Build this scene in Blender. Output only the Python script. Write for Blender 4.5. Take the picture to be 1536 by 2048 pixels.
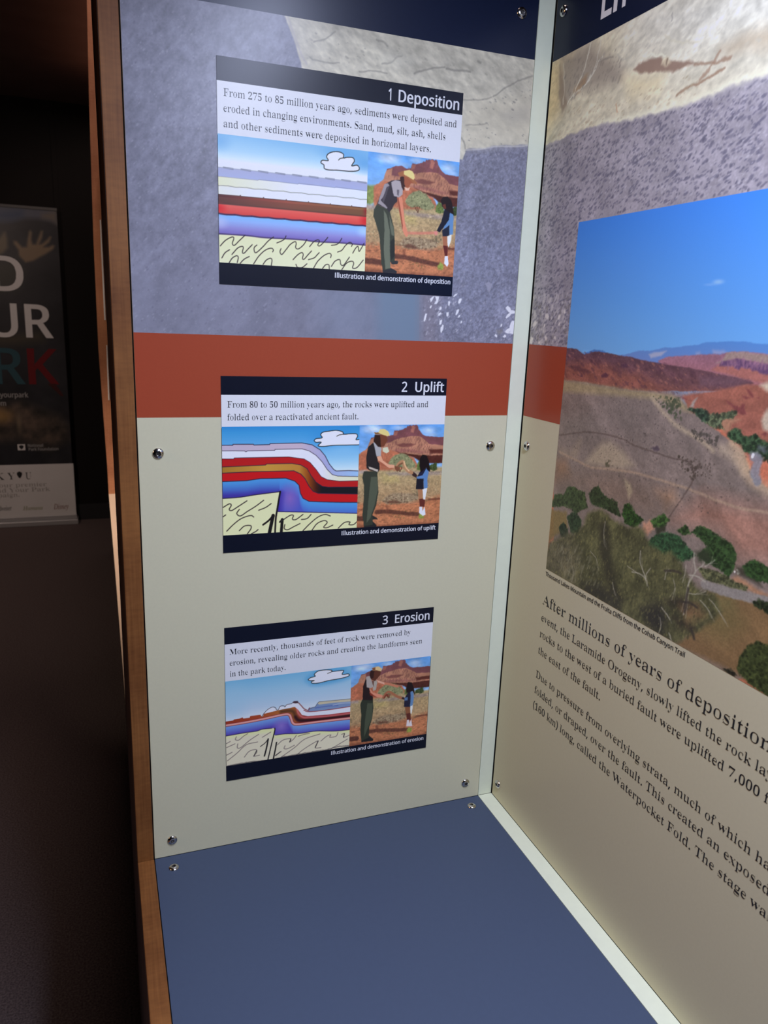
# Museum exhibit corner: two printed panels over a blue shelf, dark room behind.
import bpy, math, random
import numpy as np
from mathutils import Matrix, Vector, geometry

scene = bpy.context.scene
for _o in list(bpy.data.objects):
    bpy.data.objects.remove(_o)

# ------------------------------------------------------------------ camera
SHELF = 0.85                                   # height of the shelf top above the floor (m)
cam_data = bpy.data.cameras.new('camera')
cam_data.sensor_fit = 'VERTICAL'
cam_data.sensor_height = 36.0
cam_data.lens = 36.0 * 1522.62 / 2048.0
cam_data.clip_start = 0.02
camera = bpy.data.objects.new('camera', cam_data)
scene.collection.objects.link(camera)
camera.matrix_world = Matrix((
    (0.93813973, 0.04933317, -0.34272451, -0.49659),
    (-0.34415328, 0.24179003, -0.90724644, -0.87436),
    (0.03811002, 0.96906937, 0.24381100, 0.67674 + SHELF),
    (0, 0, 0, 1)))
scene.camera = camera
cam_data.dof.use_dof = True
cam_data.dof.focus_distance = 0.98
cam_data.dof.aperture_fstop = 11.0

# ------------------------------------------------------------------ world, lamps, exposure
scene.view_settings.view_transform = 'Standard'
scene.view_settings.look = 'None'
scene.view_settings.gamma = 1.0
scene.view_settings.use_curve_mapping = False
scene.view_settings.exposure = 0.0
world = bpy.data.worlds.new('world')
scene.world = world
world.use_nodes = True
world.node_tree.nodes['Background'].inputs[0].default_value = (0.010, 0.007, 0.006, 1)
world.node_tree.nodes['Background'].inputs[1].default_value = 0.15


def area_lamp(name, loc, target, size_x, size_y, power, color, roll=0.0, spread=180):
    d = bpy.data.lights.new(name, 'AREA')
    d.shape = 'RECTANGLE'
    d.size, d.size_y = size_x, size_y
    d.energy = power
    d.color = color
    d.spread = math.radians(spread)
    o = bpy.data.objects.new(name, d)
    scene.collection.objects.link(o)
    z = (Vector(loc) - Vector(target)).normalized()
    up = Vector((0, 1, 0)) if abs(z.z) > 0.6 else Vector((0, 0, 1))
    x = up.cross(z).normalized()
    y = z.cross(x)
    m = Matrix((x, y, z)).transposed().to_4x4()
    m.translation = Vector(loc)
    o.matrix_world = m
    return o


area_lamp('canopy_tube_lamp', (-0.20, -0.95, SHELF + 1.17), (-0.20, -0.95, SHELF), 0.06, 0.95, 22.5, (0.665, 0.735, 1.0))
area_lamp('corridor_track_lamp', (-0.38, 2.2, SHELF + 1.93), (-0.38, 2.2, 0), 0.17, 4.6, 23, (1.0, 0.76, 0.68))
area_lamp('added_banner_fill', (-2.0, 0.4, SHELF + 1.75), (-1.05, 4.9, SHELF - 0.25), 0.25, 0.25, 3.4, (1.0, 0.76, 0.64), spread=62)  # added fill, no such fixture: brightens the banner only
area_lamp('added_warm_fill', (-2.2, -0.30, SHELF + 1.05), (0.0, -0.40, SHELF + 0.35), 0.35, 0.35, 0.9, (1.0, 0.60, 0.32), spread=60)  # made-up source, puts warm light on the side panel
area_lamp('added_partition_fill', (-1.05, 0.7, SHELF + 0.25), (-0.47, 1.6, SHELF - 0.02), 0.08, 0.08, 1.3, (1.0, 0.78, 0.62), spread=60)  # added low fill to brighten the partition front, not a known lamp
area_lamp('added_partition_upper_fill', (-1.05, 0.7, SHELF + 0.85), (-0.47, 1.6, SHELF + 0.72), 0.08, 0.08, 0.19, (1.0, 0.78, 0.62), spread=50)  # second added fill, for the upper part of the partition

# ------------------------------------------------------------------ helpers: tags, meshes
def tag(o, label=None, cat=None, group=None, kind=None):
    for k, v in (('label', label), ('category', cat), ('group', group), ('kind', kind)):
        if v:
            o[k] = v
    return o


def thing(name, loc, label, cat, group=None):
    o = bpy.data.objects.new(name, None)
    o.empty_display_size = 0.05
    scene.collection.objects.link(o)
    o.location = loc
    return tag(o, label, cat, group)


class MB:
    """collects faces (with material slots); build() links them as one object"""

    def __init__(self):
        self.v, self.f, self.m = [], [], []

    def add(self, verts, faces, mat=0):
        n = len(self.v)
        self.v += [tuple(p) for p in verts]
        self.f += [tuple(i + n for i in f) for f in faces]
        self.m += [mat] * len(faces)
        return self

    def box(self, x0, x1, y0, y1, z0, z1, mat=0):
        return self.add([(x0, y0, z0), (x1, y0, z0), (x1, y1, z0), (x0, y1, z0), (x0, y0, z1), (x1, y0, z1), (x1, y1, z1), (x0, y1, z1)],
                        [(0, 3, 2, 1), (4, 5, 6, 7), (0, 1, 5, 4), (1, 2, 6, 5), (2, 3, 7, 6), (3, 0, 4, 7)], mat)

    def prism(self, pts, axis, a, b, mat=0):
        """outline pts extruded along axis ('x' uses (y,z), 'y' uses (x,z), 'z' uses (x,y)) from a to b"""
        put = {'x': lambda p, t: (t, p[0], p[1]), 'y': lambda p, t: (p[0], t, p[1]), 'z': lambda p, t: (p[0], p[1], t)}[axis]
        n = len(pts)
        cdt = geometry.delaunay_2d_cdt([Vector((p[0], p[1])) for p in pts], [(i, (i + 1) % n) for i in range(n)], [], 1, 1e-6)
        tris = [t for t in cdt[2] if max(t) < n]
        vs = [put(p, a) for p in pts] + [put(p, b) for p in pts]
        fs = [t[::-1] for t in tris] + [tuple(i + n for i in t) for t in tris]
        fs += [(i, (i + 1) % n, n + (i + 1) % n, n + i) for i in range(n)]
        return self.add(vs, fs, mat)

    def lathe(self, prof, axis_o, ax, up, seg=28, mat=0):
        ax, up = Vector(ax).normalized(), Vector(up).normalized()
        sd = ax.cross(up)
        o = Vector(axis_o)
        vs, fs = [], []
        for r, h in prof:
            for k in range(seg):
                t = 2 * math.pi * k / seg
                vs.append(o + ax * h + (up * math.cos(t) + sd * math.sin(t)) * r)
        for i in range(len(prof) - 1):
            for k in range(seg):
                a, b = i * seg + k, i * seg + (k + 1) % seg
                fs.append((a, b, b + seg, a + seg))
        return self.add(vs, fs, mat)

    def build(self, name, mats, parent=None, bevel=0.0, smooth=False, segs=2):
        me = bpy.data.meshes.new(name)
        loc = Vector(parent.matrix_world.translation) if parent else Vector((0, 0, 0))
        if parent:
            p, loc = parent, Vector((0, 0, 0))
            while p is not None:
                loc += p.location
                p = p.parent
        me.from_pydata([tuple(Vector(p) - loc) for p in self.v], [], self.f)
        mats = mats if isinstance(mats, (list, tuple)) else [mats]
        for m in mats:
            me.materials.append(m)
        if len(mats) > 1:
            me.polygons.foreach_set('material_index', self.m)
        if smooth:
            me.polygons.foreach_set('use_smooth', [True] * len(me.polygons))
        me.update()
        o = bpy.data.objects.new(name, me)
        scene.collection.objects.link(o)
        if parent:
            o.parent = parent
        if bevel:
            b = o.modifiers.new('bevel', 'BEVEL')
            b.width, b.segments, b.limit_method = bevel, segs, 'ANGLE'
        return o


# ------------------------------------------------------------------ colour and materials
def lin(c):
    c = np.asarray(c, dtype=np.float64) / 255.0
    return np.where(c <= 0.04045, c / 12.92, ((c + 0.055) / 1.055) ** 2.4)


PAPER = np.array((0.79, 0.79, 0.78))
ILL_L = np.array((0.68, 0.74, 0.99))            # what one unit of white paper reads on the facing panel
ILL_R = np.array((0.52, 0.50, 0.68))            # and on the side panel


def ink(c, ill=ILL_L):
    """ink reflectance of a colour as it reads on the panel"""
    return np.clip(lin(c) / ill, 0.004, 0.88)


def material(name, color, rough=0.5, spec=0.5, metallic=0.0, noise=0.0, nscale=60.0, bump=0.0, stretch=(1, 1, 1)):
    m = bpy.data.materials.new(name)
    m.use_nodes = True
    nt = m.node_tree
    b = nt.nodes['Principled BSDF']
    b.inputs['Roughness'].default_value = rough
    b.inputs['Specular IOR Level'].default_value = spec
    b.inputs['Metallic'].default_value = metallic
    col = tuple(float(x) for x in color[:3])
    b.inputs['Base Color'].default_value = col + (1,)
    if noise or bump:
        tc = nt.nodes.new('ShaderNodeTexCoord')
        mp = nt.nodes.new('ShaderNodeMapping')
        mp.inputs['Scale'].default_value = stretch
        nz = nt.nodes.new('ShaderNodeTexNoise')
        nz.inputs['Scale'].default_value = nscale
        nz.inputs['Detail'].default_value = 4
        nt.links.new(tc.outputs['Object'], mp.inputs[0])
        nt.links.new(mp.outputs[0], nz.inputs['Vector'])
        if noise:
            rp = nt.nodes.new('ShaderNodeValToRGB')
            rp.color_ramp.elements[0].position = 0.3
            rp.color_ramp.elements[1].position = 0.7
            rp.color_ramp.elements[0].color = tuple(x * (1 - noise) for x in col) + (1,)
            rp.color_ramp.elements[1].color = tuple(min(1, x * (1 + noise)) for x in col) + (1,)
            nt.links.new(nz.outputs['Fac'], rp.inputs[0])
            nt.links.new(rp.outputs[0], b.inputs['Base Color'])
        if bump:
            bp = nt.nodes.new('ShaderNodeBump')
            bp.inputs['Strength'].default_value = bump
            bp.inputs['Distance'].default_value = 0.002
            nt.links.new(nz.outputs['Fac'], bp.inputs['Height'])
            nt.links.new(bp.outputs[0], b.inputs['Normal'])
    return m


def wood_material(name, dark, light, axis, rough=0.5, spec=0.25):
    """long grain along axis, with short cross ripples"""
    m = bpy.data.materials.new(name)
    m.use_nodes = True
    nt = m.node_tree
    b = nt.nodes['Principled BSDF']
    b.inputs['Roughness'].default_value = rough
    b.inputs['Specular IOR Level'].default_value = spec
    tc = nt.nodes.new('ShaderNodeTexCoord')

    def noise(scale, s, detail):
        mp = nt.nodes.new('ShaderNodeMapping')
        mp.inputs['Scale'].default_value = s
        nz = nt.nodes.new('ShaderNodeTexNoise')
        nz.inputs['Scale'].default_value = scale
        nz.inputs['Detail'].default_value = detail
        nt.links.new(tc.outputs['Object'], mp.inputs[0])
        nt.links.new(mp.outputs[0], nz.inputs['Vector'])
        return nz.outputs['Fac']

    long_s = {'z': (1, 1, 0.03), 'y': (1, 0.03, 1)}[axis]
    wide_s = {'z': (0.6, 0.6, 1), 'y': (0.6, 1, 0.6)}[axis]
    f1, f2 = noise(420, long_s, 3), noise(9, wide_s, 3)
    f3 = noise(150, {'z': (0.5, 0.5, 1.6), 'y': (0.5, 1.6, 0.5)}[axis], 2)
    mx = nt.nodes.new('ShaderNodeMath')
    mx.operation = 'MULTIPLY_ADD'
    mx.inputs[1].default_value = 0.40
    nt.links.new(f1, mx.inputs[0])
    nt.links.new(f2, mx.inputs[2])
    mx2 = nt.nodes.new('ShaderNodeMath')
    mx2.operation = 'MULTIPLY_ADD'
    mx2.inputs[1].default_value = 0.25
    nt.links.new(f3, mx2.inputs[0])
    nt.links.new(mx.outputs[0], mx2.inputs[2])
    rp = nt.nodes.new('ShaderNodeValToRGB')
    rp.color_ramp.elements[0].position = 0.55
    rp.color_ramp.elements[1].position = 1.05
    rp.color_ramp.elements[0].color = tuple(dark) + (1,)
    rp.color_ramp.elements[1].color = tuple(light) + (1,)
    nt.links.new(mx2.outputs[0], rp.inputs[0])
    nt.links.new(rp.outputs[0], b.inputs['Base Color'])
    return m


def print_material(name, rough, spec):
    """ink colours stored on the sheet, with a faint paper grain"""
    m = bpy.data.materials.new(name)
    m.use_nodes = True
    nt = m.node_tree
    b = nt.nodes['Principled BSDF']
    b.inputs['Roughness'].default_value = rough
    b.inputs['Specular IOR Level'].default_value = spec
    at = nt.nodes.new('ShaderNodeAttribute')
    at.attribute_name = 'ink'
    nz = nt.nodes.new('ShaderNodeTexNoise')
    nz.inputs['Scale'].default_value = 900
    mr = nt.nodes.new('ShaderNodeMapRange')
    mr.inputs['To Min'].default_value = 0.97
    mr.inputs['To Max'].default_value = 1.03
    tc = nt.nodes.new('ShaderNodeTexCoord')
    nt.links.new(tc.outputs['Object'], nz.inputs['Vector'])
    nt.links.new(nz.outputs['Fac'], mr.inputs['Value'])
    vm = nt.nodes.new('ShaderNodeVectorMath')
    vm.operation = 'SCALE'
    nt.links.new(at.outputs['Color'], vm.inputs[0])
    nt.links.new(mr.outputs[0], vm.inputs['Scale'])
    nt.links.new(vm.outputs[0], b.inputs['Base Color'])
    return m


ROUGH, SPEC = 0.31, 0.22
M = {
    'print': print_material('printed_laminate', ROUGH, SPEC),
    'cream': material('cream_laminate', (0.63, 0.595, 0.40), ROUGH, SPEC, noise=0.015, nscale=300),
    'rust': material('rust_ink', (0.37, 0.066, 0.029), ROUGH, SPEC, noise=0.02, nscale=300),
    'navy': material('navy_ink', (0.008, 0.013, 0.036), ROUGH, SPEC, noise=0.05, nscale=200),
    'black': material('label_navy_ink', (0.006, 0.008, 0.018), ROUGH, SPEC, noise=0.05, nscale=200),
    'paper': material('label_paper', PAPER, ROUGH, SPEC, noise=0.01, nscale=300),
    'text': material('text_ink', (0.014, 0.014, 0.018), ROUGH, SPEC),
    'white_ink': material('white_ink', (0.76, 0.76, 0.76), ROUGH, SPEC),
    'trim': material('white_trim', (0.73, 0.76, 0.57), 0.5, 0.2, noise=0.02, nscale=80),
    'blue': material('blue_laminate', (0.056, 0.079, 0.132), 0.5, 0.35, noise=0.02, nscale=150),
    'gap': material('dark_gap', (0.02, 0.018, 0.016), 0.8, 0.2),
    'steel': material('polished_steel', (0.62, 0.60, 0.58), 0.16, 0.5, metallic=1.0),
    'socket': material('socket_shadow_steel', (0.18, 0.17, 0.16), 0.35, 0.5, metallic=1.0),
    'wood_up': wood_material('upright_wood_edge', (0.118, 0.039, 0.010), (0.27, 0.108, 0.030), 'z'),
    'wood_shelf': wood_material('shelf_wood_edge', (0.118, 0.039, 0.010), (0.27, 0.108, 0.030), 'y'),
    'wood_dark': material('dark_brown_wood', (0.045, 0.018, 0.008), 0.5, 0.3, noise=0.3, nscale=20, stretch=(1, 1, 0.1)),
    'carpet': material('brown_carpet', (0.16, 0.125, 0.12), 0.95, 0.1, noise=0.45, nscale=220, bump=0.5),
    'wall': material('dark_panelling', (0.005, 0.0034, 0.003), 0.7, 0.2, noise=0.25, nscale=3, stretch=(1, 1, 0.2)),
    'ceiling': material('brown_ceiling', (0.28, 0.19, 0.16), 0.9, 0.2, noise=0.1, nscale=5),
    'part_wood': wood_material('partition_wood', (0.30, 0.11, 0.055), (0.50, 0.22, 0.11), 'z'),
    'part_pale': material('pale_wood', (0.78, 0.60, 0.47), 0.6, 0.3, noise=0.15, nscale=6, stretch=(1, 1, 0.3)),
    'banner_white': material('banner_white', (0.72, 0.72, 0.72), 0.6, 0.2, noise=0.02, nscale=8),
    'banner_grey': material('banner_grey', (0.34, 0.34, 0.34), 0.6, 0.2),
    'banner_ink': material('banner_ink', (0.02, 0.02, 0.022), 0.6, 0.2),
    'banner_small': material('banner_small_ink', (0.30, 0.29, 0.28), 0.6, 0.2),
    'banner_red': material('banner_red', (0.15, 0.008, 0.012), 0.6, 0.2),
    'banner_beam': material('banner_dark_red', (0.055, 0.012, 0.012), 0.6, 0.2),
    'banner_teal': material('banner_teal', (0.03, 0.085, 0.11), 0.6, 0.2),
    'banner_green': material('banner_green', (0.27, 0.29, 0.14), 0.6, 0.2),
    'banner_maroon': material('banner_maroon', (0.26, 0.12, 0.10), 0.6, 0.2),
    'banner_rail': material('banner_rail', (0.10, 0.10, 0.10), 0.5, 0.3),
    'banner_base': material('banner_silver', (0.40, 0.40, 0.41), 0.4, 0.5, metallic=0.3),
    'base': material('black_base', (0.012, 0.013, 0.016), 0.5, 0.4, noise=0.1, nscale=20),
}

# ------------------------------------------------------------------ lettering: outlines of the printed type (1/1000 em)
GLYPHS = {
    'serif': {
        '(': '186;181,-106 147,-54 121,2 102,62 90,123 88,216 102,310 133,399 181,480 126,480 106,454 74,401 61,372 42,311 28,217 31,120 51,28 74,-30 89,-56 126,-106',
        ')': '186;76,-106 95,-82 127,-30 140,-1 159,58 174,152 171,249 151,342 127,401 112,428 76,480 20,480 54,427 81,370 100,310 111,248 114,154 100,62 68,-26 21,-106',
        ',': '165;71,-87 116,25 129,71 124,78 61,78 28,-87',
        '.': '165;96,-9 114,-3 124,6 130,19 131,46 127,61 119,71 102,80 83,81 65,75 56,67 50,54 49,27 53,12 65,-3 77,-8',
        '0': '335;194,-8 227,2 254,20 275,48 292,82 304,123 311,171 313,224 311,276 304,324 292,365 265,414 242,437 212,450 195,454 155,454 120,445 94,426 72,400 56,365 45,324 38,277 36,224 38,171 45,124 56,82 83,33 106,10 120,2 155,-8/157,39 142,45 130,54 115,85 105,159 105,288 111,340 121,379 130,392 142,401 176,409 208,401 220,392 235,362 244,288 244,159 235,85 220,54 208,45 193,39',
        '1': '335;304,-3 304,36 250,37 230,45 224,54 221,74 221,451 171,451 107,402 74,385 38,373 41,370 42,352 48,332 56,321 62,319 72,322 84,331 123,374 150,383 156,58 151,47 135,39 75,36 75,-3',
        '2': '335;303,-3 305,134 295,134 293,113 282,92 254,75 227,71 61,70 134,126 234,227 259,259 276,288 286,314 290,340 289,367 279,400 259,427 229,445 187,454 145,455 115,451 80,438 57,419 41,386 39,368 42,343 55,318 71,308 92,304 92,344 104,386 121,402 133,407 162,411 193,406 215,389 225,359 224,321 212,275 186,230 153,190 37,65 37,-3',
        '5': '335;164,-9 195,-4 226,6 254,23 277,47 293,80 299,107 301,137 295,186 277,225 263,240 228,262 182,273 156,274 96,266 71,266 84,374 248,372 265,364 270,353 273,329 282,329 279,449 71,449 53,228 67,216 100,225 136,227 169,224 197,213 219,195 226,184 234,155 235,123 231,98 218,71 205,58 180,46 153,41 132,41 94,51 76,66 68,78 62,99 61,115 68,115 52,108 43,93 41,53 54,24 74,7 106,-5',
        '6': '335;208,-7 249,6 280,34 301,72 307,94 313,144 311,168 302,209 283,242 256,264 222,275 191,276 162,272 129,256 103,255 108,308 120,353 139,386 166,406 183,411 209,412 225,409 238,401 251,379 256,332 278,337 295,354 300,368 302,391 297,412 286,431 256,449 206,455 175,452 147,443 123,427 93,395 69,353 58,321 47,266 43,206 46,152 55,106 69,67 87,37 110,14 136,-1 166,-8/170,39 143,51 123,76 115,94 105,142 101,204 154,229 192,232 226,219 240,200 251,157 249,100 241,72 228,53 219,46 197,39',
        '7': '335;152,-3 323,415 323,449 36,449 33,312 60,312 66,356 72,365 92,374 278,375 112,-3',
        '8': '335;198,-8 244,3 263,12 292,39 310,74 314,95 315,133 303,175 273,211 241,233 199,242 234,247 269,273 285,291 293,315 296,343 295,362 286,395 268,423 240,444 202,454 158,454 125,449 88,431 71,415 55,384 48,339 51,310 59,285 73,262 104,232 140,226 102,219 76,201 55,182 37,144 34,100 39,75 48,52 61,31 80,15 104,2 134,-6/169,272 137,291 114,313 107,334 107,357 117,386 131,401 150,410 183,413 209,407 232,389 244,365 247,333 239,304 222,283 206,271 189,266/159,33 133,40 111,54 96,74 88,111 94,146 105,164 135,192 151,197 177,189 232,156 254,129 258,107 250,72 226,46 202,36',
        'A': '422;107,-2 107,20 123,20 84,25 68,30 56,38 53,50 57,66 89,130 267,130 292,81 305,46 301,37 288,30 250,20 250,-2 422,-2 422,20 432,21 410,26 394,35 371,74 210,467 220,468 63,63 51,44 38,32 2,21 12,20 12,-2/176,316 273,163 83,163',
        'D': '481;227,-2 309,7 370,35 412,81 438,145 447,228 445,270 438,308 426,342 411,372 391,398 367,419 338,436 304,448 265,455 221,457 36,457 36,437 29,436 65,429 84,419 92,401 95,374 94,62 90,43 85,36 68,27 34,20 41,19 41,-2/211,27 173,35 168,39 162,53 161,395 164,412 173,422 201,430 224,431 277,423 320,399 350,359 366,302 372,229 366,155 360,124 350,98 337,76 321,58 301,44 277,34 251,28',
        'F': '389;236,-2 236,19 244,20 212,23 186,31 173,39 165,49 161,81 161,222 227,218 259,207 272,199 282,189 297,159 302,140 303,116 281,116 281,349 302,349 301,327 296,309 282,282 271,272 259,264 227,253 161,249 163,414 167,420 183,426 230,429 286,425 331,414 365,393 380,374 395,335 395,318 373,318 373,457 35,457 35,437 31,435 66,426 84,416 93,399 96,375 93,59 85,41 78,35 58,26 32,21 36,19 36,-2',
        'H': '508;221,-2 221,19 226,20 200,25 179,33 171,39 163,56 161,219 363,219 360,55 352,37 344,32 297,20 303,19 303,-2 486,-2 486,19 491,20 454,29 438,40 430,57 428,81 429,391 433,411 445,423 491,435 486,437 486,457 303,457 303,437 294,436 343,425 354,419 359,409 363,388 363,253 161,253 161,388 165,409 171,419 182,425 230,436 221,437 221,457 37,457 37,437 32,435 77,422 90,410 95,391 96,81 93,56 85,39 68,29 31,20 36,19 36,-2',
        'K': '495;221,-2 221,19 227,20 201,25 179,33 167,46 162,67 162,197 202,211 353,38 354,32 337,25 287,19 302,19 302,-2 498,-2 498,19 509,20 476,27 453,42 243,285 360,387 390,409 419,424 448,433 475,437 465,437 465,457 312,457 312,437 364,424 370,418 363,404 336,375 171,237 162,379 164,403 168,414 183,425 231,436 221,437 221,457 38,457 38,437 32,436 57,431 78,423 91,410 96,391 96,81 94,56 86,39 69,29 32,20 37,19 37,-2',
        'L': '411;384,-2 402,156 423,156 421,137 396,93 375,70 337,47 290,34 234,30 185,35 172,40 165,48 161,83 162,396 169,416 179,424 202,432 239,436 229,437 229,457 37,457 37,437 31,436 77,423 90,411 95,391 96,81 93,56 85,39 68,29 31,20 36,19 36,-2',
        'M': '619;148,-2 148,19 154,20 116,27 97,37 91,44 85,66 102,387 284,-2 274,-2 458,397 475,65 470,45 462,36 441,27 407,20 417,19 417,-2 596,-2 596,19 606,20 558,30 548,38 541,57 539,378 541,400 550,416 567,426 602,435 596,437 596,457 463,457 317,145 171,457 36,457 36,437 26,436 60,430 81,422 90,415 95,398 96,79 94,55 84,39 66,29 29,20 35,19 35,-2',
        'N': '479;401,-13 401,390 406,411 418,423 464,436 459,437 459,457 352,457 352,437 343,436 391,425 402,418 410,402 412,377 400,171 147,457 39,457 39,437 27,436 54,429 97,387 96,61 91,42 83,33 62,25 29,20 39,19 39,-2 146,-2 146,19 151,20 103,32 96,38 88,54 86,79 97,347 413,-13',
        'O': '510;279,-12 314,-6 362,13 391,33 427,70 454,116 467,151 477,208 477,248 471,287 454,341 427,387 404,412 364,442 334,457 283,467 246,467 211,462 163,442 135,423 98,385 71,339 59,304 51,267 49,208 54,169 71,116 98,70 121,44 162,13 192,-1 225,-10/239,16 215,23 194,33 175,49 159,68 146,92 129,152 124,228 129,305 144,365 170,407 209,433 259,441 286,439 310,433 331,422 350,407 366,388 379,364 388,336 395,304 400,228 396,150 381,90 355,48 315,23 266,14',
        'P': '403;221,-2 221,19 226,20 200,25 179,33 171,39 163,56 161,204 241,204 297,209 319,216 353,239 376,270 387,310 387,347 378,387 365,409 349,428 328,442 295,452 245,457 37,457 37,437 32,435 77,422 90,410 95,391 96,81 93,56 85,39 68,29 31,20 36,19 36,-2/161,398 163,411 168,419 207,429 252,425 281,414 292,405 306,381 313,329 309,291 305,276 287,254 274,246 242,235 161,232',
        'S': '375;45,-13 43,-7 50,4 85,10 168,-11 228,-9 272,6 295,23 314,44 332,85 338,133 333,179 317,217 295,243 273,259 153,318 122,338 102,361 98,380 103,400 108,409 137,431 178,442 208,442 234,437 271,420 302,394 319,372 333,347 338,333 338,317 318,317 318,468 337,468 338,459 333,454 301,447 208,466 159,465 125,451 107,435 92,415 76,378 71,332 79,280 93,251 117,225 151,201 256,147 275,135 288,121 297,106 299,77 295,66 282,46 259,30 245,24 197,17 152,22 113,39 82,66 58,106 49,131 46,160 64,160 64,-13',
        'T': '408;307,-2 307,19 312,20 284,24 262,32 248,45 243,67 242,431 315,427 355,413 385,390 405,358 411,315 389,315 389,457 32,457 32,316 11,316 11,339 17,357 26,374 51,402 67,412 105,426 177,431 176,67 171,46 157,32 135,24 107,20 113,19 113,-2',
        'U': '477;279,-13 307,-8 330,2 349,14 364,31 387,77 400,142 403,399 410,415 416,420 458,435 453,437 453,457 349,457 349,437 346,435 394,422 407,410 413,390 413,159 408,110 392,73 363,46 323,30 275,24 253,25 215,34 187,53 169,80 161,117 161,403 169,419 180,425 229,436 219,437 219,457 36,457 36,437 30,435 76,422 83,417 92,401 96,123 100,93 117,46 129,27 144,12 163,0 187,-8 215,-13',
        'W': '596;176,-13 316,306 443,-13 431,-13 555,379 568,407 577,420 592,429 610,435 603,437 603,457 524,457 524,437 515,436 541,431 563,422 569,413 569,401 561,370 474,168 372,408 375,421 386,427 419,435 418,457 250,457 250,437 242,436 279,428 293,420 302,407 323,353 222,156 128,373 121,398 120,416 125,424 146,432 171,436 160,437 160,457 6,457 6,437 -4,436 31,426 41,416 52,392 186,-13',
        'Y': '411;307,-2 307,19 312,20 286,25 265,33 257,39 249,56 247,203 371,399 395,423 428,435 418,436 418,457 316,457 316,436 299,436 320,435 355,425 366,418 369,401 351,367 247,230 145,392 135,413 136,420 150,428 195,436 186,436 186,457 8,457 8,436 -8,436 26,427 50,409 182,178 181,67 176,46 171,39 154,29 117,20 122,19 122,-2',
        'a': '329;267,-11 279,-6 302,12 302,27 314,45 328,41 298,36 279,39 274,43 271,232 257,282 239,303 226,311 187,319 135,319 93,305 70,287 58,264 54,228 58,207 65,193 72,189 86,191 96,200 100,211 100,247 96,258 83,274 87,281 113,290 148,293 172,291 193,285 214,269 219,252 220,192 170,182 114,160 75,138 62,125 53,112 43,81 42,51 50,19 68,-3 95,-11 134,-4 169,18 213,31 223,18 232,-5 241,-10/131,37 115,43 104,53 99,66 97,84 101,108 113,128 134,145 161,158 220,166 220,64 191,46 171,38',
        'b': '346;46,-13 105,26 134,13 163,-6 178,-11 207,-11 234,-4 258,11 288,45 310,91 318,127 320,184 312,232 295,271 272,300 243,317 221,320 205,319 191,314 166,294 126,281 117,457 29,457 29,437 20,436 54,427 61,417 64,400 64,-13/160,18 141,24 127,35 119,49 117,242 129,259 150,272 175,278 201,277 230,268 241,260 256,237 266,183 266,132 261,84 251,50 232,28 201,17',
        'c': '278;182,-9 206,-1 228,14 249,34 255,61 272,75 272,61 240,46 204,40 184,42 147,54 132,64 109,94 101,113 92,160 94,227 101,257 116,278 139,291 168,295 184,294 210,286 217,280 218,271 218,233 224,210 228,204 241,203 251,214 256,238 256,258 245,291 229,307 218,313 175,321 146,317 119,307 95,289 75,266 58,238 47,205 40,150 43,114 51,82 63,53 88,18 109,1 131,-9 155,-12',
        'd': '355;156,-10 171,-4 195,20 231,37 244,-13 248,-5 332,9 332,29 340,31 307,42 301,51 298,66 298,457 197,457 197,437 188,437 225,429 242,415 244,401 234,283 196,295 173,314 160,319 145,320 124,317 94,299 76,279 62,253 50,222 43,187 41,129 45,96 60,52 74,28 99,1 129,-11/155,31 128,41 117,49 105,73 97,129 97,178 101,219 111,249 129,268 157,278 193,277 227,264 238,253 244,242 244,76 230,54 208,38 181,31',
        'e': '286;181,-9 205,1 227,18 248,41 257,73 272,89 273,72 239,51 199,44 162,49 132,64 111,88 100,122 94,164 262,164 260,200 251,245 243,265 221,295 193,314 176,319 144,319 120,313 99,299 79,280 63,255 51,226 43,193 40,157 43,118 51,83 63,53 78,28 96,9 129,-9 153,-12/95,203 97,237 103,263 115,281 135,291 160,295 197,288 212,276 221,245 222,194 95,194',
        'f': '199;178,-2 178,18 186,18 153,24 136,31 127,54 127,275 182,275 182,312 127,312 128,409 134,429 148,437 180,441 217,436 219,432 211,421 207,402 206,378 211,360 224,353 230,355 237,365 242,400 237,430 227,447 200,464 174,467 137,462 123,456 99,437 90,424 78,392 73,353 73,312 37,312 37,275 73,275 73,52 71,39 64,30 50,24 24,19 36,18 36,-2',
        'g': '312;176,-141 226,-132 245,-125 274,-102 283,-89 293,-56 293,-14 285,14 270,33 253,42 212,50 108,54 83,64 80,76 93,89 115,99 195,103 216,109 241,126 253,141 263,160 270,204 267,231 259,257 234,266 296,266 296,306 230,306 171,320 143,320 118,315 96,307 77,294 57,269 48,248 43,212 46,184 53,160 66,139 84,122 137,110 96,105 64,83 52,67 45,30 49,4 55,-8 64,-18 103,-25 58,-31 46,-39 36,-61 38,-96 49,-115 58,-123 84,-136 122,-142/144,127 111,139 100,156 94,194 97,255 105,275 121,288 144,294 183,292 203,282 210,275 217,255 220,211 217,167 210,147 194,134 171,127/142,-114 110,-110 84,-102 65,-91 54,-79 54,-64 58,-56 74,-42 90,-36 229,-37 268,-46 283,-60 284,-66 278,-83 260,-96 233,-106 200,-112',
        'h': '366;159,-2 159,18 170,19 137,27 130,36 127,48 127,234 155,257 169,264 202,269 234,265 248,257 254,245 256,217 255,42 250,31 239,24 208,18 223,18 223,-2 342,-2 342,18 353,19 320,27 313,36 310,48 309,212 306,250 298,281 285,303 268,316 243,320 208,312 178,287 138,269 127,457 40,457 40,438 30,437 63,428 70,419 73,407 73,56 72,41 66,30 54,24 28,19 39,18 39,-2',
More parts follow.
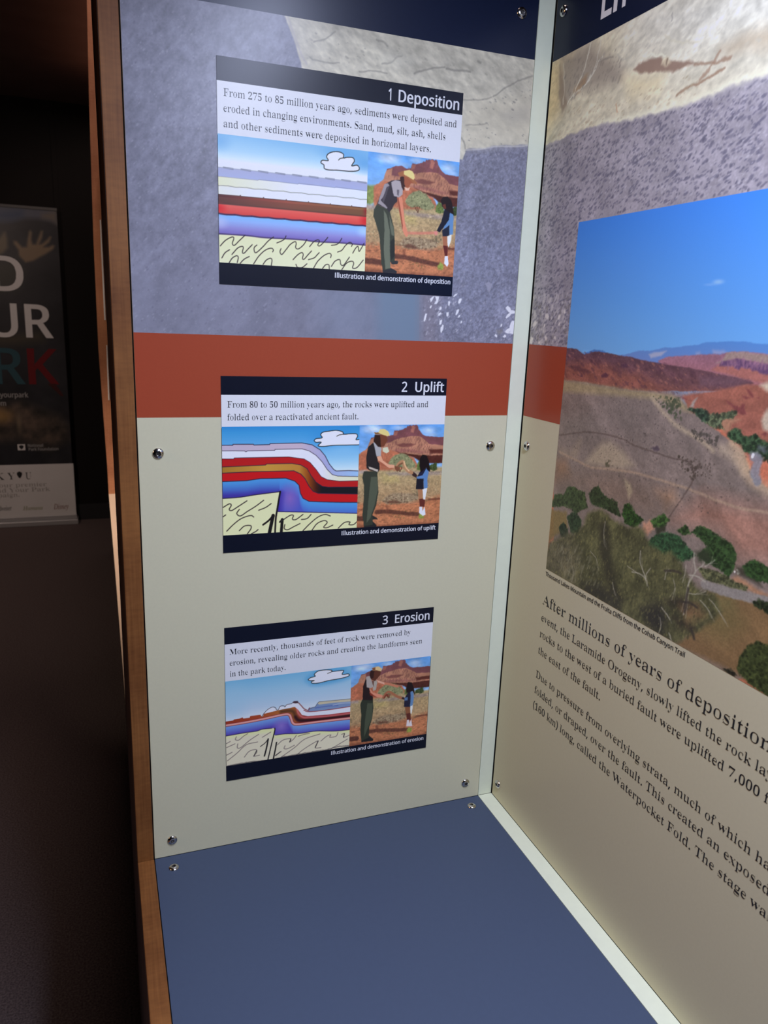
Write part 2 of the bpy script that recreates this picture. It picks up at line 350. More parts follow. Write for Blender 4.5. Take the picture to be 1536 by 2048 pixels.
        'i': '183;106,361 114,365 125,381 130,421 125,444 118,456 110,463 101,465 87,460 77,444 72,404 77,381 83,370 91,362/159,-2 159,18 169,19 137,27 130,36 128,48 127,312 41,312 42,292 30,291 64,284 72,269 73,48 67,30 54,24 29,19 39,18 39,-2',
        'k': '344;159,-2 159,18 169,19 137,27 128,41 127,133 166,144 260,34 258,27 251,23 218,18 232,18 232,-2 355,-2 355,18 365,19 344,24 329,35 195,209 275,270 291,279 326,290 324,312 227,312 227,291 209,291 238,289 261,283 265,278 260,268 242,249 135,171 127,457 41,457 42,437 31,436 65,428 71,420 73,406 73,56 72,41 67,31 54,24 28,19 38,18 38,-2',
        'l': '184;159,-2 159,18 169,19 137,27 130,36 128,48 127,457 41,457 41,437 31,437 65,428 71,419 73,406 73,56 72,41 67,30 54,24 29,19 39,18 39,-2',
        'm': '539;156,-2 156,18 167,19 135,28 128,36 126,48 125,234 152,257 182,268 221,267 245,257 252,227 252,48 249,36 242,27 210,19 220,18 220,-2 335,-2 335,18 346,19 313,27 306,36 304,48 303,236 331,257 345,264 377,269 409,265 423,257 430,227 429,42 420,27 388,19 398,18 398,-2 515,-2 515,18 526,19 493,27 484,41 483,212 480,250 471,281 459,303 442,316 417,320 399,318 383,311 352,283 314,265 294,283 285,299 274,311 258,318 237,320 221,318 206,312 177,285 137,267 125,312 40,312 40,292 29,292 63,283 70,274 73,261 73,56 72,41 66,30 54,24 28,19 39,18 39,-2',
        'n': '366;159,-2 159,18 170,19 137,27 130,36 127,48 127,234 155,257 186,268 214,269 242,261 251,251 255,236 255,42 250,31 239,24 208,18 223,18 223,-2 342,-2 342,18 353,19 320,27 311,41 309,212 306,250 298,281 285,303 268,316 243,320 225,318 208,312 178,287 138,270 127,312 40,312 40,292 29,292 63,283 72,268 73,56 72,41 66,30 54,24 28,19 39,18 39,-2',
        'o': '321;183,-11 211,-4 234,9 255,29 272,53 285,83 293,117 295,173 290,209 279,241 264,268 245,290 222,307 197,317 153,319 113,307 90,290 71,267 56,240 46,208 41,173 41,135 46,101 56,69 71,42 90,19 113,2 139,-9/153,14 126,23 116,30 106,46 102,61 96,138 100,238 109,270 126,287 153,296 184,296 210,287 220,280 232,256 240,187 237,71 228,40 211,23 184,14',
        'p': '356;176,-141 176,-121 188,-120 144,-111 134,-103 130,-92 127,-58 138,30 175,16 199,-5 212,-10 227,-12 249,-9 278,10 295,31 309,57 324,104 329,160 327,195 320,227 310,256 296,280 271,307 252,318 231,321 213,319 198,312 173,284 136,265 122,312 40,312 40,293 32,292 64,282 71,272 73,255 73,-83 71,-100 63,-111 47,-117 26,-121 38,-122 38,-141/177,32 147,44 127,69 127,235 150,261 164,269 181,274 215,275 244,266 254,258 266,233 272,199 274,154 268,90 258,60 240,41 212,31',
        'r': '272;176,-2 176,18 184,19 138,30 129,47 131,214 138,233 151,247 168,255 188,258 219,252 240,222 255,222 265,238 268,258 267,284 260,305 248,318 233,320 221,318 192,295 171,265 140,254 125,312 41,312 42,292 30,291 63,284 68,280 72,269 73,48 67,30 54,24 29,19 39,18 39,-2',
        's': '273;167,-11 193,-2 213,17 221,29 235,76 236,109 232,133 219,161 204,177 100,234 86,248 84,265 96,280 119,291 149,294 176,291 200,282 221,267 243,235 243,220 223,220 223,321 243,321 245,315 240,311 214,307 144,321 111,316 99,311 80,292 62,252 58,220 60,198 66,177 77,159 104,135 194,87 211,69 213,58 206,38 184,24 152,17 111,21 84,32 61,51 37,90 37,107 57,107 57,-11 37,-11 36,-3 42,1 72,7 91,5 142,-11',
        't': '213;144,-8 161,1 177,16 191,38 194,67 215,77 218,63 197,47 169,42 135,48 126,61 123,277 187,277 187,312 123,312 123,426 141,426 141,415 104,370 50,316 41,300 41,277 69,277 69,71 72,41 78,18 86,2 100,-8 123,-11',
        'u': '360;141,-12 159,-7 176,2 205,30 237,38 249,-13 253,-4 339,11 339,31 349,32 310,44 303,61 303,312 210,312 210,292 201,292 238,282 248,265 249,67 208,42 177,38 150,41 135,47 126,56 121,67 121,312 32,312 32,292 23,291 57,281 65,264 67,77 77,28 95,-2 116,-11',
        'v': '291;146,-12 244,251 261,278 291,291 284,293 284,312 224,312 224,292 220,291 250,285 259,279 262,272 255,253 184,125 108,273 110,282 118,286 155,292 143,292 143,312 18,312 18,292 8,291 26,287 40,280 54,255 157,-12',
        'w': '420;126,-12 224,194 304,-12 290,-12 392,257 408,283 436,292 424,293 424,312 377,312 377,293 366,292 402,284 407,279 408,272 402,257 335,144 276,268 277,281 309,290 302,292 302,312 189,312 189,293 176,292 204,287 213,281 233,235 166,130 94,268 94,279 98,284 131,291 117,292 117,312 10,312 10,292 0,291 22,283 36,264 137,-12',
        'x': '304;97,-2 97,17 113,17 74,23 66,28 65,38 80,60 139,111 191,58 206,34 206,28 199,24 162,18 176,18 176,-2 298,-2 298,17 311,18 288,23 277,34 172,184 250,266 277,285 291,291 290,312 222,312 222,292 210,292 248,286 255,282 255,275 240,258 181,209 131,261 119,280 132,287 156,292 148,292 148,312 25,312 25,292 19,290 42,280 60,262 148,136 66,45 25,21 26,-2',
        'y': '285;60,-142 80,-136 90,-128 117,-86 247,260 265,284 290,291 279,292 279,312 224,312 224,292 211,291 252,284 258,278 258,269 250,242 186,122 108,272 108,279 113,284 153,291 141,292 141,312 18,312 16,292 4,291 33,285 51,261 162,-5 139,-62 124,-82 108,-93 76,-96 54,-91 53,-63 48,-44 36,-38 25,-43 18,-58 15,-77 16,-103 21,-120 29,-132 39,-140',
        'z': '278;248,-2 253,109 275,109 273,91 257,64 247,54 222,39 172,28 90,27 254,290 254,312 51,312 48,214 28,214 28,231 40,254 49,263 70,276 112,285 204,285 34,15 34,-2',
        ' ': '175;'},
    'sans': {
        '#': '442;136,-7 162,133 226,133 198,-7 278,-7 306,133 410,133 410,192 321,192 336,286 432,286 432,344 350,344 377,487 298,487 271,344 207,344 234,487 153,487 126,344 26,344 26,286 112,286 97,192 1,192 1,133 82,133 57,-7/192,286 255,286 241,192 177,192',
        '.': '188;96,-9 114,-3 124,6 130,19 131,46 127,61 119,71 102,80 83,81 65,75 56,67 50,54 49,27 53,12 65,-3 77,-8',
        '1': '392;250,-8 250,488 185,488 43,380 89,328 187,408 176,407 171,411 170,389 169,-8',
        '2': '392;361,-8 361,62 119,62 119,53 269,205 301,245 325,285 339,328 342,359 335,405 314,443 299,458 260,481 212,493 166,494 130,488 98,477 68,462 21,431 67,379 108,406 138,421 172,427 210,425 229,416 245,402 254,382 257,355 250,310 240,289 219,257 163,196 20,52 20,-8',
        '3': '392;187,-14 253,-3 288,12 316,33 344,72 355,103 358,136 353,174 347,190 326,219 312,231 277,248 244,257 244,246 270,256 300,274 324,298 332,313 338,330 343,367 337,408 329,427 303,459 263,482 239,489 183,494 126,489 92,479 63,466 16,438 59,386 121,418 156,427 183,429 210,426 231,417 246,404 255,386 259,363 254,336 242,313 221,296 191,284 150,281 91,281 91,214 194,211 243,196 254,188 267,167 272,138 268,108 256,84 237,66 206,55 186,52 150,51 112,56 72,67 18,87 18,14 63,-3 90,-9 132,-14',
        'A': '437;72,-7 129,141 297,141 355,-7 452,-7 253,489 176,489 -23,-7/208,345 227,409 199,413 267,209 161,209',
        'C': '432;277,-14 332,-9 401,8 401,74 316,57 270,53 241,55 215,61 193,71 175,85 145,124 127,176 121,240 122,273 136,331 147,356 178,395 197,408 219,418 243,424 294,425 326,418 387,398 425,462 359,483 332,489 271,493 213,488 186,482 137,461 97,431 66,393 43,348 29,297 25,240 29,182 41,130 62,85 92,47 131,18 177,-3 232,-12',
        'D': '498;199,-7 246,-5 289,3 328,16 363,33 394,56 420,84 440,117 454,155 463,197 464,275 454,330 434,377 405,416 368,447 322,469 297,477 242,485 49,487 49,-7/142,421 235,419 288,405 309,393 327,378 342,359 354,336 368,278 369,243 362,176 341,124 306,88 257,66 190,59 142,59',
        'E': '381;349,-7 349,60 142,60 142,217 337,217 337,284 142,284 142,419 349,419 349,487 49,487 49,-7',
        'F': '357;142,-7 142,196 336,196 336,264 142,264 142,419 349,419 349,487 49,487 49,-7',
        'I': '259;172,-7 172,487 67,487 67,-7',
        'K': '424;142,-7 142,183 172,219 336,-7 442,-6 239,270 432,484 331,487 122,257 134,253 142,487 49,487 49,-7',
        'L': '330;351,-7 351,61 142,61 142,487 49,487 49,-7',
        'M': '617;137,-7 137,306 134,413 108,413 266,-7 337,-7 497,413 472,413 468,309 468,-7 560,-7 560,487 444,487 294,94 313,94 166,487 49,487 49,-7',
        'N': '518;137,-7 137,283 133,391 109,391 366,-7 461,-7 461,487 373,487 373,200 377,87 377,90 400,90 144,487 49,487 49,-7',
        'O': '533;292,-12 346,-2 393,18 431,48 461,86 483,131 495,183 500,240 495,298 483,350 461,395 431,433 393,462 370,474 320,489 263,494 204,489 153,474 130,462 92,432 62,395 41,349 29,298 25,241 29,183 41,132 62,86 76,66 110,32 153,7 177,-2 232,-12/234,55 209,61 188,71 171,84 144,123 127,175 122,206 122,274 127,305 134,333 156,378 171,396 189,409 210,419 235,425 292,425 316,419 337,409 355,396 381,357 398,305 402,274 402,206 398,175 391,148 369,102 355,84 337,71 316,61 291,55',
        'P': '414;142,-7 142,180 236,183 282,194 302,202 348,234 368,261 381,291 387,322 386,365 381,389 371,411 357,431 339,448 318,462 292,473 229,485 49,487 49,-7/142,421 229,417 260,407 278,390 290,367 293,352 292,317 284,287 267,266 239,253 221,249 142,245',
        'R': '426;142,-7 142,191 212,191 328,-7 435,-7 300,211 292,212 341,240 365,266 382,300 388,343 381,395 371,416 357,435 339,451 293,474 233,485 49,487 49,-7/142,420 234,417 262,408 280,394 290,372 293,357 293,324 286,298 272,278 251,264 236,260 142,256',
        'T': '381;233,-7 233,419 382,419 382,487 -9,487 -9,419 140,419 140,-7',
        'U': '499;269,-13 316,-5 337,2 373,21 402,46 414,60 432,93 442,130 446,169 446,487 354,487 354,169 350,131 338,99 318,73 289,58 246,53 205,58 175,72 154,96 141,128 137,169 137,487 44,487 44,170 52,110 63,83 77,59 96,37 118,19 145,4 174,-6 207,-12',
        'Y': '388;236,-7 236,184 407,487 305,487 190,257 75,487 -27,487 144,182 144,-7',
        'a': '385;163,-13 210,-4 235,8 257,25 273,44 255,44 267,-7 338,-7 338,245 333,292 315,328 302,342 285,354 244,368 194,373 150,370 109,360 50,338 80,281 151,306 190,311 212,309 228,301 243,280 248,255 249,224 137,215 85,200 47,175 33,160 23,142 17,122 15,100 21,59 39,26 53,14 86,-4 124,-13/148,49 133,53 120,61 110,80 109,111 120,139 137,153 167,162 248,169 247,125 244,108 232,82 223,71 201,57 174,49',
        'b': '421;256,-12 282,-6 306,4 328,18 347,36 364,57 376,83 385,112 392,180 385,248 376,277 364,302 348,324 328,342 306,355 282,365 256,371 210,372 164,363 129,342 110,326 108,319 131,319 132,517 41,517 41,-7 112,-7 124,39 108,39 111,33 139,9 164,-3 210,-13/199,51 170,61 159,70 145,96 133,154 133,208 140,250 152,280 159,291 182,305 217,310 247,305 269,290 285,265 295,228 298,156 291,113 285,96 269,70 248,55 235,51',
        'c': '330;214,-14 258,-9 310,8 310,76 249,57 222,52 184,53 157,63 146,72 129,97 118,133 114,178 118,226 129,263 147,288 171,303 218,307 292,289 320,351 251,370 185,373 147,366 112,353 81,333 55,306 36,271 29,251 22,204 22,153 29,108 35,88 54,54 78,27 109,7 144,-6 181,-13',
        'd': '421;202,-13 234,-8 273,10 302,35 305,41 286,41 295,-7 372,-7 372,517 281,517 284,321 304,321 302,327 283,343 249,363 203,373 157,372 131,366 107,356 85,342 65,324 49,302 37,277 23,215 23,143 36,82 49,57 65,35 84,18 106,4 130,-6 156,-12/178,51 154,61 144,70 128,96 115,154 118,224 128,261 144,289 154,298 178,309 214,309 243,299 254,290 269,263 281,204 278,124 262,78 243,60 214,51',
        'e': '387;225,-13 277,-8 344,12 344,79 249,53 213,51 178,56 152,70 132,93 119,126 115,162 361,162 357,243 348,277 333,308 311,333 284,353 234,370 196,374 156,370 120,358 89,339 62,314 42,282 24,223 21,177 25,131 36,91 45,73 67,42 96,17 149,-6 189,-13/118,233 127,263 149,295 169,307 195,311 223,307 242,295 260,262 266,223 118,223',
        'f': '239;148,-7 148,307 239,307 239,367 148,367 150,413 160,441 175,456 201,458 255,447 280,506 225,518 167,520 126,509 108,500 79,473 69,455 58,410 57,367 -6,347 -6,307 57,307 57,-7',
        'h': '423;132,-7 132,186 140,249 152,279 170,299 201,309 221,310 246,307 264,297 276,282 283,260 286,230 286,-7 377,-7 375,261 364,307 353,325 322,352 280,368 229,373 185,368 157,358 132,344 112,325 109,317 131,317 132,517 41,517 41,-7',
        'i': '181;95,413 116,420 132,435 137,449 135,473 128,486 109,498 87,502 65,498 52,491 41,480 37,466 39,442 46,429 58,420 72,415/132,-7 132,367 41,367 41,-7',
        'k': '367;132,-7 132,129 154,158 273,-7 378,-6 218,206 366,364 266,367 144,240 105,192 130,192 132,517 41,517 41,-7',
        'l': '181;132,-7 132,517 41,517 41,-7',
        'm': '636;132,-7 133,210 139,250 158,290 179,305 212,310 234,307 250,298 260,283 267,261 270,231 270,-7 361,-7 361,199 368,256 380,283 397,300 424,309 441,310 464,307 479,298 489,283 496,261 499,231 499,-7 590,-7 588,261 578,307 568,325 555,340 521,362 477,372 437,373 393,364 365,351 341,333 328,313 342,313 333,332 313,351 287,364 257,371 223,374 195,371 155,359 121,336 108,318 127,318 118,367 41,367 41,-7',
        'n': '423;132,-7 132,187 140,250 152,279 171,299 201,309 221,310 246,307 264,297 276,282 283,260 286,230 286,-7 377,-7 375,262 364,307 353,325 322,353 303,362 257,372 201,371 172,364 145,353 122,336 109,318 127,318 118,367 41,367 41,-7',
        'o': '414;234,-12 264,-6 291,5 315,19 337,38 355,60 369,85 378,114 384,146 386,181 382,227 371,267 363,285 342,316 314,341 282,359 245,370 204,374 172,372 143,366 116,356 92,341 70,323 52,301 38,276 29,247 23,216 21,181 25,135 36,94 44,76 66,44 93,19 126,1 163,-10 202,-14/185,51 156,62 146,71 129,99 118,135 115,157 118,226 122,245 136,277 156,298 184,309 221,309 250,298 261,289 278,262 289,226 292,204 289,135 284,116 270,84 250,62 222,51',
        'p': '421;132,-168 130,39 109,39 119,25 139,10 178,-8 228,-14 282,-6 307,4 328,18 348,36 364,58 376,84 385,113 390,145 390,217 376,278 364,303 348,325 328,342 307,356 282,366 229,374 178,368 139,349 119,333 108,318 127,318 119,367 41,367 41,-168/199,51 170,61 160,70 145,97 133,156 134,215 141,254 153,282 161,292 183,305 199,309 234,309 259,298 269,288 285,261 298,204 297,151 285,101 263,66 239,52',
        'r': '285;132,-7 132,192 134,218 140,242 163,279 194,301 221,306 273,300 285,368 225,374 177,365 138,341 109,310 106,301 127,301 120,367 41,367 41,-7',
        's': '330;174,-13 222,-4 243,4 278,27 291,42 306,78 305,122 292,151 260,180 228,197 144,232 118,247 108,265 108,287 114,296 124,304 142,310 165,311 203,307 273,286 305,346 222,370 183,373 145,373 100,364 80,357 47,336 25,307 20,290 21,248 35,219 58,197 101,174 176,142 204,125 217,107 216,79 210,66 198,57 178,50 149,48 103,54 19,81 19,12 92,-10 133,-13',
        't': '250;174,-14 211,-9 244,-1 244,58 192,49 170,49 158,54 144,68 139,84 137,106 137,307 241,307 241,367 137,367 137,450 74,450 49,371 -5,347 -5,307 46,307 46,88 52,58 63,33 79,15 109,-3 143,-12',
        'u': '423;199,-13 242,-5 282,14 303,33 306,41 288,41 296,-7 374,-7 374,367 283,367 283,173 275,110 263,80 244,61 213,51 193,49 168,53 151,62 139,77 132,99 129,129 129,367 37,367 37,124 43,74 50,53 61,35 75,19 111,-2 158,-12',
        'y': '351;79,-167 118,-157 135,-148 163,-122 185,-91 202,-52 366,367 267,367 183,136 162,64 185,64 181,86 157,158 75,367 -23,367 129,-1 103,-67 80,-96 66,-103 47,-106 -9,-100 -9,-161 37,-168',
        ' ': '175;'},
    'italic': {
        'B': '439;171,-2 248,6 280,16 334,47 368,90 380,145 371,193 344,229 304,251 362,276 401,315 414,365 397,422 343,456 256,467 81,467 76,450 109,445 123,436 128,420 122,385 32,54 6,21 -33,15 -39,-2/183,261 171,262 167,269 213,429 242,440 300,432 327,408 336,369 332,337 320,310 300,289 273,273 237,264/138,23 113,31 109,48 156,228 171,234 226,233 272,215 294,178 297,152 293,114 281,83 260,57 232,38 196,27',
        'D': '507;167,-2 256,8 333,36 396,80 443,136 460,168 480,236 483,272 471,345 436,403 380,443 306,464 82,467 75,450 109,445 123,436 128,419 122,385 31,53 15,27 -10,17 -35,15 -41,-2/159,24 114,34 110,58 209,422 223,437 254,441 297,436 333,423 361,402 381,372 393,334 395,254 371,159 339,105 295,62 239,34',
        'H': '520;155,-2 160,15 118,23 108,49 154,224 172,232 343,232 361,226 314,46 290,20 251,15 246,-2 440,-2 445,15 412,20 397,28 393,45 399,79 489,412 505,437 528,448 554,449 560,467 366,467 360,450 402,441 412,419 375,269 357,261 185,261 168,267 198,389 213,427 232,444 270,449 275,467 81,467 76,450 109,445 123,436 128,419 122,385 29,46 5,20 -33,15 -39,-2',
        'a': '342;75,-7 99,4 145,46 190,116 164,23 167,5 178,-6 196,-10 226,-1 259,26 297,72 282,83 243,42 233,37 226,44 297,311 238,311 232,283 227,301 209,314 183,318 151,314 119,299 87,276 34,212 1,138 -8,101 -9,42 -4,24 17,-2 50,-10/68,39 57,73 59,105 92,210 108,240 146,282 185,297 201,292 211,279 214,240 206,202 182,142 149,88 113,49 91,36',
        'd': '355;87,-7 112,3 158,43 201,111 187,77 179,27 183,6 196,-6 217,-10 249,-1 282,25 323,72 306,83 262,38 249,32 239,38 238,49 347,471 344,488 233,469 228,453 261,451 271,436 241,297 235,308 192,318 128,302 97,280 58,241 12,169 -11,96 -11,49 -4,29 22,0 40,-8/81,31 60,52 55,78 66,140 95,213 114,242 156,284 198,298 214,294 227,271 227,242 195,143 137,56 113,36',
        'e': '287;116,-7 166,10 237,71 221,84 183,52 150,34 119,28 86,35 67,59 60,98 65,141 171,167 210,188 239,212 256,238 262,266 254,294 231,312 195,318 163,315 98,285 43,232 5,166 -8,99 3,41 37,4 61,-6/76,183 98,229 125,265 167,294 191,293 200,271 196,246 165,200 138,182 70,160',
        'i': '177;133,393 156,409 160,437 141,460 112,463 89,446 85,418 104,396/69,-1 105,27 145,74 129,87 85,40 72,34 62,52 134,302 134,314 124,318 17,301 12,286 48,281 56,264 -1,53 0,7 12,-6 33,-10',
        'm': '550;445,0 479,28 513,76 499,90 458,42 445,37 438,42 492,261 488,299 473,313 448,318 396,303 340,259 286,186 305,255 303,299 288,313 263,318 210,302 152,256 92,179 133,314 120,318 16,301 12,286 49,280 57,258 -18,-2 43,-2 82,109 117,178 172,241 199,261 227,273 239,266 237,225 170,-2 231,-2 263,94 312,187 359,243 388,265 411,273 425,265 426,246 372,31 376,9 389,-5 410,-9',
        'n': '364;258,0 293,31 328,83 311,94 271,42 253,37 249,49 302,242 306,278 302,300 287,313 263,317 214,302 155,256 94,179 137,315 124,318 16,299 13,283 45,281 55,275 57,252 -17,-2 45,-2 79,104 115,173 174,243 208,268 225,273 237,265 236,233 188,49 186,16 195,-1 212,-10',
        'r': '224;44,-2 78,109 121,198 168,265 177,246 200,238 221,244 236,260 240,293 225,314 207,318 174,303 134,257 90,180 129,313 118,318 11,299 8,282 48,273 51,248 -18,-2',
        's': '248;98,-9 132,3 159,25 177,54 183,89 165,144 105,229 96,270 105,286 121,296 160,288 181,260 192,212 210,212 225,316 206,316 193,304 140,318 99,316 60,296 38,260 36,227 42,205 112,101 119,84 120,53 97,19 71,12 54,15 27,36 17,54 8,107 -11,108 -27,-6 -6,-6 6,4 60,-9',
        'u': '364;74,-6 102,8 159,62 219,152 189,60 185,27 189,7 202,-6 222,-10 259,-1 294,27 330,75 315,87 273,40 255,36 251,47 319,311 258,311 237,238 191,143 138,72 105,44 79,34 65,43 64,65 132,312 119,318 12,301 9,286 45,281 52,259 7,83 1,24 21,-4 46,-10',
        'w': '446;63,-10 204,218 226,-10 242,-10 389,179 417,232 426,273 417,306 392,318 375,315 363,303 360,277 385,240 378,214 357,176 277,73 253,319 236,319 99,94 101,171 92,301 82,319 -6,302 -8,287 22,278 35,248 44,-10',
        'y': '270;-31,-153 11,-127 58,-77 121,11 202,140 249,241 252,286 235,312 205,317 190,309 181,296 183,272 211,243 211,221 124,60 93,237 73,311 64,318 54,318 -26,301 -29,286 8,275 25,243 75,-6 0,-103 -16,-106 -48,-96 -65,-100 -77,-110 -80,-133 -71,-147 -54,-154',
        ' ': '175;'}}
_cache = {}


def encloses(loop, x, y):
    ins = False
    for (ax, ay), (bx, by) in zip(loop, loop[1:] + loop[:1]):
        if (ay > y) != (by > y) and x < (bx - ax) * (y - ay) / (by - ay) + ax:
            ins = not ins
    return ins


def glyph(font, ch):
    k = (font, ch)
    if k not in _cache:
        adv, body = GLYPHS[font][ch].split(';') if ch in GLYPHS[font] else ('300', '')
        loops = [[tuple(int(q) for q in p.split(',')) for p in s.split(' ')] for s in body.split('/') if s]
        flat, edges = [], []
        for l in loops:
            edges += [(len(flat) + i, len(flat) + (i + 1) % len(l)) for i in range(len(l))]
            flat += l
        tris = []
        if flat:
            cdt = geometry.delaunay_2d_cdt([Vector(p) for p in flat], edges, [], 2, 0.01)
            flat = [(p[0], p[1]) for p in cdt[0]]
            tris = [t for t in cdt[2] if sum(encloses(l, sum(flat[i][0] for i in t) / 3, sum(flat[i][1] for i in t) / 3) for l in loops) % 2]
        _cache[k] = (int(adv), flat, tris)
    return _cache[k]


def text_width(font, s, track=0):
    return sum(glyph(font, c)[0] + track for c in s) - track


def add_text(mb, font, s, put, u, v, height, width=None, track=0, mat=0, scale_x=1.0):
    """lay s on a plane from (u, v) (baseline start, m): put(u, v) gives the 3-D point; height = em size (m); width fits the line"""
    k = height / 1000.0
    kx = k * scale_x if width is None else width / text_width(font, s, track)
    x = 0
    for c in s:
        adv, flat, tris = glyph(font, c)
        if tris:
            mb.add([put(u + (x + p[0]) * kx, v + p[1] * k) for p in flat], [tuple(t) for t in tris], mat)
        x += adv + track
    return mb


# ------------------------------------------------------------------ printed pictures: colours laid on a fine grid of the sheet
def lattice(h, w, seed):
    return np.random.RandomState(seed).rand(h, w).astype(np.float32)


def vnoise(U, V, scale, seed, ax=1.0, ang=0.0):
    """smooth value noise of cell size scale (mm), optionally drawn out along a direction"""
    if ang or ax != 1.0:
        c, s = math.cos(ang), math.sin(ang)
        U, V = (U * c + V * s) / ax, (-U * s + V * c)
    x, y = U / scale + 512.37, V / scale + 511.71
    xi, yi = np.floor(x).astype(int), np.floor(y).astype(int)
    fx, fy = (x - xi).astype(np.float32), (y - yi).astype(np.float32)
    fx, fy = fx * fx * (3 - 2 * fx), fy * fy * (3 - 2 * fy)
    L = lattice(256, 256, seed)
    xi, yi = xi % 256, yi % 256
    x1, y1 = (xi + 1) % 256, (yi + 1) % 256
    a = L[yi, xi] * (1 - fx) + L[yi, x1] * fx
    b = L[y1, xi] * (1 - fx) + L[y1, x1] * fx
    return a * (1 - fy) + b * fy


def fbm(U, V, scale, seed, octaves=4, ax=1.0, ang=0.0):
    t, amp, tot = 0, 1.0, 0
    for i in range(octaves):
        t = t + amp * vnoise(U, V, scale / 2 ** i, seed + 17 * i, ax, ang)
        tot += amp
        amp *= 0.55
    return t / tot


def smooth_line(pts, n=6):
    p = np.asarray(pts, float)
    if len(p) < 3:
        return p
    q = np.vstack([2 * p[0] - p[1], p, 2 * p[-1] - p[-2]])
    out = []
    for i in range(1, len(q) - 2):
        a, b, c, d = q[i - 1], q[i], q[i + 1], q[i + 2]
        for t in np.linspace(0, 1, n, endpoint=False):
            out.append(0.5 * (2 * b + (c - a) * t + (2 * a - 5 * b + 4 * c - d) * t * t + (3 * b - a - 3 * c + d) * t ** 3))
    out.append(p[-1])
    return np.array(out)


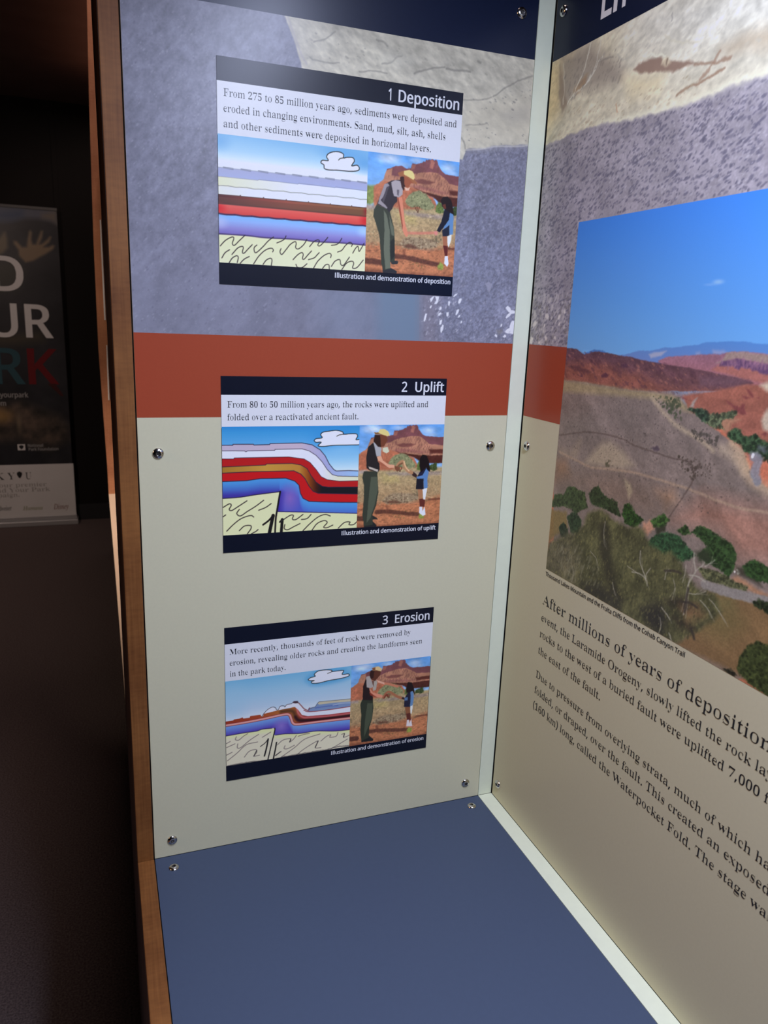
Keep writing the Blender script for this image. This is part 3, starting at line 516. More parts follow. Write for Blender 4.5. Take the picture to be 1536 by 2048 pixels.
class Picture:
    def __init__(self, u0, u1, v0, v1, step, base=(128, 128, 128), stepu=None):
        self.box = (u0, u1, v0, v1)
        self.nu = max(2, int(round((u1 - u0) / (stepu or step))) + 1)
        self.nv = max(2, int(round((v1 - v0) / step)) + 1)
        self.U, self.V = np.meshgrid(np.linspace(u0, u1, self.nu, dtype=np.float32), np.linspace(v0, v1, self.nv, dtype=np.float32))
        self.C = np.ones((self.nv, self.nu, 3), np.float32) * np.array(base, np.float32)
        self.X, self.Y = self.U, self.V

    def warp(self, amp, scale, seed):
        """wobble the pen: edges drawn after this run irregular"""
        if amp == 0:
            self.X, self.Y = self.U, self.V
        else:
            self.X = self.U + (fbm(self.U, self.V, scale, seed, 3) - 0.5) * 2 * amp
            self.Y = self.V + (fbm(self.U, self.V, scale, seed + 5, 3) - 0.5) * 2 * amp
        return self

    def _window(self, pts, pad):
        p = np.asarray(pts, np.float32)
        m = pad + 0.01
        ok = (self.X >= p[:, 0].min() - m) & (self.X <= p[:, 0].max() + m) & (self.Y >= p[:, 1].min() - m) & (self.Y <= p[:, 1].max() + m)
        r, c = np.where(ok.any(1))[0], np.where(ok.any(0))[0]
        if len(r) == 0 or len(c) == 0:
            return None
        return slice(r[0], r[-1] + 1), slice(c[0], c[-1] + 1)

    def _dist(self, p, w, closed):
        x, y = self.X[w], self.Y[w]
        best = np.full(x.shape, 1e9, np.float32)
        ins = np.zeros(x.shape, bool)
        n = len(p)
        for i in range(n if closed else n - 1):
            a, b = p[i], p[(i + 1) % n]
            dx, dy = b[0] - a[0], b[1] - a[1]
            L = dx * dx + dy * dy + 1e-12
            t = np.clip(((x - a[0]) * dx + (y - a[1]) * dy) / L, 0, 1)
            best = np.minimum(best, (x - a[0] - t * dx) ** 2 + (y - a[1] - t * dy) ** 2)
            if closed and abs(dy) > 1e-9:
                ins ^= ((a[1] > y) != (b[1] > y)) & (x < dx * (y - a[1]) / dy + a[0])
        d = np.sqrt(best)
        return np.where(ins, d, -d) if closed else d

    def mix(self, w, a, col):
        a = a[..., None]
        self.C[w] = self.C[w] * (1 - a) + np.asarray(col, np.float32) * a

    def mask(self, pts, soft=0.5):
        p = np.asarray(pts, np.float32)
        out = np.zeros(self.U.shape, np.float32)
        w = self._window(p, soft)
        if w is not None:
            out[w] = np.clip(0.5 + self._dist(p, w, True) / (2 * soft), 0, 1)
        return out

    def poly(self, pts, col, soft=0.4, a=1.0, col2=None, smooth=False):
        """filled outline; col2: a second colour reached at the foot of the shape"""
        p = np.asarray(smooth_line(list(pts) + [pts[0]])[:-1] if smooth else pts, np.float32)
        w = self._window(p, soft)
        if w is None:
            return self
        k = np.clip(0.5 + self._dist(p, w, True) / (2 * soft), 0, 1) * a
        if col2 is not None:
            t = np.clip((p[:, 1].max() - self.Y[w]) / (np.ptp(p[:, 1]) + 1e-6), 0, 1)[..., None]
            col = np.asarray(col, np.float32) * (1 - t) + np.asarray(col2, np.float32) * t
        self.mix(w, k.astype(np.float32), col)
        return self

    def line(self, pts, width, col, soft=0.3, a=1.0, smooth=True):
        p = smooth_line(pts) if smooth else np.asarray(pts, float)
        p = p.astype(np.float32)
        w = self._window(p, width + soft)
        if w is None:
            return self
        k = np.clip(0.5 + (width / 2 - self._dist(p, w, False)) / (2 * soft), 0, 1) * a
        self.mix(w, k.astype(np.float32), col)
        return self

    def blob(self, cu, cv, ru, rv, col, a=1.0, hard=0.0):
        d = np.sqrt(((self.X - cu) / ru) ** 2 + ((self.Y - cv) / rv) ** 2)
        k = np.clip((1 - d) / max(1e-3, 1 - hard), 0, 1)
        k = k * k * (3 - 2 * k) * a
        self.C = self.C * (1 - k[..., None]) + np.asarray(col, np.float32) * k[..., None]
        return self

    def spots(self, region, n, r0, r1, col, seed, a=1.0, aspect=1.0, ang=0.0):
        """n small flecks of radius r0..r1 (mm) scattered inside an outline"""
        rs = np.random.RandomState(seed)
        p = np.asarray(region, float)
        lo, hi = p.min(0), p.max(0)
        done = 0
        x0, y0 = self.U[0, 0], self.V[0, 0]
        du, dv = self.U[0, 1] - x0, self.V[1, 0] - y0
        c, s = math.cos(ang), math.sin(ang)
        for _ in range(n * 12):
            if done >= n:
                break
            q = lo + rs.rand(2) * (hi - lo)
            ins = False
            for i in range(len(p)):
                A, B = p[i], p[i - 1]
                if (A[1] > q[1]) != (B[1] > q[1]) and q[0] < (B[0] - A[0]) * (q[1] - A[1]) / (B[1] - A[1]) + A[0]:
                    ins = not ins
            if not ins:
                continue
            done += 1
            r = r0 + rs.rand() ** 2 * (r1 - r0)
            R = r * max(1, aspect) * 1.4
            j0, j1 = int((q[0] - R - x0) / du), int((q[0] + R - x0) / du) + 2
            i0, i1 = int((q[1] - R - y0) / dv), int((q[1] + R - y0) / dv) + 2
            j0, i0 = max(0, j0), max(0, i0)
            if j1 <= j0 or i1 <= i0:
                continue
            w = (slice(i0, i1), slice(j0, j1))
            X, Y = self.U[w] - q[0], self.V[w] - q[1]
            if X.size == 0:
                continue
            X, Y = (X * c + Y * s) / aspect, -X * s + Y * c
            k = np.clip((1.25 - np.sqrt(X * X + Y * Y) / r) / 0.5, 0, 1) * a * (0.6 + 0.4 * rs.rand())
            self.mix(w, k.astype(np.float32), col)
        return self

    def grain(self, amount, scale, seed, mask=None, octaves=3, ax=1.0, ang=0.0, tint=(1, 1, 1), contrast=1.0):
        g = (fbm(self.U, self.V, scale, seed, octaves, ax, ang) - 0.5) * 2 * contrast
        g = np.clip(g, -1, 1)
        if mask is not None:
            g = g * mask
        self.C = self.C * (1 + amount * g[..., None] * np.asarray(tint, np.float32))
        return self

    def build(self, name, put, parent, ill, mat):
        """put(U, V in m) -> x, y, z arrays; one mesh sheet with the ink on its vertices"""
        x, y, z = put(self.U.astype(np.float64) / 1000.0, self.V.astype(np.float64) / 1000.0)
        loc = Vector((0, 0, 0))
        p = parent
        while p is not None:
            loc += p.location
            p = p.parent
        co = np.stack([x - loc.x, y - loc.y, z - loc.z], -1).reshape(-1, 3).astype(np.float32)
        nv, nu = self.nv, self.nu
        i = np.arange((nv - 1) * (nu - 1))
        r, c = i // (nu - 1), i % (nu - 1)
        a = r * nu + c
        quads = np.stack([a, a + 1, a + nu + 1, a + nu], 1).astype(np.int32)
        me = bpy.data.meshes.new(name)
        me.vertices.add(len(co))
        me.vertices.foreach_set('co', co.ravel())
        me.loops.add(quads.size)
        me.loops.foreach_set('vertex_index', quads.ravel())
        me.polygons.add(len(quads))
        me.polygons.foreach_set('loop_start', np.arange(len(quads), dtype=np.int32) * 4)
        me.update(calc_edges=True)
        col = np.ones((len(co), 4), np.float32)
        col[:, :3] = ink(np.clip(self.C.reshape(-1, 3), 0, 255), ill)
        at = me.color_attributes.new('ink', 'FLOAT_COLOR', 'POINT')
        at.data.foreach_set('color', col.ravel())
        me.materials.append(mat)
        o = bpy.data.objects.new(name, me)
        scene.collection.objects.link(o)
        o.parent = parent
        return o

# ------------------------------------------------------------------ the planes prints lie on (coordinates in m from the inner corner of the shelf)
T = 0.0226                                      # the side panel stands this far right of the corner strip's left edge


def on_facing(off):
    return lambda u, v: (u, u * 0 - off, v + SHELF)


def on_side(off):
    return lambda d, v: (d * 0 + T - off, -d, v + SHELF)


BY = 4.968


def on_banner(off):
    return lambda x, z: (x, x * 0 + BY - off, z + SHELF)


def sheet(mb, put, u0, u1, v0, v1, mat=0):
    return mb.add([put(u0, v0), put(u1, v0), put(u1, v1), put(u0, v1)], [(0, 1, 2, 3)], mat)


# ------------------------------------------------------------------ room
def structure(name, mb, mat):
    o = mb.build(name, mat)
    o['kind'] = 'structure'
    return o


RX0, RX1, RY0, RY1, RH = -3.6, 2.6, -3.2, 5.06, SHELF + 1.99
structure('floor', MB().box(RX0, RX1, RY0, RY1, -0.05, 0), M['carpet'])
structure('ceiling', MB().box(RX0, RX1, RY0, RY1, RH, RH + 0.05), M['ceiling'])
wb = MB().box(RX0, RX1, RY1, RY1 + 0.05, 0, RH)
for k in range(16):                             # narrow battens over the panel seams
    wb.box(RX0 + 0.38 * k + 0.22, RX0 + 0.38 * k + 0.25, RY1 - 0.008, RY1, 0.12, RH)
structure('wall_back', wb, M['wall'])
structure('wall_front', MB().box(RX0, RX1, RY0 - 0.05, RY0, 0, RH), M['wall'])
structure('wall_left', MB().box(RX0 - 0.05, RX0, RY0, RY1, 0, RH), M['wall'])
structure('wall_right', MB().box(RX1, RX1 + 0.05, RY0, RY1, 0, RH), M['wall'])
structure('baseboard_back', MB().box(RX0, RX1, RY1 - 0.018, RY1, 0, 0.12), M['base'])

# ------------------------------------------------------------------ exhibit stand
TOP = 1.0465
stand = thing('exhibit_stand', (-0.2, 0.0, 0.0), 'wooden exhibit stand showing its reddish brown board edge left of the cream panel', 'display stand')
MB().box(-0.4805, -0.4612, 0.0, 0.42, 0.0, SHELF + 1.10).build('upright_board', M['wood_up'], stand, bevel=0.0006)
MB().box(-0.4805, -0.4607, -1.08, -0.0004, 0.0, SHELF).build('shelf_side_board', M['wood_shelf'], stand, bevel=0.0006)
MB().box(-0.4809, -0.4805, 0.0010, 0.42, 0.0, SHELF + 1.10).build('shaded_side_skin', M['wood_dark'], stand)  # dark skin: shade of the upright's outer side put into colour
MB().box(-0.4809, -0.4805, -1.08, 0.0005, 0.0, SHELF - 0.0012).build('shaded_side_skin', M['wood_dark'], stand)  # the same painted shade along the shelf's outer side
MB().box(-0.4612, 0.046, 0.0032, 0.42, 0.0, SHELF + 1.10).build('backing_board', M['gap'], stand)
MB().box(-0.4600, 0.046, 0.4205, 1.58, 0.0, SHELF + 1.10).build('hidden_light_blocker', M['wood_dark'], stand)  # unseen block added to keep track light off the floor beside the stand
MB().box(T + 0.0032, 0.046, -1.08, 0.0032, 0.0, SHELF + 1.10).build('side_backing_board', M['gap'], stand)
MB().box(-0.4605, T + 0.003, -1.08, 0.0030, SHELF - 0.03, SHELF - 0.0032).build('shelf_board', M['gap'], stand)

strip = thing('corner_trim', (0.011, 0.0, SHELF), 'pale greenish white strip between the two panels and beside the blue shelf', 'trim strip')
MB().box(0.0006, 0.0218, 0.0006, 0.0030, SHELF - 0.0002, SHELF + TOP).build('upright_strip', M['trim'], strip, bevel=0.0003)
MB().box(0.0006, 0.0224, -1.06, 0.0003, SHELF - 0.0031, SHELF - 0.0003).build('shelf_strip', M['trim'], strip, bevel=0.0003)


# ------------------------------------------------------------------ button head screws
def screw(parent, at, ax, up, turn):
    """domed stainless head with a hexagonal socket"""
    mb = MB()
    R, H = 0.0063, 0.0034
    prof = [(R, 0.0), (R, 0.0006)]
    prof += [(R * math.cos(t), 0.0006 + (H - 0.0006) * math.sin(t)) for t in np.linspace(0.12, 1.16, 9)]
    prof += [(0.0024, H - 0.0003)]
    mb.lathe(prof, at, ax, up, 32)
    o = mb.build('screw', M['steel'], parent, smooth=True)
    ax_, up_ = Vector(ax), Vector(up)
    sd = ax_.cross(up_)
    hx = MB()
    rim = [Vector(at) + ax_ * (H - 0.0003) + (up_ * math.cos(t) + sd * math.sin(t)) * 0.0024 for t in [turn + k * math.pi / 3 for k in range(6)]]
    low = [p - ax_ * 0.0016 for p in rim]
    hx.add(rim + low, [(k, (k + 1) % 6, 6 + (k + 1) % 6, 6 + k) for k in range(6)] + [(11, 10, 9, 8, 7, 6)])
    ring = [Vector(at) + ax_ * (H - 0.0003) + (up_ * math.cos(t) + sd * math.sin(t)) * 0.00255 for t in [turn + k * math.pi / 12 for k in range(24)]]
    hx.add(ring + rim, [(k, (k + 1) % 24, 24 + ((k + 1) // 4) % 6, 24 + k // 4) if (k + 1) % 4 == 0 else (k, (k + 1) % 24, 24 + k // 4) for k in range(24)])
    hx.build('socket', M['socket'], o)
    return o


# ------------------------------------------------------------------ facing panel
N_V, R1_V, R2_V = 0.9785, 0.6543, 0.5632        # foot of the navy heading, top and foot of the rust band
facing = thing('graphic_panel', (-0.23, 0.0, SHELF), 'cream exhibit panel facing the viewer, carrying three small signs, above the blue shelf', 'exhibit panel')
MB().box(-0.4598, -0.0003, 0.0, 0.003, SHELF + 0.0002, SHELF + TOP).build('panel_board', M['cream'], facing, bevel=0.0004)
fl = on_facing(0.0001)
sheet(MB(), fl, -0.4596, -0.0005, N_V, TOP - 0.0003).build('heading_band', M['navy'], facing)
sheet(MB(), fl, -0.4596, -0.0005, R2_V, R1_V).build('rust_band', M['rust'], facing)
for x, z in ((-0.4386, 0.5232), (-0.0219, 0.5236), (-0.4376, 0.0232), (-0.0226, 0.0255), (-0.0220, 1.0236)):
    screw(facing, (x, 0.0, SHELF + z), (0, -1, 0), (0, 0, 1), 0.3 + x * 9 + z)

# rock picture across the top of the facing panel
p = Picture(-459.6, -0.5, R1_V * 1000, N_V * 1000, 0.7, (113, 117, 145))
p.grain(0.09, 34, 3, octaves=3)
upper = p.mask([(-463.2, 983.3), (-113.4, 1041.6), (-98.1, 806), (-464, 752.1)], 60)
p.grain(0.15, 5.0, 4, octaves=3, ax=1.8, ang=0.9, mask=0.35 + 0.65 * upper)
p.grain(0.07, 1.8, 5, octaves=2, mask=0.4 + 0.6 * upper)
fine = p.mask([(-133.4, 725), (-88.5, 709.9), (-86.8, 877.8), (8.5, 893.5), (33, 647.2), (-129, 643.5)], 3)
fine = np.maximum(fine, p.mask([(-302.6, 982.9), (-281.1, 949), (-264.5, 932.3), (-81, 931.2), (16.4, 883.3), (5.6, 989.8)], 3))
p.grain(0.16, 3.2, 9, octaves=3, mask=fine)
p.grain(0.11, 1.7, 12, octaves=2, mask=fine)
p.spots([(-459.4, 966.9), (-286.6, 966.9), (-300.9, 639.5), (-463.6, 641)], 700, 0.35, 1.0, (150, 155, 185), 21, a=0.38, aspect=1.8, ang=0.9)
p.spots([(-459.4, 966.9), (-286.6, 966.9), (-300.9, 639.5), (-463.6, 641)], 420, 0.4, 1.2, (86, 86, 114), 22, a=0.35, aspect=1.6, ang=0.9)
# the plain slate patch and the blurred stretch at the foot
p.poly([(-255.1, 718.6), (-133.4, 725), (-129.4, 649.4), (-253.8, 646.3)], (106, 120, 152), 22, a=0.4)
p.poly([(-186.6, 744.4), (-134.6, 747.6), (-129.4, 649.4), (-182.9, 648.1)], (101, 119, 150), 9, a=0.9)
p.poly([(-158.7, 746.1), (-134.6, 747.6), (-129.4, 649.4), (-154.2, 648.8)], (101, 119, 150), 0.7)
# gravel with pale pebbles
p.poly([(-132.8, 713.6), (-105.4, 714.9), (-104.8, 650.1), (-129.4, 649.4)], (116, 112, 132), 8, a=0.6)
p.spots([(-98.8, 865.8), (2.7, 881.8), (3.1, 652.8), (-121.4, 649.6), (-127.6, 702.3), (-88.5, 709.9)], 520, 0.5, 1.3, (150, 152, 178), 31, a=0.45, aspect=1.5, ang=0.8)
p.spots([(-98.8, 865.8), (2.7, 881.8), (3.1, 652.8), (-121.4, 649.6), (-127.6, 702.3), (-88.5, 709.9)], 420, 0.5, 1.5, (86, 86, 108), 32, a=0.45, aspect=1.6, ang=0.8)
p.warp(0.7, 4, 50)
for c in ([(-118.1, 704.2), (-114.9, 706.8), (-111.9, 707.5), (-114.6, 703.1), (-116.4, 699.9)], [(-111.9, 707.5), (-106.5, 707.5), (-106.6, 701.2), (-109.4, 698.1), (-112.4, 698.4), (-109.7, 702.8)],
          [(-118.2, 693.7), (-117.2, 696.4), (-115.1, 696.9), (-115.6, 693.4), (-117.2, 692.5)], [(-125, 678.2), (-123.9, 683.9), (-122.6, 687), (-120.8, 686.6), (-121.7, 680.5), (-123.5, 677.3)],
          [(-105.6, 692.1), (-104.8, 695.2), (-102.3, 695.7), (-101.6, 693.1), (-104, 691.5)], [(-106.6, 684.6), (-105.8, 687.7), (-102.9, 689.3), (-101.3, 688.3), (-103.6, 685.1)],
          [(-103.8, 674.9), (-103.3, 679.4), (-101.4, 680.8), (-100.1, 679.5), (-101.1, 675.5), (-103, 674.1)], [(-102, 666.1), (-101.6, 671.4), (-99.8, 674.6), (-97.7, 673.8), (-98.6, 668), (-100.6, 664.8)],
          [(-95.2, 685.4), (-94.9, 689.4), (-91.9, 690), (-91.9, 686), (-93.6, 684)], [(-93.9, 697.4), (-93.7, 701.8), (-91.8, 702.8), (-90.7, 701), (-92.2, 696.6)],
          [(-83.2, 687.7), (-82, 691.7), (-79.6, 693.6), (-78.5, 692.7), (-80.2, 688.2), (-82.1, 686.4)], [(-80.6, 700.6), (-79.3, 705.1), (-76.9, 706.8), (-75.8, 705.7), (-77.5, 700.7), (-79.5, 699.6)],
          [(-87.6, 708.2), (-85.3, 710.9), (-82.3, 712), (-83.2, 709.7), (-86.1, 707.6)], [(-79.4, 683.8), (-78.6, 686.5), (-76.8, 687), (-77.2, 684.3), (-78.5, 683.1)],
          [(-75.7, 677.2), (-75.1, 679.9), (-73.5, 679.7), (-73.9, 677.3), (-74.8, 676.6)], [(-14.5, 697.6), (-12.1, 700.4), (-8.3, 698.7), (-6.4, 695.2), (-1, 694.9), (-1.2, 691.7), (-5.9, 690.6), (-8.3, 687.3), (-11.8, 684.5), (-13.2, 686.3), (-11.2, 690), (-8.2, 692.4), (-12.8, 695.4)],
          [(-13, 667.9), (-10.7, 671.7), (-6.6, 673.7), (-6, 679.2), (-3.6, 682.9), (-0.7, 682.6), (-0.5, 666.5), (-8.1, 666.7)], [(-20, 675), (-19.6, 678.3), (-17.6, 677.9), (-17.9, 674.7)],
          [(-27.2, 663.4), (-26.1, 665.5), (-23.9, 664.4), (-23.1, 661.2), (-25.3, 661.6)], [(-15.8, 662.3), (-13.4, 665.6), (-11.2, 664.8), (-10.4, 662), (-13.5, 661)]):
    p.poly(c, (203, 208, 232), 0.45, a=0.92)
p.spots([(-131.4, 704.5), (-75, 707.9), (-73.1, 666.1), (-126.1, 660.9)], 40, 0.4, 1.1, (176, 178, 205), 33, a=0.6, aspect=1.9, ang=0.9)
p.spots([(-66.9, 680.7), (-2.2, 684.8), (-2, 659), (-61.1, 657.4)], 36, 0.4, 1.1, (160, 162, 190), 34, a=0.55, aspect=1.7, ang=0.9)
p.poly([(-45.6, 725.7), (-40.6, 727.7), (-35.3, 725.7), (-36.8, 718.6), (-39.1, 714.5), (-42, 719.2)], (142, 144, 172), 0.8, a=0.7)
p.poly([(-25.5, 670.3), (-17.1, 671.5), (-15.7, 667.8), (-21.8, 664.9)], (120, 118, 125), 1.5, a=0.6)
# pale sandstone along the top right
p.warp(1.2, 9, 60)
stone = [(-299.5, 983.4), (-293, 969.7), (-285.4, 952.2), (-279.3, 934.2), (-269.6, 902.7), (-85.6, 861.8), (-82, 874), (-60.7, 877.3), (-44.6, 881.8), (-14.6, 885), (12.2, 890.6), (12.3, 990.7), (-302.6, 992)]
p.poly(stone, (170, 170, 170), 0.8)
sm = p.mask(stone, 0.8)
p.grain(0.16, 14, 70, octaves=4, mask=sm, ax=3.0, ang=-0.45, tint=(1, 1, 0.95))
p.grain(0.13, 4.0, 71, octaves=3, mask=sm, ax=1.8, ang=-0.5)
p.poly([(-87.7, 924.9), (2.8, 940), (2.9, 889.3), (-84.1, 874.3)], (178, 176, 172), 8, a=0.5)
p.poly([(-38.2, 915.8), (-1.6, 935.6), (0.6, 912.6), (-27.9, 907.4)], (146, 146, 150), 6, a=0.5)
for c, w_ in (([(-266, 958.7), (-252.4, 964), (-242.7, 971.4)], 1.0), ([(-196.2, 970.5), (-187.9, 970), (-183.6, 966.3)], 1.4), ([(-189.2, 948.8), (-178.8, 951.1), (-171.7, 957.4), (-166.5, 959.5)], 1.6),
              ([(-150.8, 944.2), (-140.2, 948.4), (-127.4, 952.8), (-114.4, 955.5)], 1.6), ([(-112.1, 954), (-96.5, 954.2), (-83, 955.1)], 2.2), ([(-51.4, 933.2), (-35.9, 944.6), (-17.9, 954.5), (-1.7, 961.3)], 1.5),
              ([(-89.9, 924.7), (-71.8, 926.9), (-53.6, 932)], 1.1), ([(-88.3, 885.3), (-84.5, 880), (-82.8, 872.5)], 1.6), ([(-73.7, 967.4), (-70.6, 965.6)], 2.0), ([(-215.6, 937.4), (-199.2, 940.4), (-182.5, 940)], 1.2),
              ([(-267.7, 942.3), (-252, 941.1), (-238, 943)], 1.0), ([(-83.5, 899.1), (-56.1, 904.2)], 0.9)):
    p.line(c, w_, (112, 112, 116), 0.8, a=0.65)
p.spots([(-85.4, 925.2), (-0.7, 951), (0.4, 889.1), (-80.8, 876.5)], 46, 0.4, 1.1, (108, 108, 116), 72, a=0.6, aspect=2.0, ang=-0.3)
p.spots([(-283.6, 975.3), (-5.3, 973.1), (-3.5, 954.4), (-275.5, 939.6)], 40, 0.4, 1.2, (120, 120, 122), 73, a=0.45, aspect=2.0, ang=-0.4)
p.poly([(-191.7, 959.9), (-162.4, 962.2), (-149.3, 957), (-174.3, 944.7), (-191.3, 949.4)], (190, 192, 194), 6, a=0.4)
p.warp(0, 1, 0)
p.line([(-294.7, 978.2), (-286.6, 960), (-279.4, 944.6), (-273.9, 936.8)], 1.6, (150, 148, 168), 1.2, a=0.6)
p.line([(-83.2, 872.8), (-60.6, 876.3), (-44.5, 880.7), (-14.5, 883.9), (3.6, 887.4)], 1.2, (196, 197, 205), 0.8, a=0.6)
p.build('rock_picture', fl, facing, ILL_L, M['print'])

# ------------------------------------------------------------------ side panel
side = thing('graphic_panel', (T, -0.5, SHELF), 'side exhibit panel printed with a big canyon photograph above black text', 'exhibit panel')
MB().box(T, T + 0.003, -1.06, -0.0015, SHELF + 0.0002, SHELF + TOP).build('panel_board', M['cream'], side, bevel=0.0004)
fs = on_side(0.0001)
sheet(MB(), fs, 0.0022, 1.0595, N_V, TOP - 0.0003).build('heading_band', M['navy'], side)
sheet(MB(), fs, 0.0022, 1.0595, R2_V, R1_V).build('rust_band', M['rust'], side)
for y, z in ((-0.0175, 0.5253), (-0.0166, 0.0251), (-0.0178, 1.0272)):
    screw(side, (T, y, SHELF + z), (-1, 0, 0), (0, 0, 1), 0.5 + z)

# rock picture on the side panel, carried on past what the photograph shows
p = Picture(2.2, 420, R1_V * 1000, N_V * 1000, 0.8, (126, 119, 140))
edge = 326 + (938 - p.V) * 0.2005
p.X = np.where(p.U > edge, 2 * edge - p.U, p.U)
keep = p.X
p.grain(0.10, 30, 103, octaves=3)
p.grain(0.09, 6.5, 104, octaves=3, ax=2.0, ang=0.3)
p.grain(0.09, 2.0, 105, octaves=2)
reg = [(-1.2, 887.6), (129.4, 886.3), (238.2, 878), (338.1, 878.8), (355.2, 793.8), (89.2, 795.8), (100.7, 655.1), (3.6, 650.8)]
p.spots(reg, 1700, 0.7, 1.5, (84, 80, 104), 106, a=0.8, aspect=2.2, ang=0.35)
p.spots(reg, 500, 0.8, 1.6, (80, 76, 98), 116, a=0.8, aspect=1.3, ang=0.9)
p.spots(reg, 600, 0.6, 1.3, (156, 150, 174), 107, a=0.5, aspect=1.8, ang=0.4)
low = [(0.7, 714.9), (86.5, 716.1), (88.1, 657.7), (-2.4, 654.7)]
p.spots(low, 130, 1.0, 3.0, (168, 161, 176), 108, a=0.55, aspect=1.5, ang=1.1)
p.spots(low, 90, 1.0, 2.4, (86, 80, 88), 109, a=0.5, aspect=1.5, ang=1.1)
for c in ([(33.6, 687.6), (34.2, 692.1), (40.1, 692.5), (43.3, 689.4), (41.2, 685.9)], [(62.5, 686.8), (63.8, 690.2), (67.4, 691.6), (68.5, 688.6), (65.9, 685.5)], [(32.1, 676), (33.5, 680.2), (36.1, 680.6), (36.2, 676)],
          [(6.7, 678.3), (11.4, 684.1), (16.7, 682.1), (13.9, 677.7), (8.6, 675.5)], [(36.9, 663.4), (38.5, 666.2), (42.1, 665), (42.8, 660.8), (40.2, 660)], [(1.8, 655.6), (6.2, 663.8), (10.9, 661.8), (9.1, 655.2)],
          [(73.9, 693.7), (76.3, 697.7), (78.1, 694.4), (76.6, 692.4)], [(65.1, 679.4), (66.4, 682.8), (69, 682.2), (68.5, 678.1)], [(23.1, 655.7), (24.6, 659.4), (28.2, 658.8), (28.7, 655.3)], [(57.5, 663.4), (59.5, 666.9), (62.9, 665.6), (62.2, 662.2)]):
    p.poly(c, (184, 176, 190), 1.0, a=0.85)
p.warp(2.4, 7, 120)
p.X = p.X - p.U + keep
stone = [(-20.1, 889.1), (-1.4, 888.5), (26.9, 889.2), (56.7, 890.8), (81.7, 891.8), (105.9, 890.7), (129.1, 888.2), (156.5, 885), (182.1, 883.6), (211, 881.2), (237.8, 880.2), (254.6, 880.1), (268.5, 880.9), (285.7, 881.7), (302, 883.1), (319.8, 882.2), (337.6, 881.5), (363.2, 881.6), (348.8, 952.6), (-54.3, 1096)]
p.poly(stone, (170, 162, 158), 1.2)
sm = p.mask(stone, 1.2)
p.poly([(146.3, 996.4), (346.4, 964.4), (360.3, 895.9), (291.2, 910.4), (240.1, 923.1), (154.7, 950.8)], (172, 170, 182), 40, a=0.8)
p.poly([(-36.1, 986.3), (45.1, 976.4), (28.7, 918.6), (-20.7, 892.9)], (166, 143, 116), 14, a=0.7)
p.grain(0.15, 16, 121, octaves=4, mask=sm, ax=2.5, ang=0.35)
p.grain(0.13, 4, 122, octaves=3, mask=sm, ax=1.6, ang=0.3)
p.poly([(22, 977.7), (78.9, 976.6), (105, 960.1), (141.9, 936.7), (144.1, 924.2), (87.4, 928.6), (58.5, 935.4), (44.2, 925.4), (33.6, 919.2), (24.5, 943.4)], (126, 116, 118), 8, a=0.85)
p.poly([(143.6, 927.3), (209.4, 913.6), (202.6, 901.4), (160.5, 905.4)], (186, 170, 148), 10, a=0.6)
p.poly([(19.6, 971.6), (30.3, 948.8), (41.1, 924.4), (32.7, 918.6), (22.1, 937.1)], (112, 96, 92), 2, a=0.7)
p.poly([(51.9, 936.9), (66.3, 944.9), (78.2, 946.8), (73.6, 938.3), (59.4, 930.2)], (126, 98, 80), 2, a=0.6)
p.poly([(158.4, 930.9), (169.2, 933.2), (182.4, 934), (199.2, 931.5), (205, 925.2), (209.1, 927.5), (214.3, 923.4), (228.1, 919.7), (251.3, 912.9), (244.3, 912.1), (227.4, 911.8), (197.1, 918.1), (169.6, 924.4)], (116, 94, 92), 1.5, a=0.9)
p.poly([(202.1, 928.7), (211.3, 927.6), (215.7, 921.6), (208.3, 919.5), (201.8, 923.9)], (190, 180, 168), 1.5, a=0.6)
p.poly([(278.9, 916.3), (307.2, 919.2), (330.4, 917.1), (356.5, 914.9), (359.4, 900.7), (333.7, 901.1), (309.5, 907.8), (290, 907)], (146, 130, 122), 8, a=0.7)
for c, w_, k in (([(78.9, 976.6), (70.6, 955.1), (55.2, 936.1), (41.1, 924.4)], 1.6, (186, 184, 190)), ([(105, 960.1), (79.3, 940.1), (52.8, 931.8)], 1.6, (182, 180, 188)), ([(96.7, 974.6), (91.9, 952.7), (68.3, 933.1)], 1.2, (178, 176, 184)),
                 ([(26.7, 969.8), (32, 948.4), (33.9, 927.7)], 1.2, (174, 168, 170)), ([(250.5, 911.8), (273.1, 907.1), (294, 905.3)], 2.6, (122, 98, 92)), ([(257.3, 897.7), (264.6, 901), (269.7, 904.8), (279.5, 913.6)], 2.6, (128, 104, 98)),
                 ([(229.1, 891.7), (247.8, 894), (267.5, 896.4), (287.1, 898.4)], 2.6, (118, 92, 84)), ([(209, 922), (210.5, 925.8)], 2.2, (96, 80, 78)), ([(209.9, 958.5), (209.5, 965.9)], 2.0, (128, 124, 132)),
                 ([(128.1, 953.7), (140.4, 944.4), (155.6, 946.2)], 1.6, (150, 146, 150)), ([(202.9, 948.4), (227.3, 935.3), (248.9, 930.5)], 2.0, (166, 160, 158)), ([(137, 904.7), (139.9, 896.4)], 1.6, (150, 110, 90)),
                 ([(235.6, 957.1), (252.3, 954.4), (261.6, 946.5)], 2.2, (158, 154, 160)), ([(171.8, 938.9), (186.7, 936.3), (206.3, 930.3)], 1.4, (200, 196, 192)), ([(100.4, 953.6), (123, 952.1)], 1.6, (110, 104, 108))):
    p.line(c, w_, k, 0.8, a=0.75)
p.line([(105.6, 892.3), (128.8, 889.8), (156.2, 886.6), (181.8, 885.1), (210.7, 882.6), (237.5, 881.6), (254.3, 881.5), (268.2, 882.2), (285.4, 883.1), (301.8, 884.4), (319.5, 883.5), (337.3, 883.2)], 4.5, (188, 184, 182), 2.5, a=0.7)
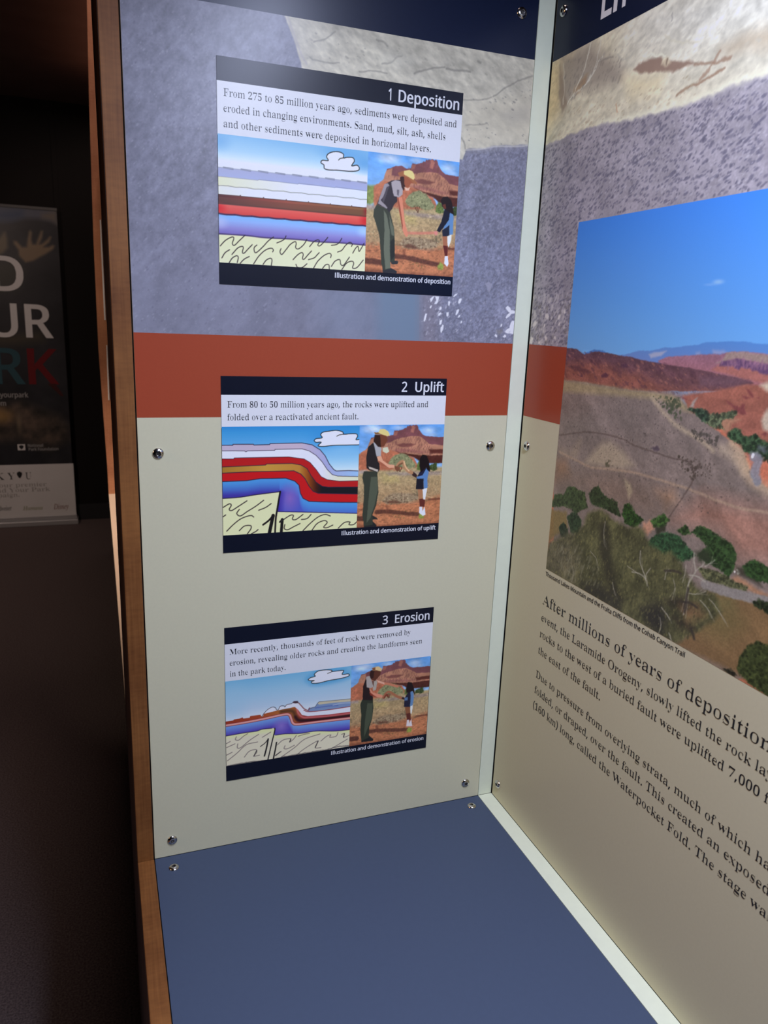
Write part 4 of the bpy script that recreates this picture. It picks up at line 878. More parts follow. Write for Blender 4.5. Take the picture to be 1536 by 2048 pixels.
p.spots([(9, 891.1), (139.9, 888.8), (258.1, 883), (253.3, 907.8), (106.8, 917.7), (28.7, 918.6)], 90, 0.6, 1.8, (140, 126, 116), 123, a=0.55, aspect=2.0, ang=0.3)
p.spots([(114.4, 969.6), (320, 940), (326.2, 909), (157.5, 935.5)], 60, 0.6, 1.8, (150, 146, 150), 124, a=0.45, aspect=2.0, ang=0.3)
p.spots([(22.6, 974.2), (138.4, 955.3), (144.1, 924.2), (43.6, 928.9)], 110, 0.6, 1.7, (104, 96, 100), 125, a=0.5, aspect=1.8, ang=0.9)
p.build('rock_picture', fs, side, ILL_R, M['print'])

# canyon photograph
p = Picture(88.2, 520, 380.3, 793, 0.55, (170, 90, 74), stepu=0.7)
edge = 326 + (938 - p.V) * 0.2005
p.X = np.where(p.U > edge, 2 * edge - p.U, p.U)
keep = p.X


def wobble(a, s, seed):
    p.warp(a, s, seed)
    p.X = p.X - p.U + keep
    p.Y = p.Y + (vnoise(p.U, p.V, s / 6, seed + 9) - 0.5) * a * 0.8


p.poly([(60, 830), (620, 830), (620, 610), (60, 610)], (40, 97, 198), 1, col2=(102, 146, 202))
cl = [(315.1, 721.1)]
p.blob(cl[0][0], cl[0][1], 11, 3.6, (140, 165, 222), 0.6)
p.blob(cl[0][0] - 10, cl[0][1] - 2, 12, 2, (120, 150, 214), 0.4)
wobble(0.7, 9, 200)
p.poly([(179.4, 650.2), (201, 652.4), (216.7, 656.4), (234.5, 657.3), (257.3, 661.6), (281.1, 663.6), (301.6, 666.2), (308.5, 668.7), (342.8, 670.8), (359, 670.6), (380.1, 670), (417.4, 669.9), (421.7, 649), (295.4, 639.4), (233.2, 640.4), (179.9, 647.4)], (68, 108, 178), 0.7, col2=(92, 108, 170))
p.poly([(120.9, 648.2), (142.1, 654), (158.2, 654), (169.1, 650.7), (165, 645), (121.9, 642.5)], (60, 96, 164), 0.8)
p.poly([(234.1, 653.7), (243.4, 656.7), (260, 658.2), (252.6, 653.3), (238, 650.5)], (142, 140, 172), 1.2, a=0.8)
p.poly([(299.5, 658.5), (304.2, 659.5), (305.7, 656.8), (300, 655.8)], (134, 132, 172), 2, a=0.7)
p.poly([(320.1, 661.6), (332.9, 662.3), (337.7, 660.5), (321.7, 658.3)], (140, 132, 170), 2, a=0.7)
p.poly([(249.3, 647.9), (263, 653.3), (301.5, 657), (328.1, 659.1), (342.9, 661.7), (363.8, 662.7), (381.7, 661.9), (419, 662.2), (424.9, 633.5), (367.1, 630.1), (296.2, 635.4), (258.6, 643.6)], (124, 82, 114), 0.8, col2=(138, 82, 96))
p.grain(0.10, 9, 201, octaves=3, ax=3, mask=p.mask([(249.3, 647.9), (263, 653.3), (342.9, 661.7), (405.2, 663.1), (411.5, 632.1), (367.1, 630.1), (258.6, 643.6)], 1))
# purple cliffs under their tan cap
p.poly([(325.9, 651.1), (331.9, 653.5), (337.6, 661.2), (356.5, 662.4), (370.9, 661.6), (381.9, 661.2), (402.1, 661.4), (403.6, 654.2), (383.4, 653.8), (369.8, 654.9), (350, 656.6), (338.1, 653.9)], (128, 104, 110), 1.2)
p.poly([(321.5, 644.7), (329.8, 650), (350.4, 650.1), (368.4, 649.3), (384.8, 646.7), (405.2, 646.4), (407, 637.4), (386.5, 638.1), (358.5, 639.5), (335.8, 643)], (142, 82, 84), 1.5)
p.poly([(330, 649), (332, 652.9), (342.5, 654.5), (349.1, 656.5), (357.9, 655.7), (369.8, 654.5), (383.4, 653.5), (403.7, 653.6), (405.3, 645.8), (385, 645.5), (377.3, 645.8), (373.5, 648.4), (368.8, 647.4), (365, 649.7), (360.1, 648.8), (356.5, 649.8), (353.6, 647), (349.1, 648), (345.9, 650.4), (339.1, 649)], (82, 54, 96), 1.0)
p.spots([(331.2, 652.1), (357.9, 655.7), (396.2, 653.1), (397.4, 647.7), (360, 649.4), (332.8, 648.9)], 90, 0.5, 1.4, (126, 84, 118), 203, a=0.5, aspect=2.5, ang=1.5)
# dark ridge on the left and the red slopes under it
p.poly([(72.2, 652.9), (89.1, 653.2), (108.5, 653.3), (123.7, 648.1), (142.6, 651.4), (149.2, 652.3), (158.5, 652), (175.4, 651.5), (199.1, 650), (231.9, 647.5), (264.5, 645.3), (294.4, 644.6), (322.5, 642.7), (357.2, 639.7), (372, 637.3), (342.9, 627.8), (279.2, 621.6), (191.1, 613.1), (79.7, 609.2)], (78, 52, 72), 0.7, col2=(112, 66, 68))
p.poly([(87.9, 633.8), (133.6, 640), (166.1, 638.9), (192.4, 633), (220.9, 633.7), (249.1, 625.9), (279.2, 621.6), (316.9, 625.3), (300.5, 612.9), (217.1, 603.6), (90, 603.3)], (128, 70, 64), 6, a=0.7)
ridge = [(72.2, 652.9), (108.5, 653.3), (149.2, 652.3), (199.1, 650), (264.5, 645.3), (357.2, 639.7), (372, 637.3), (342.9, 627.8), (279.7, 618.9), (191.1, 613.1), (80.2, 605.8)]
p.grain(0.18, 7, 204, octaves=4, mask=p.mask(ridge, 1), ax=2.2, ang=-0.3)
p.spots(ridge, 240, 0.5, 2.0, (70, 42, 60), 205, a=0.5, aspect=2.4, ang=-0.4)
p.spots(ridge, 120, 0.5, 1.4, (172, 104, 92), 206, a=0.35, aspect=2.4, ang=-0.4)
p.poly([(159, 627.4), (167.5, 631.2), (173.1, 628.5), (168.6, 625), (160.7, 625.2)], (70, 38, 60), 1.0, a=0.8)
p.poly([(190.9, 641.3), (200.3, 643.4), (204.5, 639.9), (196.4, 638.2)], (66, 40, 66), 1.0, a=0.7)
p.poly([(94.2, 632.5), (114.6, 634.7), (140.9, 630), (135.9, 627.2), (115.6, 629)], (72, 42, 56), 1.4, a=0.7)
p.poly([(307.1, 637.6), (331.7, 640.8), (368.7, 638.2), (350.3, 632.9), (325, 630), (310.6, 629.3)], (92, 64, 84), 3, a=0.7)
# red domes
domes = [(289.7, 618.5), (317, 624.6), (350.5, 631.7), (365.9, 635.9), (376.8, 636.5), (387.2, 634.5), (424.4, 635.7), (435.3, 582.3), (386.3, 573.3), (360.4, 581.5), (348.1, 592.5), (339.4, 601.6), (316.8, 606.7), (297.5, 608.4)]
p.poly(domes, (132, 74, 68), 1.5)
p.grain(0.16, 8, 207, octaves=4, mask=p.mask(domes, 1), ax=2, ang=0.2)
for c in ([(343.4, 620.2), (348.5, 619.4), (353.5, 616.6), (361.6, 615.5), (362.6, 618.9), (366, 619), (366.2, 616), (369, 610.5), (364.5, 609.2), (357.1, 611.6), (353, 614.5)], [(364.7, 631.9), (367.7, 631.9), (371.6, 629), (374.1, 626.7), (373.2, 625), (369.4, 627.5)],
          [(361.6, 626.4), (366.4, 625.9), (370.7, 625), (366, 623.6), (362.3, 624.8)], [(388, 596.1), (391.6, 598.6), (394.2, 597.7), (392.3, 594.8)], [(378, 625.8), (380.3, 626.7), (380.7, 624.8)], [(287, 617), (295.5, 616.4), (296.7, 615.1), (290.5, 615.5)]):
    p.poly(c, (104, 48, 56), 0.9, a=0.85)
p.poly([(378.4, 636.1), (386.2, 639.9), (405.3, 645.8), (408.1, 632), (387.8, 631.9)], (168, 148, 140), 2)
p.poly([(385.8, 607.4), (387.7, 614.1), (390.5, 618.3), (409.7, 624.2), (414.8, 598.9), (394.4, 599), (389.6, 600.2)], (158, 138, 134), 2)
p.poly([(341.3, 600.8), (346, 604.5), (356.6, 605.5), (363.6, 605.1), (354, 600.5), (353.6, 593.6), (346.7, 591.9)], (148, 106, 90), 2, a=0.8)
p.poly([(301, 609.1), (304, 614.5), (308.2, 618.5), (309.2, 618.6), (306.3, 612.6), (306, 609)], (136, 130, 140), 1.2, a=0.8)
# grey brown hill
hill = [(66, 614.1), (90.9, 616.2), (137.6, 617.3), (185.5, 616.4), (237.6, 616.8), (271.7, 618.1), (286.4, 615.4), (303.9, 605.1), (328, 596.2), (350.7, 587.7), (372.3, 579.7), (376.3, 571.5), (384.7, 561.7), (403.6, 553.1), (444.5, 537.4), (470.2, 411.9), (128.1, 247.4)]
p.poly(hill, (108, 93, 98), 1.0)
hm = p.mask(hill, 1)
p.poly([(66, 614.1), (90.9, 616.2), (185.5, 616.4), (271.7, 618.1), (286.5, 614.8), (304.1, 604.5), (294.5, 604), (260.5, 611.3), (187, 608), (68.2, 601.1)], (134, 116, 92), 3, a=0.75)
p.poly([(333.5, 530.4), (407.1, 535.8), (445.5, 536.8), (454, 495.2), (383.6, 485.6), (357.4, 502.7), (299.6, 498.8)], (142, 92, 86), 14, a=0.75)
p.poly([(84.5, 520.1), (109.9, 522.9), (118.7, 508.4), (89.1, 493.1)], (146, 100, 78), 8, a=0.6)
p.poly([(269.3, 521.8), (294, 528.7), (302.1, 518.8), (287.3, 507.8)], (142, 98, 74), 8, a=0.5)
p.poly([(87.5, 502.1), (201.3, 524.9), (262.3, 523.3), (282.2, 500.4), (207.9, 488.4), (150.6, 499.1), (90.3, 485.9)], (112, 88, 84), 14, a=0.6)
p.grain(0.17, 22, 208, octaves=5, mask=hm, ax=2.4, ang=-0.6, tint=(1, 0.97, 1.02))
p.grain(0.11, 5, 209, octaves=4, mask=hm, ax=1.6, ang=-0.5)
p.poly([(145.7, 526.8), (160.2, 542.3), (174.6, 554.7), (190, 558.5), (211.8, 551.2), (233.4, 540.5), (215.2, 532.5), (179.2, 528.9)], (142, 124, 116), 5, a=0.85)
p.poly([(219.3, 523.7), (230, 519.5), (234.9, 512.6), (230.5, 503.6), (226.7, 510.8), (222, 516.2)], (150, 132, 116), 2, a=0.7)
p.poly([(91.7, 536), (114.2, 534.4), (132.2, 553.1), (135.7, 550.2), (130.6, 528.4), (99.4, 528.2)], (136, 116, 108), 5, a=0.5)
p.line([(247.5, 611.3), (255, 606.4), (269.3, 598.1), (285.1, 590.3), (297.8, 586.5), (318, 581.3), (337.7, 573.8)], 4.0, (156, 136, 124), 2, a=0.7)
p.line([(346.8, 577.4), (355.5, 574.8), (366.3, 569.9), (376.3, 562.9)], 9, (164, 142, 134), 4, a=0.6)
p.line([(357.1, 584.6), (370.7, 578.1), (377.6, 569.3), (382.3, 562.8)], 4, (164, 130, 112), 2, a=0.6)
p.line([(359.2, 583.1), (373.9, 568.6), (384.3, 557.7), (403.9, 551.6)], 10, (168, 138, 122), 4, a=0.6)
p.line([(92.6, 530.6), (130.9, 526.7), (160.5, 524.5), (200.4, 529.7), (230.1, 532.3), (262.7, 533.4), (293.1, 533), (323.5, 532.4), (352, 530.5), (378.2, 530), (407.6, 533.3)], 2.6, (142, 116, 108), 1.0, a=0.75)
p.warp(0.9, 3, 222)
p.X = p.X - p.U + keep
p.line([(89.3, 550.1), (139.6, 561.5), (175.6, 564.5), (209.4, 564.3), (229.7, 560.5), (257.9, 559.1), (288.4, 557.8), (308.7, 558.6), (315.8, 552.1), (318.3, 544.1), (313.6, 533), (304.3, 517.8), (293, 500.2)], 1.7, (76, 60, 62), 0.7, a=0.7)
p.spots([(93.4, 601.9), (281.3, 610.7), (361.2, 577.8), (105, 534.1)], 260, 0.3, 1.0, (62, 52, 58), 210, a=0.7)
p.spots([(87.5, 560.6), (356.2, 598.4), (405.4, 544.3), (354.3, 518.6), (276.9, 505.2), (99.2, 491.6)], 380, 0.3, 1.0, (64, 52, 56), 211, a=0.65)
p.spots([(247, 614.2), (286.1, 616.8), (292.2, 595.4), (279.9, 596.6)], 90, 0.8, 2.2, (60, 66, 52), 212, a=0.85)
p.spots([(287.5, 562.7), (323.6, 562), (320.3, 538.8), (307.1, 546.1)], 60, 0.7, 1.8, (62, 52, 50), 213, a=0.8)
p.spots([(308.3, 560.6), (342.1, 562.7), (339.4, 548.4), (318.8, 547)], 40, 0.6, 1.6, (66, 54, 54), 217, a=0.8)
p.spots([(306.9, 589), (342, 587.8), (342.2, 577.4), (310.3, 581.5)], 70, 0.7, 1.8, (62, 56, 56), 218, a=0.8)
p.spots([(185.9, 536.8), (198.7, 539.1), (200.1, 531.2), (184.5, 529.9)], 14, 1.0, 2.0, (74, 68, 58), 214, a=0.8)
p.poly([(255.3, 562.1), (262.8, 565.7), (267.8, 563.4), (263.8, 560.4)], (62, 46, 62), 1.0, a=0.7)
p.poly([(257, 563.5), (265.5, 565.6), (267.3, 562.2), (259.9, 560.2)], (70, 56, 74), 1.0, a=0.8)
# greenery in the valley
wobble(2.2, 7, 230)


def foliage(pts, col, seed, light=(1.35, 1.3, 1.2), dark=0.5, n=70, r=1.5):
    c = np.array(col, float) * np.array((0.86, 0.82, 0.84))
    p.poly(pts, c, 1.0)
    p.grain(0.35, 4.5, seed + 3, octaves=3, mask=p.mask(pts, 1.0))
    n = n * 2
    p.spots(pts, n, 0.4, r, np.clip(c * np.array(light), 0, 255), seed, a=0.5, aspect=1.2, ang=0.4)
    p.spots(pts, n, 0.4, r * 1.2, c * dark, seed + 1, a=0.6, aspect=1.2, ang=0.4)


foliage([(299.2, 607.5), (309.2, 607.9), (320.8, 609.3), (326.2, 605.8), (338.2, 607.3), (346.8, 609.7), (357.1, 611.6), (358.5, 609.1), (354, 605.2), (343.6, 603.2), (342.6, 598.9), (347.1, 594.7), (334.3, 593.6), (325, 597.2), (310.2, 603.1)], (92, 108, 86), 231)
foliage([(299.2, 607.5), (309.1, 608.6), (320.8, 609.3), (326.5, 604.4), (326.5, 599.5), (318.8, 599.2), (310.2, 603.1)], (56, 82, 68), 233, n=30)
foliage([(351.7, 589.3), (353.5, 594.3), (360, 596.9), (366.3, 596.2), (367.2, 591.6), (374.9, 591.5), (381.7, 595.1), (387.4, 591.4), (396.1, 590.2), (416.8, 589.2), (420, 573.4), (399.3, 574.6), (386, 577.4), (373.9, 579.3), (366.1, 584.1)], (52, 80, 58), 235, n=120)
p.poly([(386.2, 584.7), (394, 586.7), (397.3, 584.6), (393.4, 581.4), (387.7, 581.7)], (84, 86, 112), 2, a=0.7)
p.line([(383.8, 576.4), (389.2, 574.1), (388.3, 568), (388.3, 562), (391.7, 557.3)], 9, (110, 108, 132), 1.2, a=0.9)
p.spots([(381.8, 578), (385, 578.6), (385.4, 576.7), (382.2, 576.1)], 3, 1.0, 1.6, (210, 205, 215), 240)
foliage([(81.6, 457.5), (91.8, 476.9), (109.2, 480.9), (121.1, 494.5), (151.5, 494), (160.3, 476.7), (141.3, 466.7), (113, 467.9)], (58, 78, 48), 241)
foliage([(158.8, 493.9), (174.8, 507.4), (187.4, 498.6), (211.7, 495.9), (220.7, 481.6), (195.5, 483.6), (168, 482.1)], (48, 68, 44), 243)
foliage([(222.5, 485.4), (224.5, 495.7), (232.4, 499.5), (242.4, 492), (257.4, 487.9), (245.3, 475.9), (227.9, 476.9)], (42, 76, 34), 245)
p.poly([(85.2, 456.5), (120.3, 462.4), (126.5, 444.6), (88.4, 417)], (112, 92, 58), 2, a=0.9)
foliage([(122.9, 456.6), (136.5, 468.2), (151.4, 460.3), (149.6, 440), (132, 440.6)], (44, 66, 46), 247, n=40)
foliage([(107.4, 439.5), (115.7, 448.2), (126.8, 442.9), (128.8, 431.4), (112.9, 430.6)], (36, 54, 40), 249, n=24)
p.poly([(255.7, 484.2), (267.3, 490.4), (275.4, 483.2), (266.8, 474.6), (257.1, 476.7)], (172, 118, 104), 2, a=0.85)
foliage([(267.6, 488.9), (278.4, 497.2), (285.2, 501.5), (293.6, 497.3), (287.8, 488.1), (274.1, 484.4)], (60, 100, 48), 251, n=40)
p.poly([(276.2, 485), (290.6, 490.4), (291.7, 484.6), (279.7, 478.2)], (40, 40, 34), 1.5, a=0.9)
foliage([(266.3, 465), (277.6, 477.6), (293.9, 484.5), (310.5, 485.3), (324, 478.8), (334.9, 473.3), (317.2, 461.1), (296.5, 459.2), (272.9, 454.2)], (44, 84, 56), 253, n=110)
foliage([(306.5, 490.2), (317.2, 498.3), (324.1, 493.6), (316.2, 487.7)], (52, 84, 44), 255, n=24)
foliage([(324.1, 493.6), (334.9, 503.4), (354.1, 501.1), (372.8, 496.7), (381.8, 490.5), (382.7, 477), (377.2, 465.5), (363.6, 470.8), (347.1, 469.8), (336.7, 473.9), (347.5, 487.2)], (46, 76, 42), 257, n=120)
p.poly([(334.1, 477.4), (348.1, 484.5), (356.9, 477.2), (352.7, 470.2), (339.6, 468.9)], (40, 46, 36), 3, a=0.85)
# meadow, road and banks at the right foot
wobble(1.0, 8, 260)
meadow = [(322.7, 377.5), (339.6, 397.1), (356, 414.3), (355.7, 445.2), (376.5, 451.1), (401.3, 455.9), (422.6, 458.4), (460.2, 464.9), (476.8, 383.7), (437.7, 383.6), (389.8, 383.3)]
p.poly(meadow, (112, 84, 60), 4)
mm = p.mask(meadow, 3)
p.grain(0.14, 16, 261, octaves=4, mask=mm, ax=1.8, ang=-0.4)
p.poly([(351.1, 419.9), (379.3, 436.6), (397.8, 431.1), (384, 412.7), (357.3, 407.4)], (96, 88, 56), 16, a=0.7)
p.poly([(365.2, 444.2), (385.7, 448.9), (387.3, 441), (370.7, 434.7)], (96, 92, 60), 10, a=0.7)
p.poly([(380.5, 466.6), (386.4, 471.4), (398.7, 468.7), (412.2, 466.6), (421.2, 465.8), (445.6, 467), (422.1, 460.9), (400, 462.3), (381.5, 461.4)], (146, 104, 88), 2)
foliage([(338.9, 462.8), (360.7, 467.1), (380.7, 465.3), (399.5, 464.9), (398.7, 460.5), (375.4, 456.4), (350, 454.8)], (92, 98, 72), 262, n=50)
p.line([(351, 450.1), (367.4, 451.5), (389.8, 454.5), (409.2, 457.5), (431.9, 461.2)], 9, (118, 110, 120), 1.0)
p.spots([(381.9, 476.8), (388.9, 476.3), (389.6, 472.4), (382.7, 472.9)], 8, 0.8, 1.6, (205, 200, 205), 264)
p.poly([(383.3, 478.6), (393.1, 480.4), (408.9, 474.9), (414.6, 470.2), (401.6, 471), (386.2, 472.6)], (48, 44, 40), 2, a=0.85)
wobble(2.2, 7, 265)
foliage([(391.5, 479.9), (395.1, 487.1), (401.8, 490.5), (416.6, 488.6), (454, 495.2), (456.9, 481.2), (419.4, 474.5), (404.4, 473.3), (395.1, 474.3)], (44, 74, 40), 266, n=60)
foliage([(406.5, 454.4), (413.7, 459.1), (422.6, 458.4), (446.5, 462.2), (448.5, 452.6), (424.4, 449.7), (410.4, 451.1)], (40, 52, 34), 268, n=30)
foliage([(387.3, 382.1), (396.6, 385), (404, 382.7), (395.9, 379.6)], (58, 54, 44), 270, n=20)
foliage([(403.5, 389.6), (403.2, 399.5), (409.6, 414.3), (420.9, 422.9), (429.6, 423.7), (466.9, 432.1), (478, 377.8), (438.7, 378.6), (419.4, 381.6), (407.1, 384.2)], (60, 72, 40), 272, n=170)
# olive trees with bare branches in front
tree = [(81.4, 375.5), (89, 413.3), (116.3, 429.7), (145.2, 444.2), (155.5, 454.2), (162.6, 472), (187.6, 482), (210.2, 475.6), (235.9, 474.1), (256.5, 479.7), (270.7, 466.2), (291.4, 463), (301.3, 467.6), (319.3, 461), (329.6, 449.4), (342.6, 443.5), (364.9, 445.6), (376.5, 432.6), (364.8, 417.9), (343.9, 395.8), (322.7, 377.5), (278.3, 375), (215.1, 374), (142.1, 372.8)]
p.poly(tree, (73, 71, 50), 3)
tm = p.mask(tree, 3)
p.poly([(75.7, 409.4), (131.4, 434.9), (153.5, 413.9), (150.3, 379.5), (81.7, 373.6)], (92, 84, 74), 14, a=0.75)
p.grain(0.34, 16, 280, octaves=5, mask=tm, ax=1.5, ang=1.2, tint=(1, 1, 0.9))
p.grain(0.22, 3, 284, octaves=3, mask=tm, ax=1.8, ang=1.2)
p.poly([(185.9, 460.6), (194.9, 471.6), (204.4, 463.9), (212.7, 432.3), (227.9, 406.5), (240.5, 393.9), (217, 394), (201.7, 418.4), (190.9, 432.5)], (44, 40, 34), 5, a=0.85)
p.poly([(164.1, 388), (202.7, 397.7), (235.7, 392.1), (238, 379.3), (206, 379.4), (166.2, 375.8)], (42, 38, 40), 8, a=0.8)
p.poly([(269.9, 394.9), (294.6, 410.7), (309.7, 400.6), (304.4, 382.5), (281.8, 381.4)], (38, 34, 36), 7, a=0.85)
p.poly([(302.3, 416.7), (325.5, 428.3), (345.8, 426.8), (343.3, 419.8), (316, 412.5)], (44, 36, 32), 5, a=0.8)
p.poly([(317.4, 405.2), (337.7, 407), (348, 405.1), (345.2, 399.4), (325.2, 397.4)], (44, 34, 30), 5, a=0.85)
p.poly([(327.7, 416.9), (345.8, 426.8), (354.6, 421.2), (337.5, 408.5)], (146, 96, 72), 8, a=0.6)
p.spots(tree, 900, 0.3, 1.3, (120, 114, 72), 281, a=0.4, aspect=1.8, ang=1.3)
p.spots(tree, 800, 0.3, 1.5, (46, 45, 34), 282, a=0.5, aspect=1.8, ang=1.3)
p.spots([(89, 413.3), (161.9, 434.5), (211, 397.1), (140.8, 380)], 120, 0.6, 2.0, (116, 112, 102), 283, a=0.4, aspect=3, ang=1.2)
wobble(0.6, 5, 290)
for c, w_ in (([(258.4, 454.6), (259.7, 443.7), (264.4, 437.1), (271, 429.6), (274.6, 422.7)], 2.0), ([(249.1, 428.8), (260.8, 431), (271.1, 428.8)], 1.6), ([(276.4, 441.8), (271.9, 434.7), (271.3, 428.1)], 1.4), ([(241, 432.8), (251.1, 431.1), (258.6, 430.3)], 1.0),
              ([(332.3, 474.7), (334.8, 465.9), (337.6, 459.5), (335, 452.7), (331.4, 445.5), (330.2, 436.1), (331.4, 424.4), (330.2, 412.5)], 2.6), ([(330, 452.5), (340.5, 454.5), (351.3, 453.1)], 1.6), ([(337.6, 459.5), (344.1, 466), (347, 470.5)], 1.4),
              ([(348.5, 467.4), (354.3, 471.4), (358.8, 476.7)], 1.4), ([(324.3, 461.1), (324.3, 450.6), (322.8, 442.6)], 1.2), ([(299.6, 407.8), (306.9, 404.2), (313, 400.3)], 1.6), ([(300.2, 380.8), (301.9, 389.5), (299.5, 396.6)], 1.2),
              ([(314.5, 386.7), (318.9, 380.6)], 1.8), ([(348.4, 433.7), (358.9, 428.8), (365.7, 422.6)], 1.2), ([(358.8, 439), (369, 434.1), (381.7, 424.6)], 1.0), ([(219.9, 407.2), (222.3, 401.1), (227.5, 394.3)], 1.2), ([(310.5, 441.4), (314.2, 433.4), (312.4, 420.4)], 1.0),
              ([(174.5, 429.3), (186.8, 424.2), (191.2, 415)], 1.0), ([(195.2, 470), (195.3, 454.6), (200.2, 442.2)], 1.0), ([(298.4, 437.3), (299.1, 445.3), (302.6, 449.5)], 1.2), ([(145.3, 381.5), (146.4, 393.1), (143.4, 401.4)], 1.0), ([(330.4, 434.6), (341.9, 437.2), (353.9, 444.5)], 1.0)):
    p.line(c, w_ * 0.75, (150, 144, 146), 0.6, a=0.65)
    for d_ in (1, 2, 3):
        e_ = np.array(c[-1 if d_ % 2 else 0]) + np.array((3.5 * (d_ - 2), 4.0 - d_ * 2.2))
        p.line([c[len(c) // 2], tuple((np.array(c[len(c) // 2]) + e_) / 2 + (0.8, 0.6)), tuple(e_)], w_ * 0.35, (142, 136, 138), 0.5, a=0.5)
for c, w_ in (([(331.5, 439.5), (330.8, 427.2), (331.1, 415.1)], 3.0), ([(296.8, 446.1), (313, 450.6), (319.2, 450.4)], 2.4), ([(342.5, 402.9), (348.1, 394.6)], 3.0), ([(324.4, 423.3), (336.1, 426.1), (346.1, 425.4)], 2.4)):
    p.line(c, w_, (50, 42, 42), 0.8, a=0.8)
p.warp(0, 1, 0)
land = np.clip((p.mask([(60, 700), (700, 700), (700, 300), (60, 300)], 1) - (p.C[..., 2] > p.C[..., 0] + 25)), 0, 1)
p.grain(0.10, 1.6, 295, octaves=2, mask=land)
grey = p.C.mean(-1, keepdims=True)
p.C = p.C + (grey - p.C) * (0.16 * land)[..., None]
p.build('canyon_photograph', on_side(0.00016), side, ILL_R, M['print'])

ft = on_side(0.00022)
mb = MB()
add_text(mb, 'sans', 'LIFT', ft, 0.0901, 0.9957, 0.090, width=0.0810, mat=0)
mb.build('heading_lettering', M['white_ink'], side)
mb = MB()
add_text(mb, 'sans', 'Thousand Lakes Mountain and the Fruita Cliffs from the Cohab Canyon Trail', ft, 0.0885, 0.3714, 0.0108, width=0.2515)
mb.build('photograph_caption', M['text'], side)
mb = MB()
add_text(mb, 'serif', 'After millions of years of deposition', ft, 0.0876, 0.3330, 0.0300, width=0.3640)
mb.build('opening_line', M['text'], side)
BODY, KX = 0.0222, 1.105
for para in ((('event, the Laramide Orogeny, slowly lifted the rock layers', 0.3102),
              ('rocks to the west of a buried fault were uplifted 7,000 feet', 0.2880),
              ('the east of the fault.', 0.2650)),
             (('Due to pressure from overlying strata, much of which has', 0.2308),
              ('folded, or draped, over the fault. This created an exposed', 0.2088),
              ('(160 km) long, called the Waterpocket Fold. The stage was', 0.1868))):
    mb = MB()
    for s, z in para:
        add_text(mb, 'serif', s, ft, 0.0876, z, BODY, scale_x=KX)
    mb.build('text_paragraph', M['text'], side)

# ------------------------------------------------------------------ blue shelf
shelf = thing('shelf_panel', (-0.23, -0.5, SHELF), 'flat slate blue shelf panel at the foot of the cream panel', 'shelf')
MB().box(-0.4598, -0.0003, -1.06, -0.0002, SHELF - 0.003, SHELF).build('panel_board', M['blue'], shelf, bevel=0.0003)
for x, y in ((-0.4384, -0.0237), (-0.0209, -0.0212)):
    screw(shelf, (x, y, SHELF), (0, 0, 1), (0, 1, 0), 0.4 + x)

# ------------------------------------------------------------------ the three small signs
SIGN_GROUP = 'numbered signs down the cream panel'


def make_sign(z0, z1, head, pict, picb, bnd, label, title, lines, caption):
    """z0..z1 foot and top; head, pict, picb: foot of the heading, top and foot of the pictures (m above the shelf)"""
    s = thing('information_sign', (-0.2287, -0.0009, SHELF + z0), label, 'sign', SIGN_GROUP)
    MB().box(-0.3683, -0.0897, -0.0009, -0.00015, SHELF + z0, SHELF + z1).build('sign_board', M['black'], s)
    sheet(MB(), on_facing(0.00092), -0.3683, -0.0897, pict - 0.0012, head).build('text_field', M['paper'], s)
    tx = on_facing(0.0010)
    mb = MB()
    for (txt, u0, u1, v, h) in title:
        add_text(mb, 'sans', txt, tx, u0, v, h, width=u1 - u0)
    mb.build('title_lettering', M['white_ink'], s)
    mb = MB()
    for (txt, u0, u1, v) in lines:
        add_text(mb, 'serif', txt, tx, u0, v, 0.0160, width=u1 - u0)
    mb.build('text_lettering', M['text'], s)
    mb = MB()
    txt, u0, u1, v = caption
    add_text(mb, 'sans', txt, tx, u0, v, 0.0112, width=u1 - u0)
    mb.build('caption_lettering', M['white_ink'], s)
    return s


sign_one = make_sign(0.7085, 0.9319, 0.9090, 0.8588, 0.7309, -0.2017, 'topmost small sign headed 1 Deposition, over the rock picture on the upper panel',
    (('1', -0.1814, -0.1752, 0.9134, 0.0246), ('Deposition', -0.1698, -0.0932, 0.9134, 0.0246)),
    (('From 275 to 85 million years ago, sediments were deposited and', -0.3620, -0.0959, 0.8950),
     ('eroded in changing environments. Sand, mud, silt, ash, shells', -0.3623, -0.1089, 0.8803),
     ('and other sediments were deposited in horizontal layers.', -0.3625, -0.1261, 0.8656)),
    ('Illustration and demonstration of deposition', -0.2386, -0.0923, 0.7221))
sign_two = make_sign(0.4019, 0.6095, 0.5885, 0.5523, 0.4235, -0.2022, 'middle small sign headed 2 Uplift, set across the rust band',
    (('2', -0.1502, -0.1420, 0.5931, 0.0246), ('Uplift', -0.1330, -0.0931, 0.5931, 0.0246)),
    (('From 80 to 50 million years ago, the rocks were uplifted and', -0.3618, -0.1133, 0.5742),
     ('folded over a reactivated ancient fault.', -0.3620, -0.2040, 0.5597)),
    ('Illustration and demonstration of uplift', -0.2227, -0.0939, 0.4149))
sign_three = make_sign(0.0953, 0.3062, 0.2847, 0.2351, 0.1170, -0.2034, 'lowest small sign headed 3 Erosion, below the rust band near the blue shelf',
    (('3', -0.1629, -0.1545, 0.2893, 0.0246), ('Erosion', -0.1462, -0.0943, 0.2893, 0.0246)),
    (('More recently, thousands of feet of rock were removed by', -0.3627, -0.1218, 0.2704),
     ('erosion, revealing older rocks and creating the landforms seen', -0.3629, -0.1041, 0.2558),
     ('in the park today.', -0.3628, -0.2915, 0.2410)),
    ('Illustration and demonstration of erosion', -0.2296, -0.0939, 0.1085))

# ------------------------------------------------------------------ drawn cross sections on the signs
INK = (26, 26, 32)


